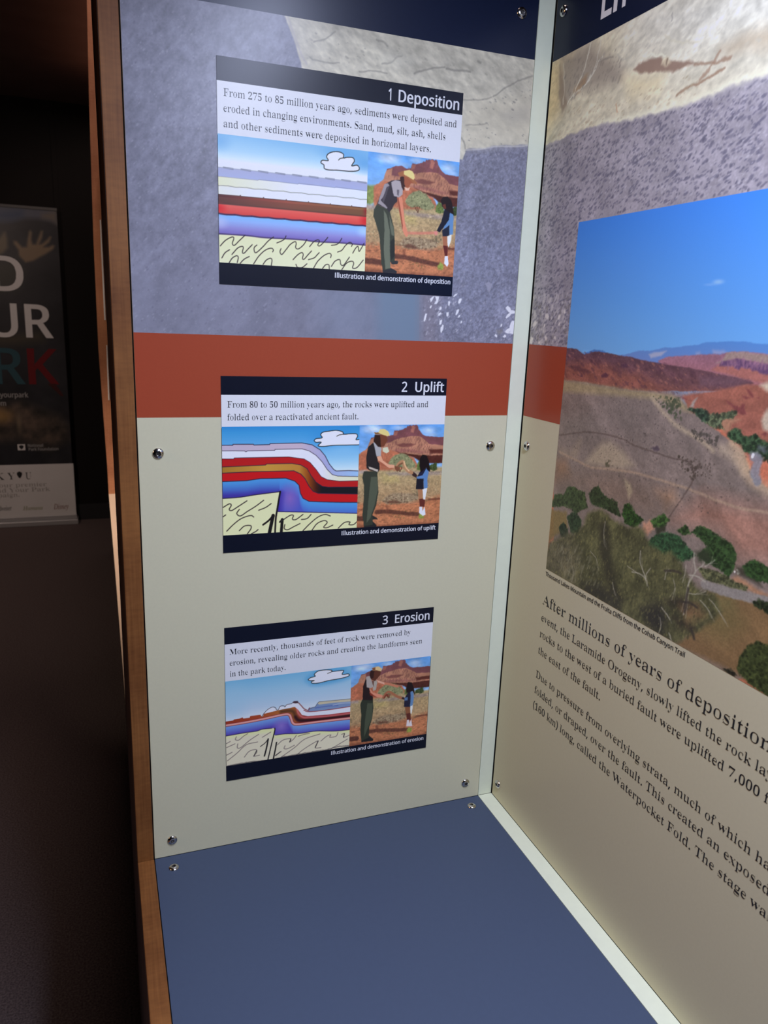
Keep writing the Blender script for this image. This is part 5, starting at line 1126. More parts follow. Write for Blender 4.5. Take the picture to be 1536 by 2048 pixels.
def ramp(p, box, stops, axis='v', a=1.0):
    """colour runs inside a box of the sheet: stops along v (top to foot) or u"""
    u0, u1, v0, v1 = box
    t = (v1 - p.V) / (v1 - v0) if axis == 'v' else (p.U - u0) / (u1 - u0)
    xs = [s[0] for s in stops]
    col = np.stack([np.interp(t, xs, [s[1][k] for s in stops]) for k in range(3)], -1).astype(np.float32)
    k = ((p.U >= u0) & (p.U <= u1) & (p.V >= v0) & (p.V <= v1))[..., None] * a
    p.C = p.C * (1 - k) + col * k


def under(p, line, fill, soft=0.3, a=1.0):
    """everything below a line takes the colour field fill (nv x nu x 3 or one colour)"""
    q = np.asarray(line, float)
    q = q[np.argsort(q[:, 0], kind='stable')]
    y = np.interp(p.U, q[:, 0], q[:, 1])
    k = (np.clip(0.5 + (y - p.V) / (2 * soft), 0, 1) * a)[..., None]
    p.C = (p.C * (1 - k) + np.asarray(fill, np.float32) * k).astype(np.float32)
    return y


def cloud(p, outline, inner, glow=None):
    if glow is not None:
        p.poly(outline, glow, 7, a=0.9, smooth=True)
    p.poly(outline, (232, 236, 248), 0.3, smooth=True)
    p.line(list(outline) + [outline[0]], 1.0, INK, 0.3)
    p.line(inner, 0.9, INK, 0.3)


def field(p, stops_u, stops_v=None):
    t = (p.U - p.box[0]) / (p.box[1] - p.box[0])
    return np.stack([np.interp(t, [s[0] for s in stops_u], [s[1][k] for s in stops_u]) for k in range(3)], -1).astype(np.float32)


# deposition: flat layers
p = Picture(-368.1, -201.9, 730.9, 858.8, 0.5)
W_, B_ = p.box[:2], p.box
ramp(p, (-368.2, -201.8, 826, 859), ((0, (112, 168, 224)), (0.45, (150, 192, 234)), (0.8, (206, 220, 244)), (1, (216, 226, 246))))
p.blob(-206, 846, 26, 16, (92, 152, 218), 0.9)
p.blob(-368, 852, 20, 14, (96, 156, 220), 0.7)
p.blob(-231, 853, 40, 12, (92, 154, 220), 0.8)
ramp(p, (-369, -201, 817.8, 826.4), ((0, (150, 158, 206)), (1, (150, 162, 214))))
ramp(p, (-369, -201, 808.3, 817.8), ((0, (222, 222, 196)), (0.5, (206, 218, 238)), (1, (200, 216, 246))), 'u')
ramp(p, (-369, -201, 800.2, 808.3), ((0, (216, 218, 222)), (0.3, (208, 220, 246)), (1, (206, 220, 248))), 'u')
ramp(p, (-369, -201, 790.6, 800.2), ((0, (74, 34, 34)), (0.2, (112, 52, 46)), (0.45, (138, 74, 64)), (0.75, (126, 82, 62)), (1, (122, 88, 60))), 'u')
ramp(p, (-369, -201, 790.6, 797), ((0, (100, 60, 50)), (1, (76, 60, 52))), 'v', 0.5)
ramp(p, (-369, -201, 780.4, 790.8), ((0, (204, 92, 90)), (0.6, (198, 74, 74)), (1, (186, 60, 62))))
p.blob(-368, 786, 12, 8, (192, 30, 38), 0.9)
p.blob(-202, 786, 12, 9, (186, 28, 40), 0.9)
p.blob(-202, 796, 6, 7, (130, 24, 34), 0.8)
ramp(p, (-369, -201, 759.6, 780.4), ((0, (112, 172, 240)), (0.3, (130, 164, 236)), (0.65, (128, 128, 204)), (1, (104, 92, 176))))
p.blob(-368, 772, 14, 10, (168, 180, 232), 0.7)
p.blob(-205, 774, 12, 8, (160, 196, 248), 0.7)
ramp(p, (-369, -201, 730, 759.6), ((0, (222, 219, 186)), (1, (214, 210, 192))))
for k in range(9):
    x = -362.5 + k * 18.6
    p.line([(x, 826.4), (x + 10, 826.1)], 1.5, (66, 74, 100), 0.3, smooth=False)
p.line([(-369, 826.2), (-201, 826.2)], 0.9, (150, 158, 190), 0.3, smooth=False)
p.line([(-369, 817.2), (-326, 817.2), (-325, 818.1), (-282, 817.5), (-281, 818.5), (-240, 817.6), (-239, 818.5), (-201, 817.4)], 0.5, (120, 128, 160), 0.25, smooth=False)
p.line([q for k in range(9) for q in ((-369 + k * 20, 808.2), (-358 + k * 20, 808.9), (-350 + k * 20, 808.1))], 0.9, (140, 144, 152), 0.25, smooth=False)
p.line([q for k in range(7) for q in ((-369 + k * 25, 799.6), (-345.5 + k * 25, 799.8), (-345 + k * 25, 800.6))], 0.8, (84, 60, 62), 0.25, smooth=False)
p.line([(-369, 790.6), (-201, 790.6)], 1.0, (70, 48, 44), 0.5, smooth=False)
for k in range(10):
    x = -369 + k * 18
    p.line([(x, 780.6), (x + 9, 780.0), (x + 18, 780.5)], 1.6, (58, 34, 74), 0.4, smooth=False)
p.line([(-369, 760.0), (-340, 760.4), (-318, 759.6), (-280, 760.3), (-262, 759.4), (-232, 760), (-201, 759.6)], 1.4, (66, 56, 110), 0.4)
for c in ([(-366.9, 747.9), (-361.2, 753.9), (-354.5, 757.7), (-352.3, 756.6), (-354, 751.2), (-351.8, 749.4), (-346.7, 754.3), (-340.4, 760.4)], [(-354.5, 739.9), (-348.4, 746.7), (-343.9, 748.8), (-342.2, 747.7), (-343.2, 742.7), (-341.3, 742.1), (-337.7, 745.8), (-332.5, 751.3)],
          [(-365.4, 735.6), (-362, 741), (-357.1, 744.5)], [(-357.6, 731.1), (-354.2, 736.1), (-349.6, 738.8), (-347.7, 737.1), (-348.9, 731.9)], [(-345.7, 731.2), (-341.2, 735.8), (-335.7, 738.9)],
          [(-327.4, 751.3), (-330.3, 748.4), (-329.9, 744.1), (-327.4, 743.8), (-320.5, 750.2), (-314.7, 756.5), (-309, 760.9)], [(-330.9, 731.6), (-325.1, 740.1), (-318.2, 746.5), (-311.8, 749.1), (-309.2, 747.7), (-309.8, 745.4)], [(-320.5, 731.6), (-317, 736.2), (-312.4, 738.5), (-310.6, 736.6), (-311.4, 731.1)],
          [(-305.2, 755), (-299.6, 757.6), (-296.4, 760), (-295, 763)], [(-300.5, 749.3), (-301.7, 746), (-299.6, 743.3), (-294.9, 748.6), (-290.2, 754.4), (-284.9, 757.8), (-283.4, 755.9), (-284, 751.5), (-280.7, 750.4), (-274.8, 755.4), (-271.3, 761)],
          [(-286.8, 738.6), (-281.8, 743.9), (-277.1, 746.7), (-275.3, 744.9), (-276, 740.4), (-274, 740), (-269.9, 744.7), (-265.7, 749.2)], [(-269.2, 739.7), (-262.6, 742), (-259.3, 745.3), (-256.9, 747.9)],
          [(-268, 753.7), (-263.5, 759), (-258.7, 761.5), (-256.8, 760), (-258.6, 756), (-256.2, 755.3), (-251.4, 759.8), (-247.2, 764.8)], [(-242.8, 756.7), (-236.7, 758), (-233.1, 761), (-230.7, 765.1)],
          [(-235.3, 750), (-230.4, 752.2), (-226.2, 757.6), (-221.3, 761.3), (-218.1, 759.8), (-218.9, 757.2)], [(-217.2, 750), (-214.3, 755), (-211.2, 757.7), (-209.8, 752.4), (-207.4, 755.4), (-204, 761.5)], [(-283.5, 733.8), (-281.7, 730.8), (-276.3, 730.9), (-270.9, 735.1)],
          [(-263, 731.1), (-258.3, 738.7), (-251.1, 745.3), (-245, 747.9), (-242.8, 746.4), (-243.4, 743.5)], [(-252.7, 731.1), (-249.1, 735.3), (-245.4, 735.5), (-244.7, 731)], [(-242.3, 734), (-238.1, 739.9), (-232.6, 741.9), (-231.2, 736.9), (-228.1, 736), (-223.9, 741.3), (-221.1, 745.3)],
          [(-229.8, 731.3), (-224.4, 738.5), (-218.2, 741.1), (-215.7, 739), (-217, 733.8), (-211.7, 734.6), (-204.4, 743.1)]):
    p.line(c, 1.0, (40, 40, 46), 0.3)
cloud(p, [(-252.9, 837.8), (-253.3, 839.9), (-256.5, 841.7), (-254.8, 844.3), (-248.3, 844.7), (-250.2, 848.2), (-248.4, 851.5), (-243.1, 854), (-236, 854.7), (-231.1, 852.8), (-230.8, 849.1), (-227.2, 850), (-220.2, 850.4), (-218.3, 847.1), (-221.2, 842), (-215.1, 843.2), (-212.3, 840.7), (-213.7, 837.9), (-222.2, 836.2), (-236.7, 835.9), (-247.5, 835.2), (-252.3, 836.1)],
      [(-236.4, 846.4), (-234.6, 848.2), (-230.8, 849.1)])
p.build('illustration', on_facing(0.00095), sign_one, ILL_L, M['print'])

# uplift: layers folded over the fault
p = Picture(-368.1, -202.2, 423.6, 552.3, 0.5)
ramp(p, (-369, -201, 423, 553), ((0, (44, 126, 206)), (0.06, (58, 140, 212)), (0.2, (92, 160, 226)), (0.34, (140, 190, 236)), (0.5, (226, 232, 248)), (1, (228, 234, 248))))
p.blob(-236, 541, 44, 20, (48, 130, 208), 0.9)
p.blob(-222, 522, 30, 12, (120, 178, 232), 0.6)
A_ = [(-369, 531.1), (-355.8, 530.9), (-355.4, 532), (-331.9, 531.6), (-331.3, 530.7), (-312.9, 530.9), (-312.3, 532), (-274.1, 532.1), (-261.7, 529.6), (-251.6, 523.3), (-245.2, 515.8), (-239.9, 505.8), (-234, 498.7), (-230.8, 496.8), (-215.3, 496.9), (-199.6, 495.8)]
Bl = [(-369.1, 524.7), (-342.5, 524.1), (-340.7, 522.9), (-338.9, 524), (-306.9, 523.9), (-306.3, 525.1), (-274, 525), (-265.3, 522.4), (-256.5, 516.7), (-248.8, 508.5), (-242.3, 499), (-235.8, 492.5), (-228.7, 490.4), (-199.4, 488.8)]
Cl = [(-369.2, 515.3), (-354.8, 514.9), (-354.2, 516.1), (-289.9, 515.7), (-271.4, 512.8), (-263.9, 508.3), (-256.2, 499.4), (-249.8, 490.5), (-242.1, 486.5), (-226.6, 484), (-199.3, 483.7)]
Dl = [(-369.3, 505.8), (-317.7, 506.7), (-316.5, 507.9), (-286.1, 507.7), (-275, 505.5), (-267.5, 501), (-262.4, 492.2), (-256, 483.8), (-248.3, 478.5), (-240.6, 477), (-199, 475.6)]
El = [(-369.4, 498.5), (-337.9, 499.2), (-283.6, 498.7), (-274.9, 494.4), (-269.9, 488.7), (-264.7, 479.2), (-259.6, 472.7), (-253.2, 469.9), (-198.7, 466.6)]
Fl = [(-369.6, 488.6), (-340.3, 488.7), (-323.7, 490.6), (-293.4, 490.1), (-282.3, 486), (-277.2, 480.9), (-275.3, 470.9), (-272, 464.5), (-264.4, 460.3), (-249.2, 459), (-223.4, 457.2), (-198.4, 456)]
Gl = [(-369.9, 468.5), (-348.7, 469.1), (-329.7, 471.3), (-300.6, 473.8), (-299.4, 472.1), (-301.2, 449.5), (-301, 449.3), (-250.2, 445.7), (-197.9, 441.7)]
under(p, A_, field(p, ((0, (172, 164, 200)), (0.55, (176, 164, 196)), (0.75, (150, 158, 214)), (1, (138, 180, 236)))))
under(p, Bl, field(p, ((0, (218, 222, 240)), (0.72, (216, 222, 240)), (0.84, (226, 228, 204)), (1, (222, 224, 196)))))
under(p, Cl, (164, 30, 36))
under(p, Dl, field(p, ((0, (150, 112, 48)), (0.3, (178, 138, 66)), (0.55, (170, 122, 58)), (0.62, (130, 66, 28)), (0.68, (60, 28, 26)), (0.72, (24, 24, 34)), (1, (22, 24, 34)))))
under(p, El, (176, 26, 34))
yF = under(p, Fl, (70, 140, 218))
t = np.clip((yF - p.V) / 17.0, 0, 1)[..., None]
lowm = (p.V < yF)[..., None]
deep = np.where(p.U[..., None] < -301, np.array((60, 52, 158)), np.array((72, 84, 190)))
p.C = np.where(lowm, p.C * (1 - t ** 1.6) + deep * t ** 1.6, p.C).astype(np.float32)
kk = [(-288.3, 465.2)]
k = (np.clip(1 - np.sqrt(((p.U - kk[0][0]) / 15) ** 2 + ((p.V - kk[0][1]) / 22) ** 2), 0, 1)[..., None] * lowm * 0.9)
p.C = (p.C * (1 - k) + np.array((124, 96, 186)) * k).astype(np.float32)
p.line([(-299.1, 471.2), (-300.5, 458.3), (-300.5, 450.1)], 5, (56, 40, 150), 4, a=0.8)
p.poly([(-370.4, 468.6), (-348.7, 469.1), (-329.7, 471.3), (-300.6, 473.8), (-301.1, 467), (-304.8, 448.5), (-306.6, 417), (-371.1, 418.7)], (216, 213, 180), 0.3)
p.poly([(-304.2, 449.4), (-250.2, 445.7), (-197.9, 441.7), (-197, 412.8), (-307.2, 417.1), (-305.9, 437.2)], (216, 213, 178), 0.3)
for l, w_ in ((A_, 0.9), (Bl, 0.7), (Cl, 0.7), (Dl, 0.8), (El, 0.9), (Fl, 1.0)):
    p.line(l, w_, (42, 34, 62), 0.3, smooth=False)
p.line([(-369.9, 468.5), (-348.7, 469.1), (-329.7, 471.3), (-300.6, 473.8)], 1.1, (34, 30, 60), 0.3)
p.line([(-302.4, 449.4), (-250.2, 445.7), (-197.9, 441.7)], 1.0, (34, 30, 90), 0.3)
p.line([(-300, 473.8), (-300.8, 469.5), (-304, 449.7), (-305.4, 439.7), (-306.3, 419.6)], 2.2, (24, 24, 30), 0.3)
p.line([(-308.5, 444.9), (-310.9, 433.7), (-313.7, 420)], 4.2, (24, 24, 28), 0.3)
p.line([(-320.7, 434.1), (-314, 438.9), (-308.5, 444.9)], 2.2, (24, 24, 28), 0.3)
p.line([(-297.4, 439.3), (-297.9, 431.7), (-298.9, 419.1)], 3.6, (24, 24, 28), 0.3)
p.line([(-300.4, 436.3), (-297.4, 439.3)], 2.0, (24, 24, 28), 0.3)
for c in ([(-367.7, 457.8), (-360.6, 461.7), (-358.3, 459.8), (-360.7, 455), (-357.7, 453.6), (-350, 458.1), (-339.9, 464.4)], [(-348.9, 454.4), (-351.9, 449.6), (-347.7, 446.4), (-339.4, 451.5), (-329.7, 457.2), (-320.1, 464.1)], [(-325.9, 452.3), (-317.6, 455.3), (-311, 459.7)],
          [(-368.4, 446.2), (-364.9, 448.5)], [(-363.9, 428.7), (-356.1, 436.3), (-346.6, 443.2), (-335.8, 446.3), (-331.9, 444.3)], [(-349.1, 428.5), (-343.1, 433.7), (-335.8, 433.9), (-335.3, 430.1), (-339.5, 424.1)], [(-334.7, 423.8), (-329.8, 426.1), (-326.8, 428.4)],
          [(-299.2, 436.9), (-288.1, 443.8), (-283.7, 443.6), (-284.9, 439.2), (-280.5, 438.4), (-271.8, 444.3)], [(-294.2, 432.8), (-294.8, 427.8), (-290.4, 426.2), (-283, 429.6), (-275.4, 433)], [(-273.6, 438), (-266.7, 438.9), (-261.7, 443.7)],
          [(-271.5, 423.8), (-262.8, 432.3), (-252.7, 440.1), (-243.7, 442.8), (-237.2, 440.5)], [(-260.1, 423.8), (-253.8, 431.8), (-244.9, 435.1), (-241, 432.4), (-245.4, 426.8), (-240.8, 425.9), (-233.7, 428.7)], [(-226.5, 424.4), (-218.8, 431.1), (-211.5, 431.4), (-212.7, 428.2), (-206.8, 427.8), (-202.2, 431.5)]):
    p.line(c, 1.2, (44, 44, 48), 0.3)
cloud(p, [(-259.3, 534.5), (-256.9, 536.8), (-249.4, 537.9), (-251.3, 541.6), (-248.3, 544.6), (-240.8, 545.7), (-232, 546.5), (-224.3, 544.7), (-222.3, 541.8), (-215.3, 542.1), (-206.9, 542), (-204.9, 539.1), (-206.7, 534.8), (-200.2, 534.7), (-200.1, 529.1), (-214.9, 528.5), (-234.1, 528.5), (-246.7, 527.5), (-254.2, 528.3), (-250.6, 532.5), (-256.8, 532.6)],
      [(-231.2, 539.5), (-228, 541), (-222.3, 541.8)])
p.build('illustration', on_facing(0.00095), sign_two, ILL_L, M['print'])

# erosion: the folded layers worn down
p = Picture(-368.1, -203.4, 117.0, 235.2, 0.5)
ramp(p, (-369, -203, 116, 236), ((0, (104, 166, 218)), (0.15, (134, 180, 224)), (0.35, (164, 190, 228)), (0.5, (206, 214, 236)), (1, (206, 214, 236))))
p.blob(-237, 223, 42, 16, (76, 148, 210), 0.9)
p.blob(-360, 205, 30, 40, (142, 184, 226), 0.6)
plat = [(-262.8, 177.8), (-261, 182.9), (-252.1, 183.6), (-249, 188.6), (-247.1, 189.7), (-226.4, 188.7), (-201.6, 187.5), (-201.1, 171.1), (-233.9, 171.9), (-260.9, 174.7)]
p.poly(plat, (112, 136, 186), 0.3)
p.poly([(-249, 187.9), (-247.1, 189.7), (-226.4, 188.7), (-201.6, 187.5), (-201.5, 183.6), (-226.4, 185.3), (-247, 185.6)], (180, 176, 164), 0.3)
p.line([(-259.7, 181.4), (-252.1, 183.2), (-249, 187.9), (-247.1, 189.7), (-226.4, 188.7), (-201.6, 187.5)], 0.7, (84, 86, 96), 0.3, smooth=False)
p.line([(-252, 181.6), (-234.1, 181.6), (-221.1, 180.3)], 1.6, (86, 108, 178), 0.4)
p.line([(-227.6, 182), (-215.9, 183), (-202.7, 181.7)], 1.4, (150, 166, 204), 0.4)
surf = [(-370.8, 180.3), (-359, 180.4), (-357.8, 181.6), (-350.7, 181.8), (-347.1, 182.8), (-345.9, 181), (-338.1, 181), (-337.3, 183.2), (-324.2, 182.9), (-322.8, 180.1), (-321.2, 180.1), (-319.4, 184.5), (-302.2, 185.8), (-284.9, 186.6), (-278.7, 188.3), (-272.3, 181.9), (-267.2, 177.8), (-259.6, 175.2), (-233.9, 174), (-199.9, 175.1)]
under(p, surf, field(p, ((0, (136, 52, 36)), (0.25, (150, 66, 40)), (0.42, (156, 96, 54)), (0.52, (150, 92, 50)), (0.6, (128, 44, 40)), (0.75, (132, 30, 44)), (1, (136, 32, 50)))))
p.line([(-297.3, 183.1), (-286.1, 182.7), (-281.1, 179.9), (-278.5, 173.4), (-274.7, 168.4), (-267.1, 166.4), (-246.6, 165), (-202.2, 164)], 4.6, (70, 46, 34), 1.8, a=0.8)
p.line([(-278.5, 172.7), (-274.7, 167.4), (-267.1, 165.5), (-246.6, 164), (-202.2, 162.9)], 3.6, (44, 20, 30), 1.4, a=0.9)
p.line([(-276.4, 183.9), (-274.2, 176.8), (-268.4, 170.7), (-259.5, 169.1), (-233.8, 167.1), (-202.3, 166.4)], 2.6, (196, 110, 120), 1.0, a=0.8)
white = [(-319.6, 183.6), (-314.5, 189.1), (-309.6, 191.6), (-304.1, 188.1), (-302.2, 185.8), (-298.6, 190.6), (-293, 189.1), (-289.9, 192), (-282.5, 192.7), (-276.2, 193.1), (-271.1, 187.9), (-267.3, 180.1), (-259.6, 177), (-233.9, 175.8), (-201.2, 176.4), (-201, 168.6), (-233.8, 169.2), (-262.1, 171.4), (-269.7, 174.1), (-274.8, 182.3), (-279.3, 187.1), (-287.4, 187.3), (-302.2, 185.7)]
p.poly(white, (226, 230, 244), 0.3)
p.line([(-322.4, 180.3), (-319.4, 184.5), (-314.5, 189.1), (-308.4, 191.5), (-304.7, 189.6), (-303.5, 186.7), (-301, 186.6), (-298.6, 191), (-293.6, 190.8), (-292.4, 189), (-289.9, 192), (-283.1, 192.3)], 0.7, (50, 40, 50), 0.3)
p.poly([(-283.1, 193.7), (-280.6, 195.6), (-275.6, 195.1), (-274.3, 192), (-278.7, 192.1)], (60, 40, 54), 0.6)
p.line([(-274.3, 192), (-270.5, 187.1), (-266.7, 182.4), (-261.6, 179.6), (-259.7, 182.7)], 1.2, (120, 60, 66), 0.5)
p.line([(-267.3, 180.5), (-259.6, 177.3), (-233.9, 176.1), (-201.2, 176.4)], 1.0, (128, 40, 52), 0.4)
yF = under(p, [(-370.9, 173.6), (-346, 174), (-321.8, 175.1), (-297.3, 177.4), (-288.6, 176.6), (-284.8, 168.9), (-280.9, 161.8), (-274.6, 159.8), (-246.5, 159), (-199.3, 157.1)], (104, 150, 224))
lowm = (p.V < yF)[..., None]
t = np.clip((yF - p.V) / 13.0, 0, 1)[..., None]
p.C = np.where(lowm, p.C * (1 - t ** 1.4) + np.array((78, 66, 176)) * t ** 1.4, p.C).astype(np.float32)
kk = [(-297.2, 162.8)]
k = np.clip(1 - np.sqrt(((p.U - kk[0][0]) / 13) ** 2 + ((p.V - kk[0][1]) / 14) ** 2), 0, 1)[..., None] * lowm * 0.9
p.C = (p.C * (1 - k) + np.array((128, 112, 200)) * k).astype(np.float32)
pink = [(-370.9, 174.7), (-346, 175.2), (-321.8, 176.4), (-294.8, 178.6), (-286.7, 177.1), (-284, 170.9), (-281.5, 164.3), (-274.6, 161.6), (-246.6, 160.8), (-200.7, 159.1)]
p.line(pink, 4.0, (120, 40, 50), 0.4)
p.line(pink, 2.5, (218, 150, 156), 0.4)
p.poly([(-371.1, 159.9), (-350.9, 160.5), (-342.5, 160.7), (-329.1, 160.5), (-321.8, 162), (-309.6, 161.4), (-305.4, 160.7), (-306.4, 151), (-292.1, 150.4), (-271.9, 147.7), (-250.2, 147.6), (-224.1, 143.3), (-200.2, 141.8), (-199.3, 111.4), (-309.5, 115.5), (-371.7, 114.5)], (220, 215, 172), 0.4, smooth=False)
p.poly([(-371.1, 156.2), (-350.9, 156.8), (-329.2, 156.5), (-309.5, 156), (-308, 146.9), (-292.1, 146.2), (-271.9, 143.5), (-250.1, 143.4), (-224, 139.5), (-200.1, 137.2), (-199.3, 111.4), (-309.5, 115.5), (-371.7, 114.5)], (206, 200, 196), 2.5, a=0.85)
p.line([(-371.1, 159.9), (-350.9, 160.5), (-342.5, 160.7), (-329.1, 160.5), (-321.8, 162), (-309.6, 161.4)], 1.0, (40, 34, 80), 0.3)
p.line([(-304.6, 150.7), (-292.1, 150.4), (-271.9, 147.7), (-250.2, 147.6), (-224.1, 143.3), (-200.2, 141.8)], 1.0, (40, 34, 80), 0.3)
p.line([(-305.6, 160.8), (-305.8, 156.7), (-309.5, 140.3), (-314.9, 115.1)], 1.5, (24, 24, 30), 0.3)
p.line([(-303.3, 139.9), (-305.1, 128.5), (-308, 113.8)], 1.8, (24, 24, 28), 0.3)
p.line([(-314.2, 146.8), (-316.3, 134.6), (-319.1, 123)], 1.9, (24, 24, 28), 0.3)
p.line([(-324.3, 137.6), (-318.2, 141.8), (-314.2, 146.8)], 1.1, (30, 30, 34), 0.3)
for c in ([(-355.1, 156.8), (-356.3, 153), (-352.1, 151.6), (-346.1, 156), (-340.7, 158.8)], [(-353.4, 146.4), (-354, 141.2), (-349.8, 140.4), (-337.7, 149.2), (-326.7, 155.4)], [(-366.8, 124.5), (-354.7, 133.2), (-342.6, 143.2), (-328, 144.8)],
          [(-345.1, 126), (-339, 133.1), (-330.4, 134.3), (-329.2, 130), (-332.9, 125.2), (-325.6, 125.3)], [(-367.7, 143.5), (-357, 147.1)], [(-367.9, 132.8), (-360.7, 135.6)], [(-368.3, 149), (-362.9, 151.4)], [(-321.8, 150.5), (-310.8, 156.2)],
          [(-302, 136.3), (-294.6, 141.9), (-284.5, 142.2), (-285.8, 137.6), (-280.7, 140.9), (-277, 145.8)], [(-292, 133.2), (-293.2, 129.2), (-288.2, 128.3), (-279.4, 131.7)], [(-296.9, 117.4), (-279.3, 128.2), (-265.5, 138.3), (-244.9, 142.5)],
          [(-277.9, 115.4), (-269.1, 122.2), (-257.6, 128.6), (-247.3, 132.5), (-251.1, 123.3), (-243.3, 121.9)], [(-243.4, 131.8), (-235.7, 137.5), (-229.9, 138.6), (-231.1, 135.3), (-222.6, 135.3), (-220.1, 140.5)], [(-228.8, 118), (-219.6, 122.1), (-206.5, 128.4)],
          [(-214.7, 136.8), (-210.8, 137.6), (-211.9, 132.1), (-204, 133.6)], [(-274.4, 144), (-266.8, 145.5), (-259.2, 145.6)], [(-304.5, 121.5), (-297, 125.7)]):
    p.line(c, 1.0, (112, 106, 110), 0.4)
for c in ([(-251.1, 123.3), (-247.3, 132.5)], [(-332.9, 125.2), (-329.2, 132.8)], [(-211.9, 132.1), (-211, 137.3)], [(-285.8, 137.6), (-284.5, 141.5)], [(-304.5, 120.8), (-298.2, 125.3)]):
    p.line(c, 1.1, (44, 42, 48), 0.4)
p.warp(0.8, 4, 77)
p.line([(-366.9, 117), (-340.3, 117.6), (-309.5, 115.5), (-291.9, 117.2), (-258.7, 117.6), (-235.3, 117.7), (-219.6, 119.2), (-202.2, 117.7)], 1.6, (60, 58, 66), 0.5, a=0.7)
p.warp(0, 1, 0)
cloud(p, [(-262.2, 223.5), (-259.1, 225.7), (-252.8, 226.9), (-254.1, 229.7), (-249.1, 233.7), (-240.3, 234.2), (-231.3, 232.7), (-230, 230.6), (-222.3, 230.5), (-214.5, 229.9), (-216.3, 224.7), (-207.9, 224.3), (-207.1, 221.4), (-216.8, 219.4), (-234.8, 218.4), (-247.6, 216.8), (-256.4, 217.6), (-257.7, 220), (-254, 221), (-260.3, 221.9)],
      [(-236.3, 228.7), (-233.2, 229.6), (-230, 230.6)], glow=(60, 140, 205))
p.build('illustration', on_facing(0.00095), sign_three, ILL_L, M['print'])

# ------------------------------------------------------------------ small photographs: a ranger and a child in front of a red butte
HOME = (-201.5, -89.3, 730.9, 858.2)


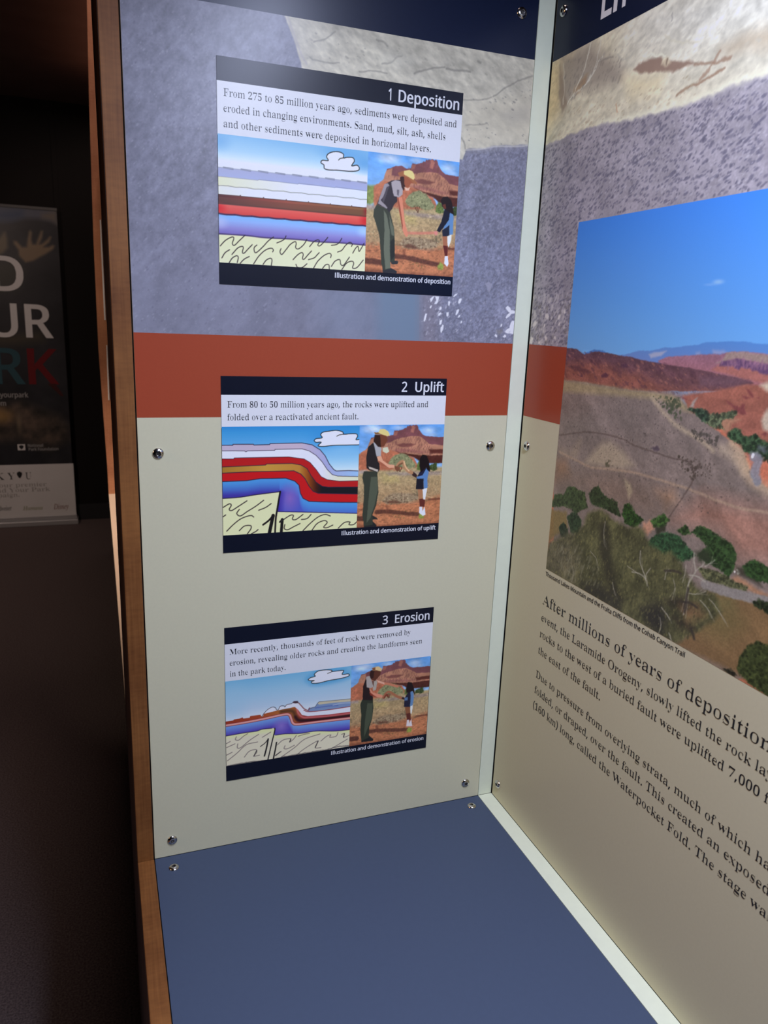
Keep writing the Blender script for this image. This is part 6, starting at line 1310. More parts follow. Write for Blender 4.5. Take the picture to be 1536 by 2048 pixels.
def scenery(p, shift):
    """the desert behind the two people; outlines are laid for the first sign and moved to each sheet"""
    u0, u1, v0, v1 = p.box
    sx, sy = (u1 - u0) / (HOME[1] - HOME[0]), (v1 - v0) / (HOME[3] - HOME[2])

    def G(pts):
        return [(u0 + (a - HOME[0] + shift) * sx, v0 + (b - HOME[2]) * sy) for a, b in pts]

    def H(pts):                                 # as G, but things at the sheet's edges run off it
        q = []
        for a, b in pts:
            a += shift
            if a - shift < HOME[0] + 3:
                a = HOME[0] - 30
            if a - shift > HOME[1] - 6:
                a = HOME[1] + 30
            q.append((u0 + (a - HOME[0]) * sx, v0 + (b - HOME[2]) * sy))
        return q

    p.poly([(u0 - 9, v1 + 9), (u1 + 9, v1 + 9), (u1 + 9, v0 + 60), (u0 - 9, v0 + 60)], (84, 146, 228), 1, col2=(140, 178, 232))
    for c, ru, rv, a in (([(-174.3, 853.4)], 18, 9, 0.85), ([(-183.7, 853.2)], 14, 8, 0.5), ([(-142.8, 854.5)], 13, 5, 0.6), ([(-103.2, 850.5)], 16, 8, 0.7), ([(-158.8, 848.3)], 14, 5, 0.4), ([(-97.8, 845.1)], 12, 4, 0.5)):
        q = G(c)[0]
        p.blob(q[0], q[1], ru, rv, (190, 206, 240), a)
    p.warp(0.7, 4, 300)
    p.poly(H([(-180.9, 832.2), (-178.5, 842.7), (-173.9, 843.6), (-168.3, 846.2), (-160.7, 847.3), (-154.8, 844.6), (-149.6, 845.9), (-148.4, 851.4), (-143.6, 851.1), (-135.9, 852.7), (-134.5, 854.5), (-132.5, 854.3), (-131.4, 856.7), (-129.4, 856.1), (-128.3, 857.3), (-125.8, 856.8), (-123.5, 858.1), (-121.4, 857.2), (-119.5, 858.2), (-117.2, 856.2), (-116.2, 852.5), (-115, 851), (-110.9, 846.3), (-105.7, 843.5), (-97.7, 843), (-91.5, 841.4), (-90.5, 827), (-108.4, 822), (-180.4, 819)]), (112, 70, 80), 0.5)
    p.poly(G([(-126.3, 856.5), (-123.4, 857.3), (-120.3, 854.6), (-122.9, 847.7), (-126.9, 849), (-125.6, 853.3)]), (166, 110, 100), 0.8, a=0.8)
    p.poly(G([(-149.3, 849.3), (-143.5, 850.7), (-145.2, 845.5), (-149, 844.8)]), (158, 104, 92), 0.8, a=0.7)
    p.poly(H([(-203.4, 817), (-197.4, 819.2), (-191, 824.7), (-182.8, 830.4), (-179.4, 840.6), (-172, 843.8), (-172.6, 836.3), (-162.1, 835.6), (-154.4, 836.4), (-144.9, 840.6), (-135.3, 842.7), (-125.6, 844.1), (-115.7, 843.8), (-109.6, 841), (-105.4, 837.6), (-100.1, 833.8), (-90.7, 828.7), (-89.8, 815.9), (-104.1, 817.2), (-121.1, 818.3), (-142, 820.7), (-153.5, 818.1), (-182, 810.6), (-203.3, 813.7)]), (164, 118, 102), 0.6)
    p.poly(G([(-144.6, 833.9), (-136.9, 835.5), (-130, 835.3), (-119.1, 833.8), (-124.9, 831.1), (-132.7, 830.4), (-140.6, 831)]), (108, 64, 66), 0.9, a=0.85)
    p.poly(G([(-150.1, 826.7), (-138.5, 828.6), (-124.6, 827.4), (-110.6, 825.2), (-100.4, 822.7), (-114.4, 822.3), (-128.4, 824.5), (-142.1, 824.1)]), (142, 92, 92), 1.2, a=0.8)
    p.poly(H([(-145.1, 825.5), (-138.2, 823.6), (-124.3, 821.5), (-106.2, 819.2), (-90, 819.7), (-89.3, 808.1), (-103.6, 809.5), (-113.8, 813), (-120.1, 817.1), (-138.1, 821.9)]), (72, 38, 36), 0.8)
    p.poly(H([(-100.7, 826.9), (-90.5, 827), (-90.1, 820.2), (-99.3, 821.9)]), (84, 44, 42), 1)
    p.poly(H([(-203.6, 822.7), (-192.9, 823.7), (-190.7, 816.5), (-191.3, 806.5), (-195.9, 803.6), (-202.9, 803)]), (116, 132, 82), 1.5)
    p.poly(H([(-193.8, 822.8), (-179.9, 829.8), (-159.7, 825.9), (-152, 827.4), (-142.1, 824.1), (-120.1, 817.1), (-113.3, 804.4), (-123.1, 801.1), (-156.5, 799.2), (-169.1, 799.9), (-193, 801.3)]), (162, 100, 80), 1)
    p.grain(0.12, 5, 301, octaves=3, ax=2, ang=-0.2)
    p.poly(H([(-202.9, 803), (-152.7, 802.1), (-113.4, 805.3), (-88.9, 802.9), (-86.2, 762.7), (-201.3, 755.2)]), (160, 146, 116), 1.5, col2=(160, 130, 104))
    p.poly(H([(-202.9, 802.2), (-181.7, 803.1), (-181.5, 798.9), (-202.7, 797.2)]), (150, 138, 150), 1.5, a=0.7)
    p.poly(H([(-156.5, 799.2), (-133, 799.4), (-88.6, 798.6), (-88.3, 793.4), (-112.7, 794.1), (-152.4, 795.3)]), (140, 128, 132), 1.5, a=0.75)
    p.poly(G([(-164.1, 795.2), (-142.6, 795.2), (-140.2, 786.9), (-159.8, 787.1)]), (170, 160, 104), 4, a=0.5)
    bush = G([(-155.1, 810.3), (-151.5, 816.5), (-145.9, 821.2), (-138.2, 823.2), (-130.2, 820.9), (-124, 815.5), (-117.6, 808.4), (-118.8, 804.8), (-129.2, 802.7), (-139.2, 805.7), (-147, 804.3), (-153, 807.1)])
    p.poly(bush, (126, 130, 102), 0.8)
    p.spots(bush, 60, 0.4, 1.3, (158, 160, 126), 302, a=0.5)
    p.spots(bush, 50, 0.4, 1.3, (76, 84, 62), 303, a=0.6)
    for c in ([(-140.2, 805.7), (-138.9, 799.8)], [(-136.8, 805.9), (-138.4, 799.8)], [(-143.2, 806.3), (-140.4, 801)]):
        p.line(G(c), 0.8, (74, 44, 36), 0.4)
    for c, k in (([(-115.7, 801.7), (-116.5, 807.6), (-112.9, 813.5), (-107.7, 810.9), (-105.1, 802.5), (-111.1, 800.3)], (92, 112, 66)), ([(-95.3, 807.6), (-89.4, 810.7), (-87.8, 801.3), (-93.8, 799.1)], (60, 76, 48)), ([(-100.3, 805.5), (-95.4, 808.5), (-93.9, 800.8), (-100, 801.2)], (66, 84, 52))):
        q = G(c)
        p.poly(q, k, 0.8)
        p.spots(q, 18, 0.4, 1.0, np.array(k) * 0.6, 304, a=0.6)
    p.poly(H([(-201.3, 757.7), (-180, 762.6), (-150.8, 761.9), (-120.8, 760.4), (-86.8, 772.4), (-83.7, 726.9), (-200.1, 720.8)]), (172, 114, 86), 3)
    p.grain(0.10, 9, 305, octaves=4, ax=2)
    sage = G([(-160.7, 763.9), (-155.1, 769.4), (-147.3, 772.5), (-135.5, 772.5), (-123.4, 771.6), (-111.3, 770.7), (-112.9, 763.6), (-124.8, 760.2), (-140.7, 759.1), (-154.6, 759.9)])
    p.poly(sage, (142, 126, 108), 1.5)
    p.spots(sage, 60, 0.4, 1.5, (90, 68, 58), 306, a=0.6)
    p.spots(sage, 50, 0.4, 1.2, (176, 160, 140), 307, a=0.5)
    p.poly(G([(-156.7, 762.4), (-147, 764.8), (-134.8, 760.4), (-140.7, 759.1), (-150.7, 759.8)]), (86, 54, 46), 1.2, a=0.8)
    p.spots(H([(-202, 778), (-186.4, 778.3), (-186, 768.1), (-201.7, 767)]), 50, 0.6, 1.8, (110, 104, 84), 308, a=0.6)
    p.spots(H([(-201.5, 763.6), (-185.9, 764.7), (-185.3, 749.3), (-201, 748.3)]), 30, 0.6, 1.8, (120, 84, 68), 309, a=0.5)
    p.spots(G([(-121.6, 775.2), (-107.6, 777.1), (-107.1, 768.4), (-119.2, 768.4)]), 40, 0.5, 1.4, (100, 94, 78), 310, a=0.6)
    p.spots(G([(-152.1, 747.9), (-120.2, 749.9), (-127.6, 738.8), (-145.8, 741.3)]), 40, 0.4, 1.1, (112, 100, 66), 311, a=0.6)
    p.line(H([(-200.9, 743.2), (-190.8, 742.5), (-182.1, 741.7)]), 6.5, (70, 42, 40), 0.9, a=0.85, smooth=False)
    p.line(G([(-167.8, 749.6), (-154.1, 749.5), (-140.1, 747.8), (-123.9, 745.2), (-108.6, 743.5)]), 5.2, (78, 48, 44), 0.9, a=0.85)
    p.line(G([(-154.4, 756.5), (-152.1, 749.7)]), 3, (100, 58, 50), 1.2, a=0.6)
    p.line(H([(-97.5, 762.8), (-86.2, 762.7)]), 2.5, (88, 50, 44), 0.9, a=0.8, smooth=False)
    p.poly(H([(-200.6, 734.6), (-178.9, 734.1), (-163.2, 732.4), (-119.1, 732.2), (-84.1, 732.3), (-83.1, 717.8), (-199.8, 712.1)]), (110, 66, 54), 2.5, a=0.75)
    q = G([(-109.3, 738.1), (-110.6, 742.5), (-106.8, 747.2), (-102.5, 743.8), (-103.2, 738.4)])
    p.poly(q, (134, 148, 76), 0.9)
    p.spots(H([(-202.7, 797.2), (-88.8, 801.2), (-86.2, 762.7), (-201.3, 755.2)]), 420, 0.3, 1.2, (118, 104, 84), 312, a=0.45, aspect=1.8)
    p.spots(H([(-202.7, 797.2), (-88.8, 801.2), (-86.2, 762.7), (-201.3, 755.2)]), 300, 0.3, 1.0, (190, 176, 146), 313, a=0.4, aspect=1.8)
    p.spots(H([(-201.3, 756.9), (-86.2, 762.7), (-84, 730.5), (-200.4, 729.4)]), 300, 0.3, 1.2, (118, 74, 60), 314, a=0.45, aspect=2.2)
    p.spots(G([(-180.1, 834.8), (-147.3, 849.5), (-118.4, 854.8), (-109.6, 842.3), (-96.9, 831.5), (-96.1, 819.6), (-144.2, 825.6)]), 240, 0.3, 1.1, (104, 66, 68), 315, a=0.4, aspect=2.6, ang=1.3)
    p.grain(0.16, 2.2, 316, octaves=3, mask=(p.V < v1 - 0.28 * (v1 - v0)).astype(np.float32))
    p.warp(0, 1, 0)


def figure(p, shapes):
    p.warp(0.35, 2.0, 350)
    for c, k in shapes:
        p.poly(c, k, 0.45)
    p.warp(0, 1, 0)


p = Picture(-202.2, -89.7, 730.8, 858.8, 0.5)
scenery(p, 0)
p.line([(-152.5, 776.5), (-135.7, 777.3), (-115.8, 779.3)], 3.0, (192, 116, 108), 0.9, a=0.75)
figure(p, (
    ([(-181, 739.2), (-171.2, 736.7), (-165.2, 734.9), (-162.4, 732.9), (-162.9, 730.8), (-179.7, 730.2)], (40, 42, 52)), ([(-171.5, 745), (-162.7, 745.1), (-160.9, 743.9), (-162.1, 741.2), (-169.4, 740.6)], (46, 48, 54)),
    ([(-189.8, 804.5), (-182.6, 802.2), (-174.4, 801.2), (-172.7, 794.6), (-168.2, 780.5), (-166.8, 769.5), (-165.9, 750.5), (-165.6, 743.6), (-171, 743.3), (-171.1, 735), (-178.9, 733.7), (-182, 740), (-185, 766.5), (-186.2, 773.2), (-191.5, 786.4), (-194, 792), (-193.3, 798.8)], (52, 58, 54)),
    ([(-181.5, 798.9), (-177.5, 794.2), (-172.9, 775.9), (-172.1, 753.6), (-170.7, 736.3), (-176.9, 734.7), (-179.8, 756.6), (-179.7, 777.9)], (94, 102, 94)), ([(-174.6, 794.4), (-168.7, 780.4), (-167.3, 772), (-170.8, 772.6), (-173.1, 782.7)], (88, 96, 88)),
    ([(-171.9, 765.7), (-167, 770.3), (-165.9, 750.5), (-169.6, 745.1), (-171.3, 750.2)], (36, 40, 42)),
    ([(-189.8, 804.7), (-185.9, 815.2), (-179.8, 827.4), (-173.3, 831.3), (-161.9, 833.2), (-159.2, 825.9), (-161.2, 817.4), (-165.7, 809.4), (-169.3, 805.8), (-171.1, 801.4), (-174.7, 796.9), (-177.8, 800.9), (-182.6, 802.2)], (46, 42, 54)),
    ([(-181.7, 826.8), (-177.9, 827.9), (-175.5, 825.7), (-180.3, 815.7), (-185.5, 809.4), (-176.9, 802.2), (-177.7, 800.5), (-188.6, 805.7), (-186.4, 813.9)], (138, 134, 150)), ([(-178.7, 824.2), (-175.7, 825.3), (-179.3, 814.1), (-181.8, 807.2), (-183.8, 809.6)], (70, 66, 80)),
    ([(-165.9, 814), (-159.6, 814.6), (-157.4, 802.5), (-155, 788.3), (-151.6, 779.1), (-150.2, 774.5), (-151.3, 772.3), (-153.2, 772.6), (-155.3, 775), (-157.5, 779.6), (-159.1, 788), (-162.3, 798.8)], (196, 126, 108)), ([(-165.8, 813.6), (-163.9, 813.8), (-160.3, 798.9), (-157.2, 783.9), (-157.5, 779.6), (-162.3, 798.8)], (136, 74, 62)),
    ([(-173.7, 829.6), (-168.6, 832.1), (-161.9, 831.5), (-159.1, 824.3), (-159.3, 817.5), (-163.5, 814), (-169.7, 815), (-171.8, 821.5)], (154, 150, 166)), ([(-166.2, 822), (-163.4, 822.2), (-164, 815.5), (-166, 817)], (96, 92, 108)),
    ([(-163.5, 835.5), (-158.3, 838.1), (-153.4, 834.8), (-155, 829.6), (-158, 821.8), (-160.6, 825)], (52, 30, 34)), ([(-158.3, 836.8), (-150.6, 836.7), (-145.6, 834.7), (-144.5, 831), (-149.3, 830.6), (-152, 826.6), (-154.8, 825.3), (-157.4, 828.6)], (142, 80, 62)),
    ([(-157.8, 826), (-152.9, 824.8), (-150.1, 826.7), (-151.8, 822.4), (-155.6, 822.1)], (206, 170, 160)),
    ([(-166.1, 839.8), (-160.5, 842.4), (-154.8, 843.8), (-148.7, 837.7), (-144.6, 833.9), (-142.4, 832.1), (-142.6, 829.5), (-147.4, 831.6), (-154.4, 836.4), (-164, 836.7)], (146, 94, 70)), ([(-158.9, 839.2), (-158.6, 843), (-151.9, 844.6), (-148, 843.2), (-145.9, 840.5), (-145, 836.4), (-146.6, 834.4), (-151.5, 836.6), (-156.4, 838.2)], (222, 192, 138)),
    ([(-106.6, 776.5), (-100.5, 777.4), (-98.5, 765.4), (-98.5, 753.9), (-102.1, 753.8), (-104.7, 765.9)], (150, 98, 78)), ([(-104.9, 765.9), (-98.9, 765.2), (-98.5, 753.9), (-101.9, 754)], (88, 38, 38)), ([(-100.3, 777.2), (-94.6, 778.6), (-95, 771.8), (-97.6, 764.1), (-99.3, 767.1)], (226, 226, 226)),
    ([(-101.9, 753.9), (-98, 754.3), (-96.6, 745.1), (-98, 742.1), (-102.2, 745.5)], (218, 218, 238)), ([(-107.1, 782.8), (-98.3, 790), (-97.3, 777.8), (-99.4, 776.6), (-106.5, 776.1)], (32, 36, 56)),
    ([(-98.7, 805.2), (-95, 802.5), (-93.6, 800), (-92.8, 778.9), (-97.5, 778.3), (-98.2, 789.2), (-105.8, 783.4), (-105.4, 786.9), (-100.5, 793.3)], (88, 128, 186)), ([(-105.4, 806.4), (-98.2, 804.4), (-99.1, 795.2), (-105.6, 786), (-110.6, 779.9), (-114.2, 781.7), (-109, 791.8)], (26, 28, 46)),
    ([(-117.4, 780.6), (-113.4, 781.2), (-112.5, 778.1), (-115.1, 776), (-116.8, 778.2)], (196, 128, 128)), ([(-111, 815.8), (-108.2, 819.4), (-102.2, 820.1), (-97.4, 816.1), (-94.8, 807.7), (-92.8, 800.5), (-96.5, 802.3), (-105.4, 805.9), (-109.1, 809.1)], (30, 22, 28)), ([(-108.7, 810.8), (-104.7, 812), (-103.4, 807), (-106.4, 806.3)], (92, 50, 44))))
p.build('photograph', on_facing(0.00098), sign_one, ILL_L, M['print'])

p = Picture(-202.5, -89.7, 423.5, 552.5, 0.5)
scenery(p, -8)
figure(p, (
    ([(-193.2, 429.2), (-182.5, 432.2), (-176.1, 425.3), (-176.7, 423), (-193, 423.3)], (34, 36, 42)), ([(-183.3, 439.3), (-176.5, 435.4), (-174.6, 432.9), (-182.5, 432.8)], (38, 40, 44)),
    ([(-195.4, 495.3), (-177.6, 494.7), (-177, 485.5), (-175.1, 468.1), (-177.7, 450.7), (-182.1, 439.2), (-181, 426.2), (-192.8, 425.1), (-195.3, 439.9), (-194.3, 463.1), (-194.5, 477), (-197.1, 487.3)], (50, 56, 52)), ([(-185.7, 488.1), (-177.3, 487.8), (-176.1, 470.5), (-179.6, 452), (-185, 434.7), (-189.6, 429), (-188.2, 457)], (74, 82, 74)),
    ([(-192, 499.1), (-192.7, 513.3), (-190.8, 525.6), (-183.7, 531.1), (-176.5, 527.6), (-175.5, 508.3), (-174.6, 496.9), (-176.9, 493.8), (-187.1, 495.9)], (36, 34, 40)), ([(-189.7, 501.3), (-176.5, 496.7), (-177.3, 493.8), (-188.4, 498.5)], (176, 170, 172)),
    ([(-178.9, 513.5), (-173.6, 514.2), (-170.7, 508.2), (-163.5, 503.4), (-155, 502.1), (-154.6, 498.4), (-162.1, 498.6), (-173.1, 502), (-177.1, 507.2)], (208, 154, 134)), ([(-178.1, 508.4), (-174.5, 507.2), (-165.9, 501.2), (-162.1, 498.6), (-173.1, 501.7)], (150, 88, 72)),
    ([(-184.3, 531.1), (-179, 531.2), (-173.3, 523.2), (-173.8, 514), (-179.5, 513.5), (-181.6, 522.1)], (156, 160, 176)),
    ([(-171.6, 524.1), (-165.4, 525.1), (-162.8, 519.4), (-166.3, 517), (-171.4, 519.6)], (190, 196, 184)),
    ([(-180.5, 540.5), (-167.5, 541.5), (-165.4, 533), (-170.5, 525.8), (-175.8, 524.8), (-182, 532.2)], (104, 60, 48)), ([(-182.9, 540.6), (-175.8, 539.9), (-174, 525.3), (-177.6, 525.4), (-184, 532.2)], (44, 30, 30)),
    ([(-183.9, 543.4), (-178.3, 543.3), (-176, 547.2), (-170.1, 547.4), (-165.3, 544.3), (-162.7, 539.5), (-166, 538.4), (-174.6, 541.2), (-182.3, 540.9)], (222, 192, 134)), ([(-183.9, 543.4), (-178.3, 543.3), (-174.6, 541.2), (-182.3, 540.9)], (120, 86, 60)),
    ([(-122.1, 470.6), (-115.2, 470.4), (-114.7, 456.1), (-115.2, 446.5), (-117.7, 446.7), (-119.9, 456.3)], (156, 112, 88)), ([(-119.5, 456.9), (-111, 457.1), (-111.4, 446.1), (-117.7, 446.4)], (90, 44, 42)), ([(-115.2, 470.4), (-108.7, 470.7), (-110.9, 455.7), (-113.4, 455.8)], (234, 234, 234)),
    ([(-118.3, 446.4), (-114.5, 446.3), (-113.6, 440.5), (-111.1, 446.6), (-109.2, 435.4), (-113, 434.2), (-118.5, 438.3)], (220, 220, 240)), ([(-124.1, 484.2), (-114.5, 483.9), (-113.7, 469.4), (-124.6, 469.8)], (28, 28, 42)),
    ([(-122.4, 488.3), (-117.9, 495.7), (-110.4, 497.3), (-109.1, 484.3), (-123.5, 484.2)], (32, 34, 60)), ([(-124.8, 486), (-116.2, 487.5), (-110.5, 498.4), (-108, 493.7), (-109.3, 480.8), (-108.3, 471.3), (-113.3, 470), (-114.7, 483.3), (-123.4, 483.4)], (84, 124, 188)),
    ([(-132.3, 492.1), (-128.9, 492.6), (-123.7, 488.3), (-124.7, 484.6), (-129.8, 487.4)], (50, 36, 40)), ([(-121.3, 509.2), (-117.6, 514.3), (-112, 513.4), (-108.4, 505.4), (-105.7, 491.8), (-109.6, 493.7), (-111.7, 497.3), (-118.9, 491.4), (-121.3, 501.1)], (26, 20, 26))))
p.line([(-154.8, 496.3), (-151.9, 499.7), (-149, 503.6), (-144.3, 506.1), (-141.6, 500.5), (-137.6, 495.2), (-131.3, 491.5)], 4.4, (164, 124, 98), 0.5)
p.line([(-151.8, 497.4), (-148.9, 501.9), (-144.8, 504.1)], 2.0, (112, 80, 62), 0.5)
p.line([(-142.5, 506.3), (-140, 499.3), (-135.1, 493.9)], 1.6, (206, 170, 140), 0.4)
p.poly([(-155, 500.9), (-151.3, 500.2), (-148.7, 496.1), (-151, 493.3), (-154.2, 496.8)], (110, 70, 56), 0.4)
p.build('photograph', on_facing(0.00098), sign_two, ILL_L, M['print'])

p = Picture(-203.7, -90.2, 116.9, 235.3, 0.5)
scenery(p, -9)
p.line([(-156.7, 203.6), (-149, 201.3), (-137.3, 196.4)], 3.4, (180, 116, 98), 0.6)
figure(p, (
    ([(-186.6, 126.2), (-175.3, 128.3), (-168.8, 121.9), (-169.9, 119.4), (-186.4, 120.2)], (32, 34, 38)),
    ([(-187.3, 184), (-172.3, 183.1), (-170.9, 169.9), (-172.2, 153), (-175.6, 141.6), (-175.9, 125.7), (-186.5, 122.2), (-188.5, 138.5), (-187.8, 162), (-189.8, 176.6)], (46, 52, 46)), ([(-179.6, 177.7), (-172, 176.6), (-172.5, 154.4), (-177.1, 141.9), (-182.9, 126.9), (-182.4, 150.7)], (68, 76, 66)),
    ([(-186.6, 183.3), (-186.7, 203.3), (-183.1, 214.3), (-177.6, 200.7), (-172.1, 185.7), (-172.2, 180.5)], (38, 28, 32)), ([(-177.9, 200.1), (-172.4, 192.5), (-158.6, 186.6), (-156.9, 182.2), (-166, 184.3), (-175.7, 190.1)], (198, 132, 116)), ([(-177.7, 194.3), (-171.2, 188.2), (-166, 184.3), (-176.2, 188.9)], (120, 50, 44)),
    ([(-167.6, 210.3), (-156.8, 204.9), (-156, 201.8), (-165.6, 206.1)], (206, 160, 150)), ([(-182.8, 216.8), (-177.2, 217.4), (-174.5, 209.3), (-171.7, 201.2), (-175.3, 199.1), (-181.6, 201.3)], (156, 152, 160)), ([(-174.5, 209.3), (-168.3, 210.4), (-166.8, 205.7), (-168.3, 195.6), (-172.1, 194.8)], (158, 154, 156)), ([(-174.5, 209.3), (-171.4, 209.5), (-171.7, 200.5)], (92, 60, 56)),
    ([(-176.9, 225), (-170.1, 226), (-162.3, 223), (-162.9, 216.7), (-170.1, 208.7), (-175.6, 212), (-177.9, 218.1)], (84, 48, 40)), ([(-176.9, 225), (-171.3, 225.5), (-172.2, 214.1), (-175.8, 212.7), (-177.9, 218.1)], (48, 28, 28)),
    ([(-174.5, 228.5), (-169, 229.7), (-165.3, 229.6), (-160.7, 225.4), (-161.6, 221.9), (-168.8, 224.5), (-173.8, 224.6)], (214, 180, 140)), ([(-174.9, 228.3), (-170.2, 228.9), (-170.1, 224.7), (-173.5, 224.5)], (120, 80, 60)),
    ([(-124.9, 164.5), (-116.9, 163.3), (-115.3, 142.7), (-120.3, 141.9)], (124, 80, 60)), ([(-122.4, 153.2), (-115.9, 153.5), (-115.1, 142.4), (-120.3, 141.9)], (84, 40, 38)), ([(-117.1, 164.4), (-112.8, 164.6), (-114.2, 151.9), (-115.8, 152.2)], (228, 228, 228)),
    ([(-120.6, 143.3), (-117.7, 143.3), (-116.9, 137.5), (-114.4, 144.1), (-112.4, 132.5), (-121.4, 133.7)], (206, 200, 220)),
    ([(-126.1, 176.4), (-120.2, 187.4), (-114.8, 188.2), (-116.8, 176.3), (-116.9, 162.8), (-126.3, 164.2)], (32, 32, 56)), ([(-117.6, 188.4), (-113.2, 184), (-112.2, 174.3), (-113.5, 164.4), (-117.2, 163.9), (-117, 176.4)], (88, 126, 184)), ([(-126.2, 177.7), (-121, 178.3), (-121.4, 173), (-126, 173.7)], (80, 110, 160)),
    ([(-132.1, 180.6), (-126.2, 178.4), (-126, 174.8), (-131.3, 176.9)], (50, 34, 38)), ([(-124.3, 191.9), (-122.1, 200.8), (-116.6, 199.5), (-112.8, 190.3), (-110.4, 179.1), (-114.9, 186.7), (-120, 184.7), (-123.7, 185.3)], (30, 20, 26))))
p.line([(-157.1, 182.9), (-153.6, 188.2), (-149.2, 190), (-143.3, 186.1), (-136.7, 181.2), (-131.4, 178.5)], 3.6, (150, 98, 78), 0.5)
p.line([(-155.8, 182), (-152.8, 186.2), (-150.2, 183.8)], 2.2, (112, 56, 46), 0.5)
p.build('photograph', on_facing(0.00098), sign_three, ILL_L, M['print'])

# ------------------------------------------------------------------ dark partition further back, seen past the stand
part = thing('display_partition', (-0.44, 1.6, 0.0), 'narrow brown partition with a thin white edge line, standing behind the wooden stand', 'partition')
lf = [(-467.5, 1784.9), (-484.1, 1238.3), (-491.4, 870), (-493.4, 558.7), (-485.4, 193.5), (-485.4, 117)]
lb = [(-485.4, 117), (-477.5, -151.1), (-468.6, -512.8), (-460.7, -902.2)]
up = [(x / 1000, SHELF + z / 1000) for x, z in lf]
lo = [(x / 1000, SHELF + z / 1000) for x, z in lb]
lo[-1] = (lo[-1][0], 0.0)
zt = up[0][1]
MB().prism(up + [(-0.05, up[-1][1]), (-0.05, zt)], 'y', 1.6, 1.64).build('upper_board', M['part_wood'], part)
MB().prism(lo + [(-0.05, 0.0), (-0.05, lo[0][1])], 'y', 1.6, 1.64).build('lower_board', M['part_pale'], part)
MB().box(max(p_[0] for p_ in up) + 0.004, -0.05, 1.641, 4.2, 0.0, zt).build('body', M['wood_dark'], part)
ln = [(-471.7, 925.9), (-468.3, 926.2), (-468.8, 646.6), (-473, 646.4)]
MB().prism([(x / 1000, SHELF + z / 1000) for x, z in ln], 'y', 1.597, 1.6).build('edge_line', M['banner_white'], part)
ln = [(-470.9, 573.9), (-468.1, 574), (-469.4, 410.1), (-473, 410.1)]
MB().prism([(x / 1000, SHELF + z / 1000) for x, z in ln], 'y', 1.597, 1.6).build('edge_line', M['banner_white'], part)

# ------------------------------------------------------------------ banner by the far wall
ban = thing('banner_stand', (-1.13, BY, 0.0), 'tall dark banner with big pale letters and white foot panel by the far wall', 'banner')
ILL_B = np.array((0.114, 0.080, 0.068))
bt = on_banner(0.004)
MB().box(-1.556, -0.706, BY, BY + 0.004, SHELF - 0.796, SHELF + 1.309).build('banner_sheet', M['base'], ban)
p = Picture(-1556, -706, -410, 1309, 5.0, (11, 8, 8))
p.grain(0.5, 160, 400, octaves=4)
p.poly([(-1270, 1291.5), (-706, 1312.5), (-708.3, 1220.3), (-751.4, 1237.9), (-818.6, 1243.1), (-908.9, 1239.5), (-986.6, 1216.3), (-1279.9, 1177)], (26, 22, 24), 20)
p.poly([(-1144.3, 1275.1), (-915.5, 1286.9), (-918.2, 1249), (-986.3, 1219.8), (-1150.1, 1203.8)], (14, 15, 22), 30)
p.poly([(-796.2, 1275.9), (-706.8, 1300.4), (-708.3, 1220.3), (-751.2, 1241.4), (-798.1, 1248.1)], (34, 25, 20), 20)
hand = [(-954.2, 1000.5), (-956.4, 1038.8), (-980.4, 1075.5), (-980.7, 1092.8), (-962.5, 1092.3), (-931.7, 1057.9), (-904.8, 1059.6), (-894.5, 1112.7), (-882.9, 1158.6), (-874, 1166.2), (-866.6, 1152.9), (-873, 1107.2), (-866.5, 1079.7), (-846.2, 1081.1), (-830.1, 1120.6), (-810.1, 1167.4), (-798.2, 1168.3), (-806.1, 1125.8), (-825.8, 1082.4), (-808.6, 1087.1), (-776.3, 1113.9), (-757.9, 1136.2), (-749.5, 1133.3), (-763.5, 1100.7), (-799.7, 1066.6), (-769, 1068.7), (-744.2, 1082.7), (-732.5, 1078.1), (-742.4, 1056.3), (-792.5, 1021.2), (-827.8, 1001.3), (-870.3, 974), (-918.4, 960.5)]
p.poly(hand, (44, 30, 20), 9)
p.poly([(-1164.5, 1025.2), (-1081.9, 1082.4), (-1038.1, 1140.5), (-1024.7, 1144.9), (-1017.9, 1104.1), (-1018.7, 1048.6), (-1047.9, 1012), (-1135.9, 975.2)], (36, 26, 18), 12)
p.poly([(-1236.6, 934.5), (-971, 974.9), (-934.9, 917.2), (-977.6, 790.6), (-1219.9, 743.5)], (18, 14, 11), 40)
p.poly([(-1233.4, 461), (-852.6, 513), (-839.3, 453.9), (-986.3, 427.1), (-1237.8, 407.1)], (26, 18, 11), 40, a=0.8)
rk = [(-1311.8, 9.1), (-1100, 32.3), (-1013.7, 41.7), (-938.4, 3.8), (-844.5, -34.7), (-775.4, -64), (-717.3, -142.3), (-713.6, -235.7), (-861.9, -306.7), (-1033.4, -235.1), (-1333.3, -248.9)]
p.poly(rk, (24, 16, 12), 40)
p.grain(0.5, 60, 402, octaves=4, mask=p.mask(rk, 30), contrast=1.5)
p.blob([(-1141.1, -61.8)][0][0], [(-1141.1, -61.8)][0][1], 120, 90, (60, 38, 18), 0.8)
p.blob([(-1033.2, -110.1)][0][0], [(-1033.2, -110.1)][0][1], 30, 120, (48, 34, 24), 0.7)
p.build('banner_picture', on_banner(0.002), ban, ILL_B, M['print'])
foot = [(-565, 950.1)]
sheet(MB(), on_banner(0.003), -1.556, -0.7005, -0.795, -0.408).build('foot_panel', M['banner_white'], ban)


def banner_text(name, s, right, base, cap, mat, font='sans', sx=1.0, clip=None):
    mb_ = MB()
    h = cap / 0.487
    add_text(mb_, font, s, bt, right - text_width(font, s) * h / 1000 * sx, base, h, scale_x=sx)
    mb_.build(name, mat, ban)


def bpt(q):
    return q[0][0] / 1000, q[0][1] / 1000


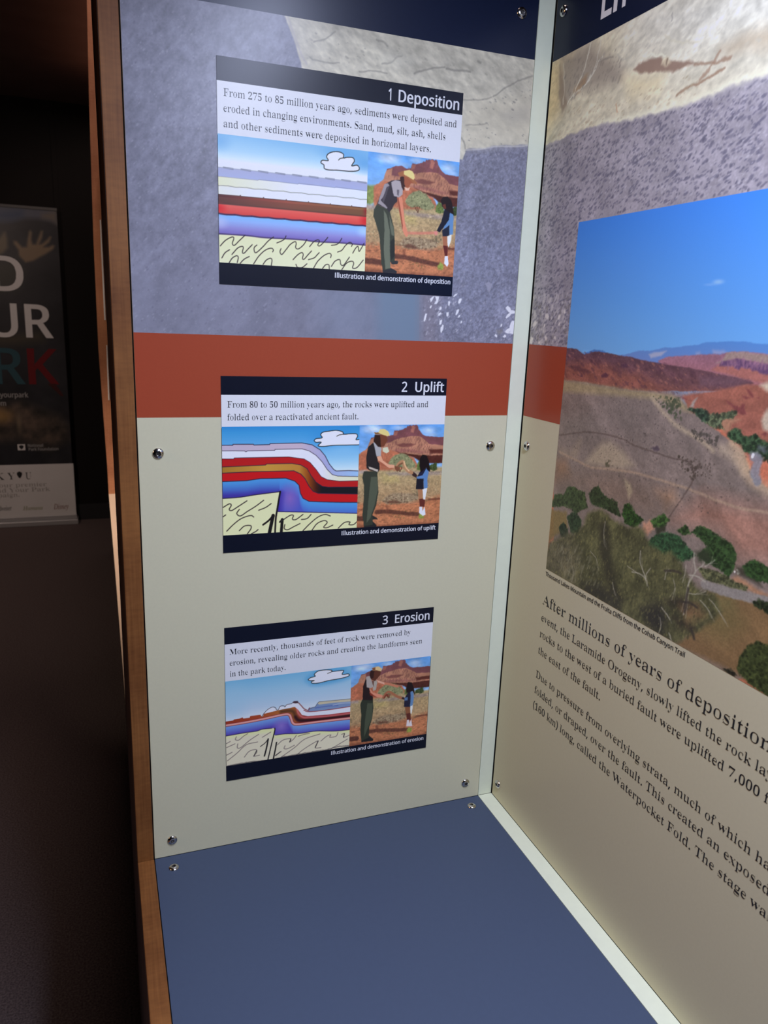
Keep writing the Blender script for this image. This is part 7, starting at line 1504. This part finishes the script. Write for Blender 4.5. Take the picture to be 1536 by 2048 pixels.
for s, q, cap, mat in (('FIND', [(-921.3, 773.7)], 0.222, M['banner_white']), ('YOUR', [(-778.1, 474.5)], 0.218, M['banner_white'])):
    x_, z_ = bpt(q)
    banner_text('headline_lettering', s, x_, z_, cap, mat)
x_, z_ = bpt([(-766.2, 158.7)])
h_ = 0.240
kw = text_width('sans', 'K') * h_ / 487
rw = text_width('sans', 'R') * h_ / 487
banner_text('headline_lettering', 'K', x_, z_, h_, M['banner_red'])
banner_text('headline_lettering', 'R', x_ - kw, z_, h_, M['banner_teal'])
banner_text('headline_lettering', 'PA', x_ - kw - rw, z_, h_, M['banner_white'])
MB().prism([tuple(np.array(bpt(q)) + (0, SHELF)) for q in ([(-832.1, 160.6)], [(-783.7, 161)], [(-733.6, 75.5)], [(-753.6, 75.5)])], 'y', BY - 0.0041, BY - 0.004).build('letter_beam', M['banner_beam'], ban)
x_, z_ = bpt([(-962.4, 65.4)])
banner_text('web_lettering', '#findyourpark', x_, z_, 0.034, M['banner_grey'], sx=0.86)
x_, z_ = bpt([(-1102.7, 7.8)])
banner_text('web_lettering', 'findyourpark.com', x_, z_, 0.034, M['banner_grey'], sx=0.86)
# emblem of the foundation: white square with an arrowhead
x0_, z0_ = bpt([(-1054.9, -304.9)])
x1_, z1_ = bpt([(-1006.9, -262.2)])
sheet(MB(), on_banner(0.004), x0_, x1_, z0_, z1_).build('emblem_square', M['banner_white'], ban)
ARROW = [(0.5, 0.06), (0.72, 0.30), (0.86, 0.58), (0.84, 0.80), (0.66, 0.86), (0.5, 0.95), (0.34, 0.86), (0.16, 0.80), (0.14, 0.58), (0.28, 0.30)]


def arrowhead(name, x0, x1, z0, z1, mat, inset=0.0):
    pts = [(x0 + (x1 - x0) * (0.5 + (a - 0.5) * (1 - inset)), SHELF + z0 + (z1 - z0) * (0.5 + (b - 0.5) * (1 - inset))) for a, b in ARROW]
    MB().prism(pts, 'y', BY - 0.0056, BY - 0.0050).build(name, mat, ban)


arrowhead('emblem_arrowhead', x0_, x1_, z0_, z1_, M['base'], 0.15)
for s, q, w_ in (('National', [(-889.3, -282.5)], 0.0), ('Park Foundation', [(-790.3, -309.2)], 0.0)):
    x_, z_ = bpt(q)
    banner_text('emblem_lettering', s, x_, z_, 0.021, M['banner_grey'], sx=0.86)
# thank you panel
x_, z_ = bpt([(-979.6, -512.6)])
mb_ = MB()
ux = bpt([(-1022.4, -511.1)])[0]
wU = x_ - ux
add_text(mb_, 'serif', 'U', bt, ux, z_, 0.105, width=wU)
mb_.build('thanks_lettering', M['banner_ink'], ban)
mb_ = MB()
yx0, yx1 = bpt([(-1134.3, -511)])[0], bpt([(-1089.5, -512.5)])[0]
add_text(mb_, 'serif', 'Y', bt, yx0, bpt([(-1134.4, -511.7)])[1], 0.105, width=yx1 - yx0)
mb_.build('thanks_lettering', M['banner_ink'], ban)
mb_ = MB()
kx1 = bpt([(-1156, -512.4)])[0]
wT = text_width('serif', 'THANK') * 0.105 / 1000 * 1.15
add_text(mb_, 'serif', 'THANK', bt, kx1 - wT, bpt([(-1156, -512.4)])[1], 0.105, width=wT)
mb_.build('thanks_lettering', M['banner_ink'], ban)
ax0, az0 = bpt([(-1080.4, -510.6)])
ax1, az1 = bpt([(-1032.7, -451.7)])
arrowhead('thanks_arrowhead', ax0, ax1, az0, az1, M['banner_ink'])
mb_ = MB()
for s, q, wd in (('thanks our premier', [(-886.7, -566.7)], 0.50), ('of the Find Your Park', [(-866.7, -604)], 0.56), ('campaign.', [(-1065, -637.7)], 0.235)):
    x_, z_ = bpt(q)
    add_text(mb_, 'serif', s, bt, x_ - wd, z_, 0.064, width=wd)
mb_.build('thanks_small_print', M['banner_small'], ban)
for nm, s, q0, q1, h_, mt in (('sponsor_lettering', 'Budweiser', [(-1237.4, -732.4)], [(-1125, -737.3)], 0.072, M['banner_ink']), ('sponsor_lettering', 'Humana', [(-1050.1, -738)], [(-920.3, -740.6)], 0.062, M['banner_green']), ('sponsor_lettering', 'Disney', [(-847.7, -742.3)], [(-749.6, -741.2)], 0.085, M['banner_maroon'])):
    (xa, za), (xb, zb) = bpt(q0), bpt(q1)
    mb_ = MB()
    add_text(mb_, 'italic', s, bt, xa, (za + zb) / 2, h_, width=xb - xa)
    mb_.build(nm, mt, ban)
MB().box(-1.57, -0.688, BY - 0.05, BY + 0.06, 0.0, 0.036).build('base_bar', M['banner_base'], ban, bevel=0.004)
MB().box(-1.556, -0.696, BY - 0.012, BY + 0.012, 0.036, 0.062).build('base_lip', M['banner_base'], ban, bevel=0.002)
MB().box(-1.556, -0.704, BY - 0.006, BY + 0.008, SHELF + 1.300, SHELF + 1.318).build('top_rail', M['banner_rail'], ban, bevel=0.002)
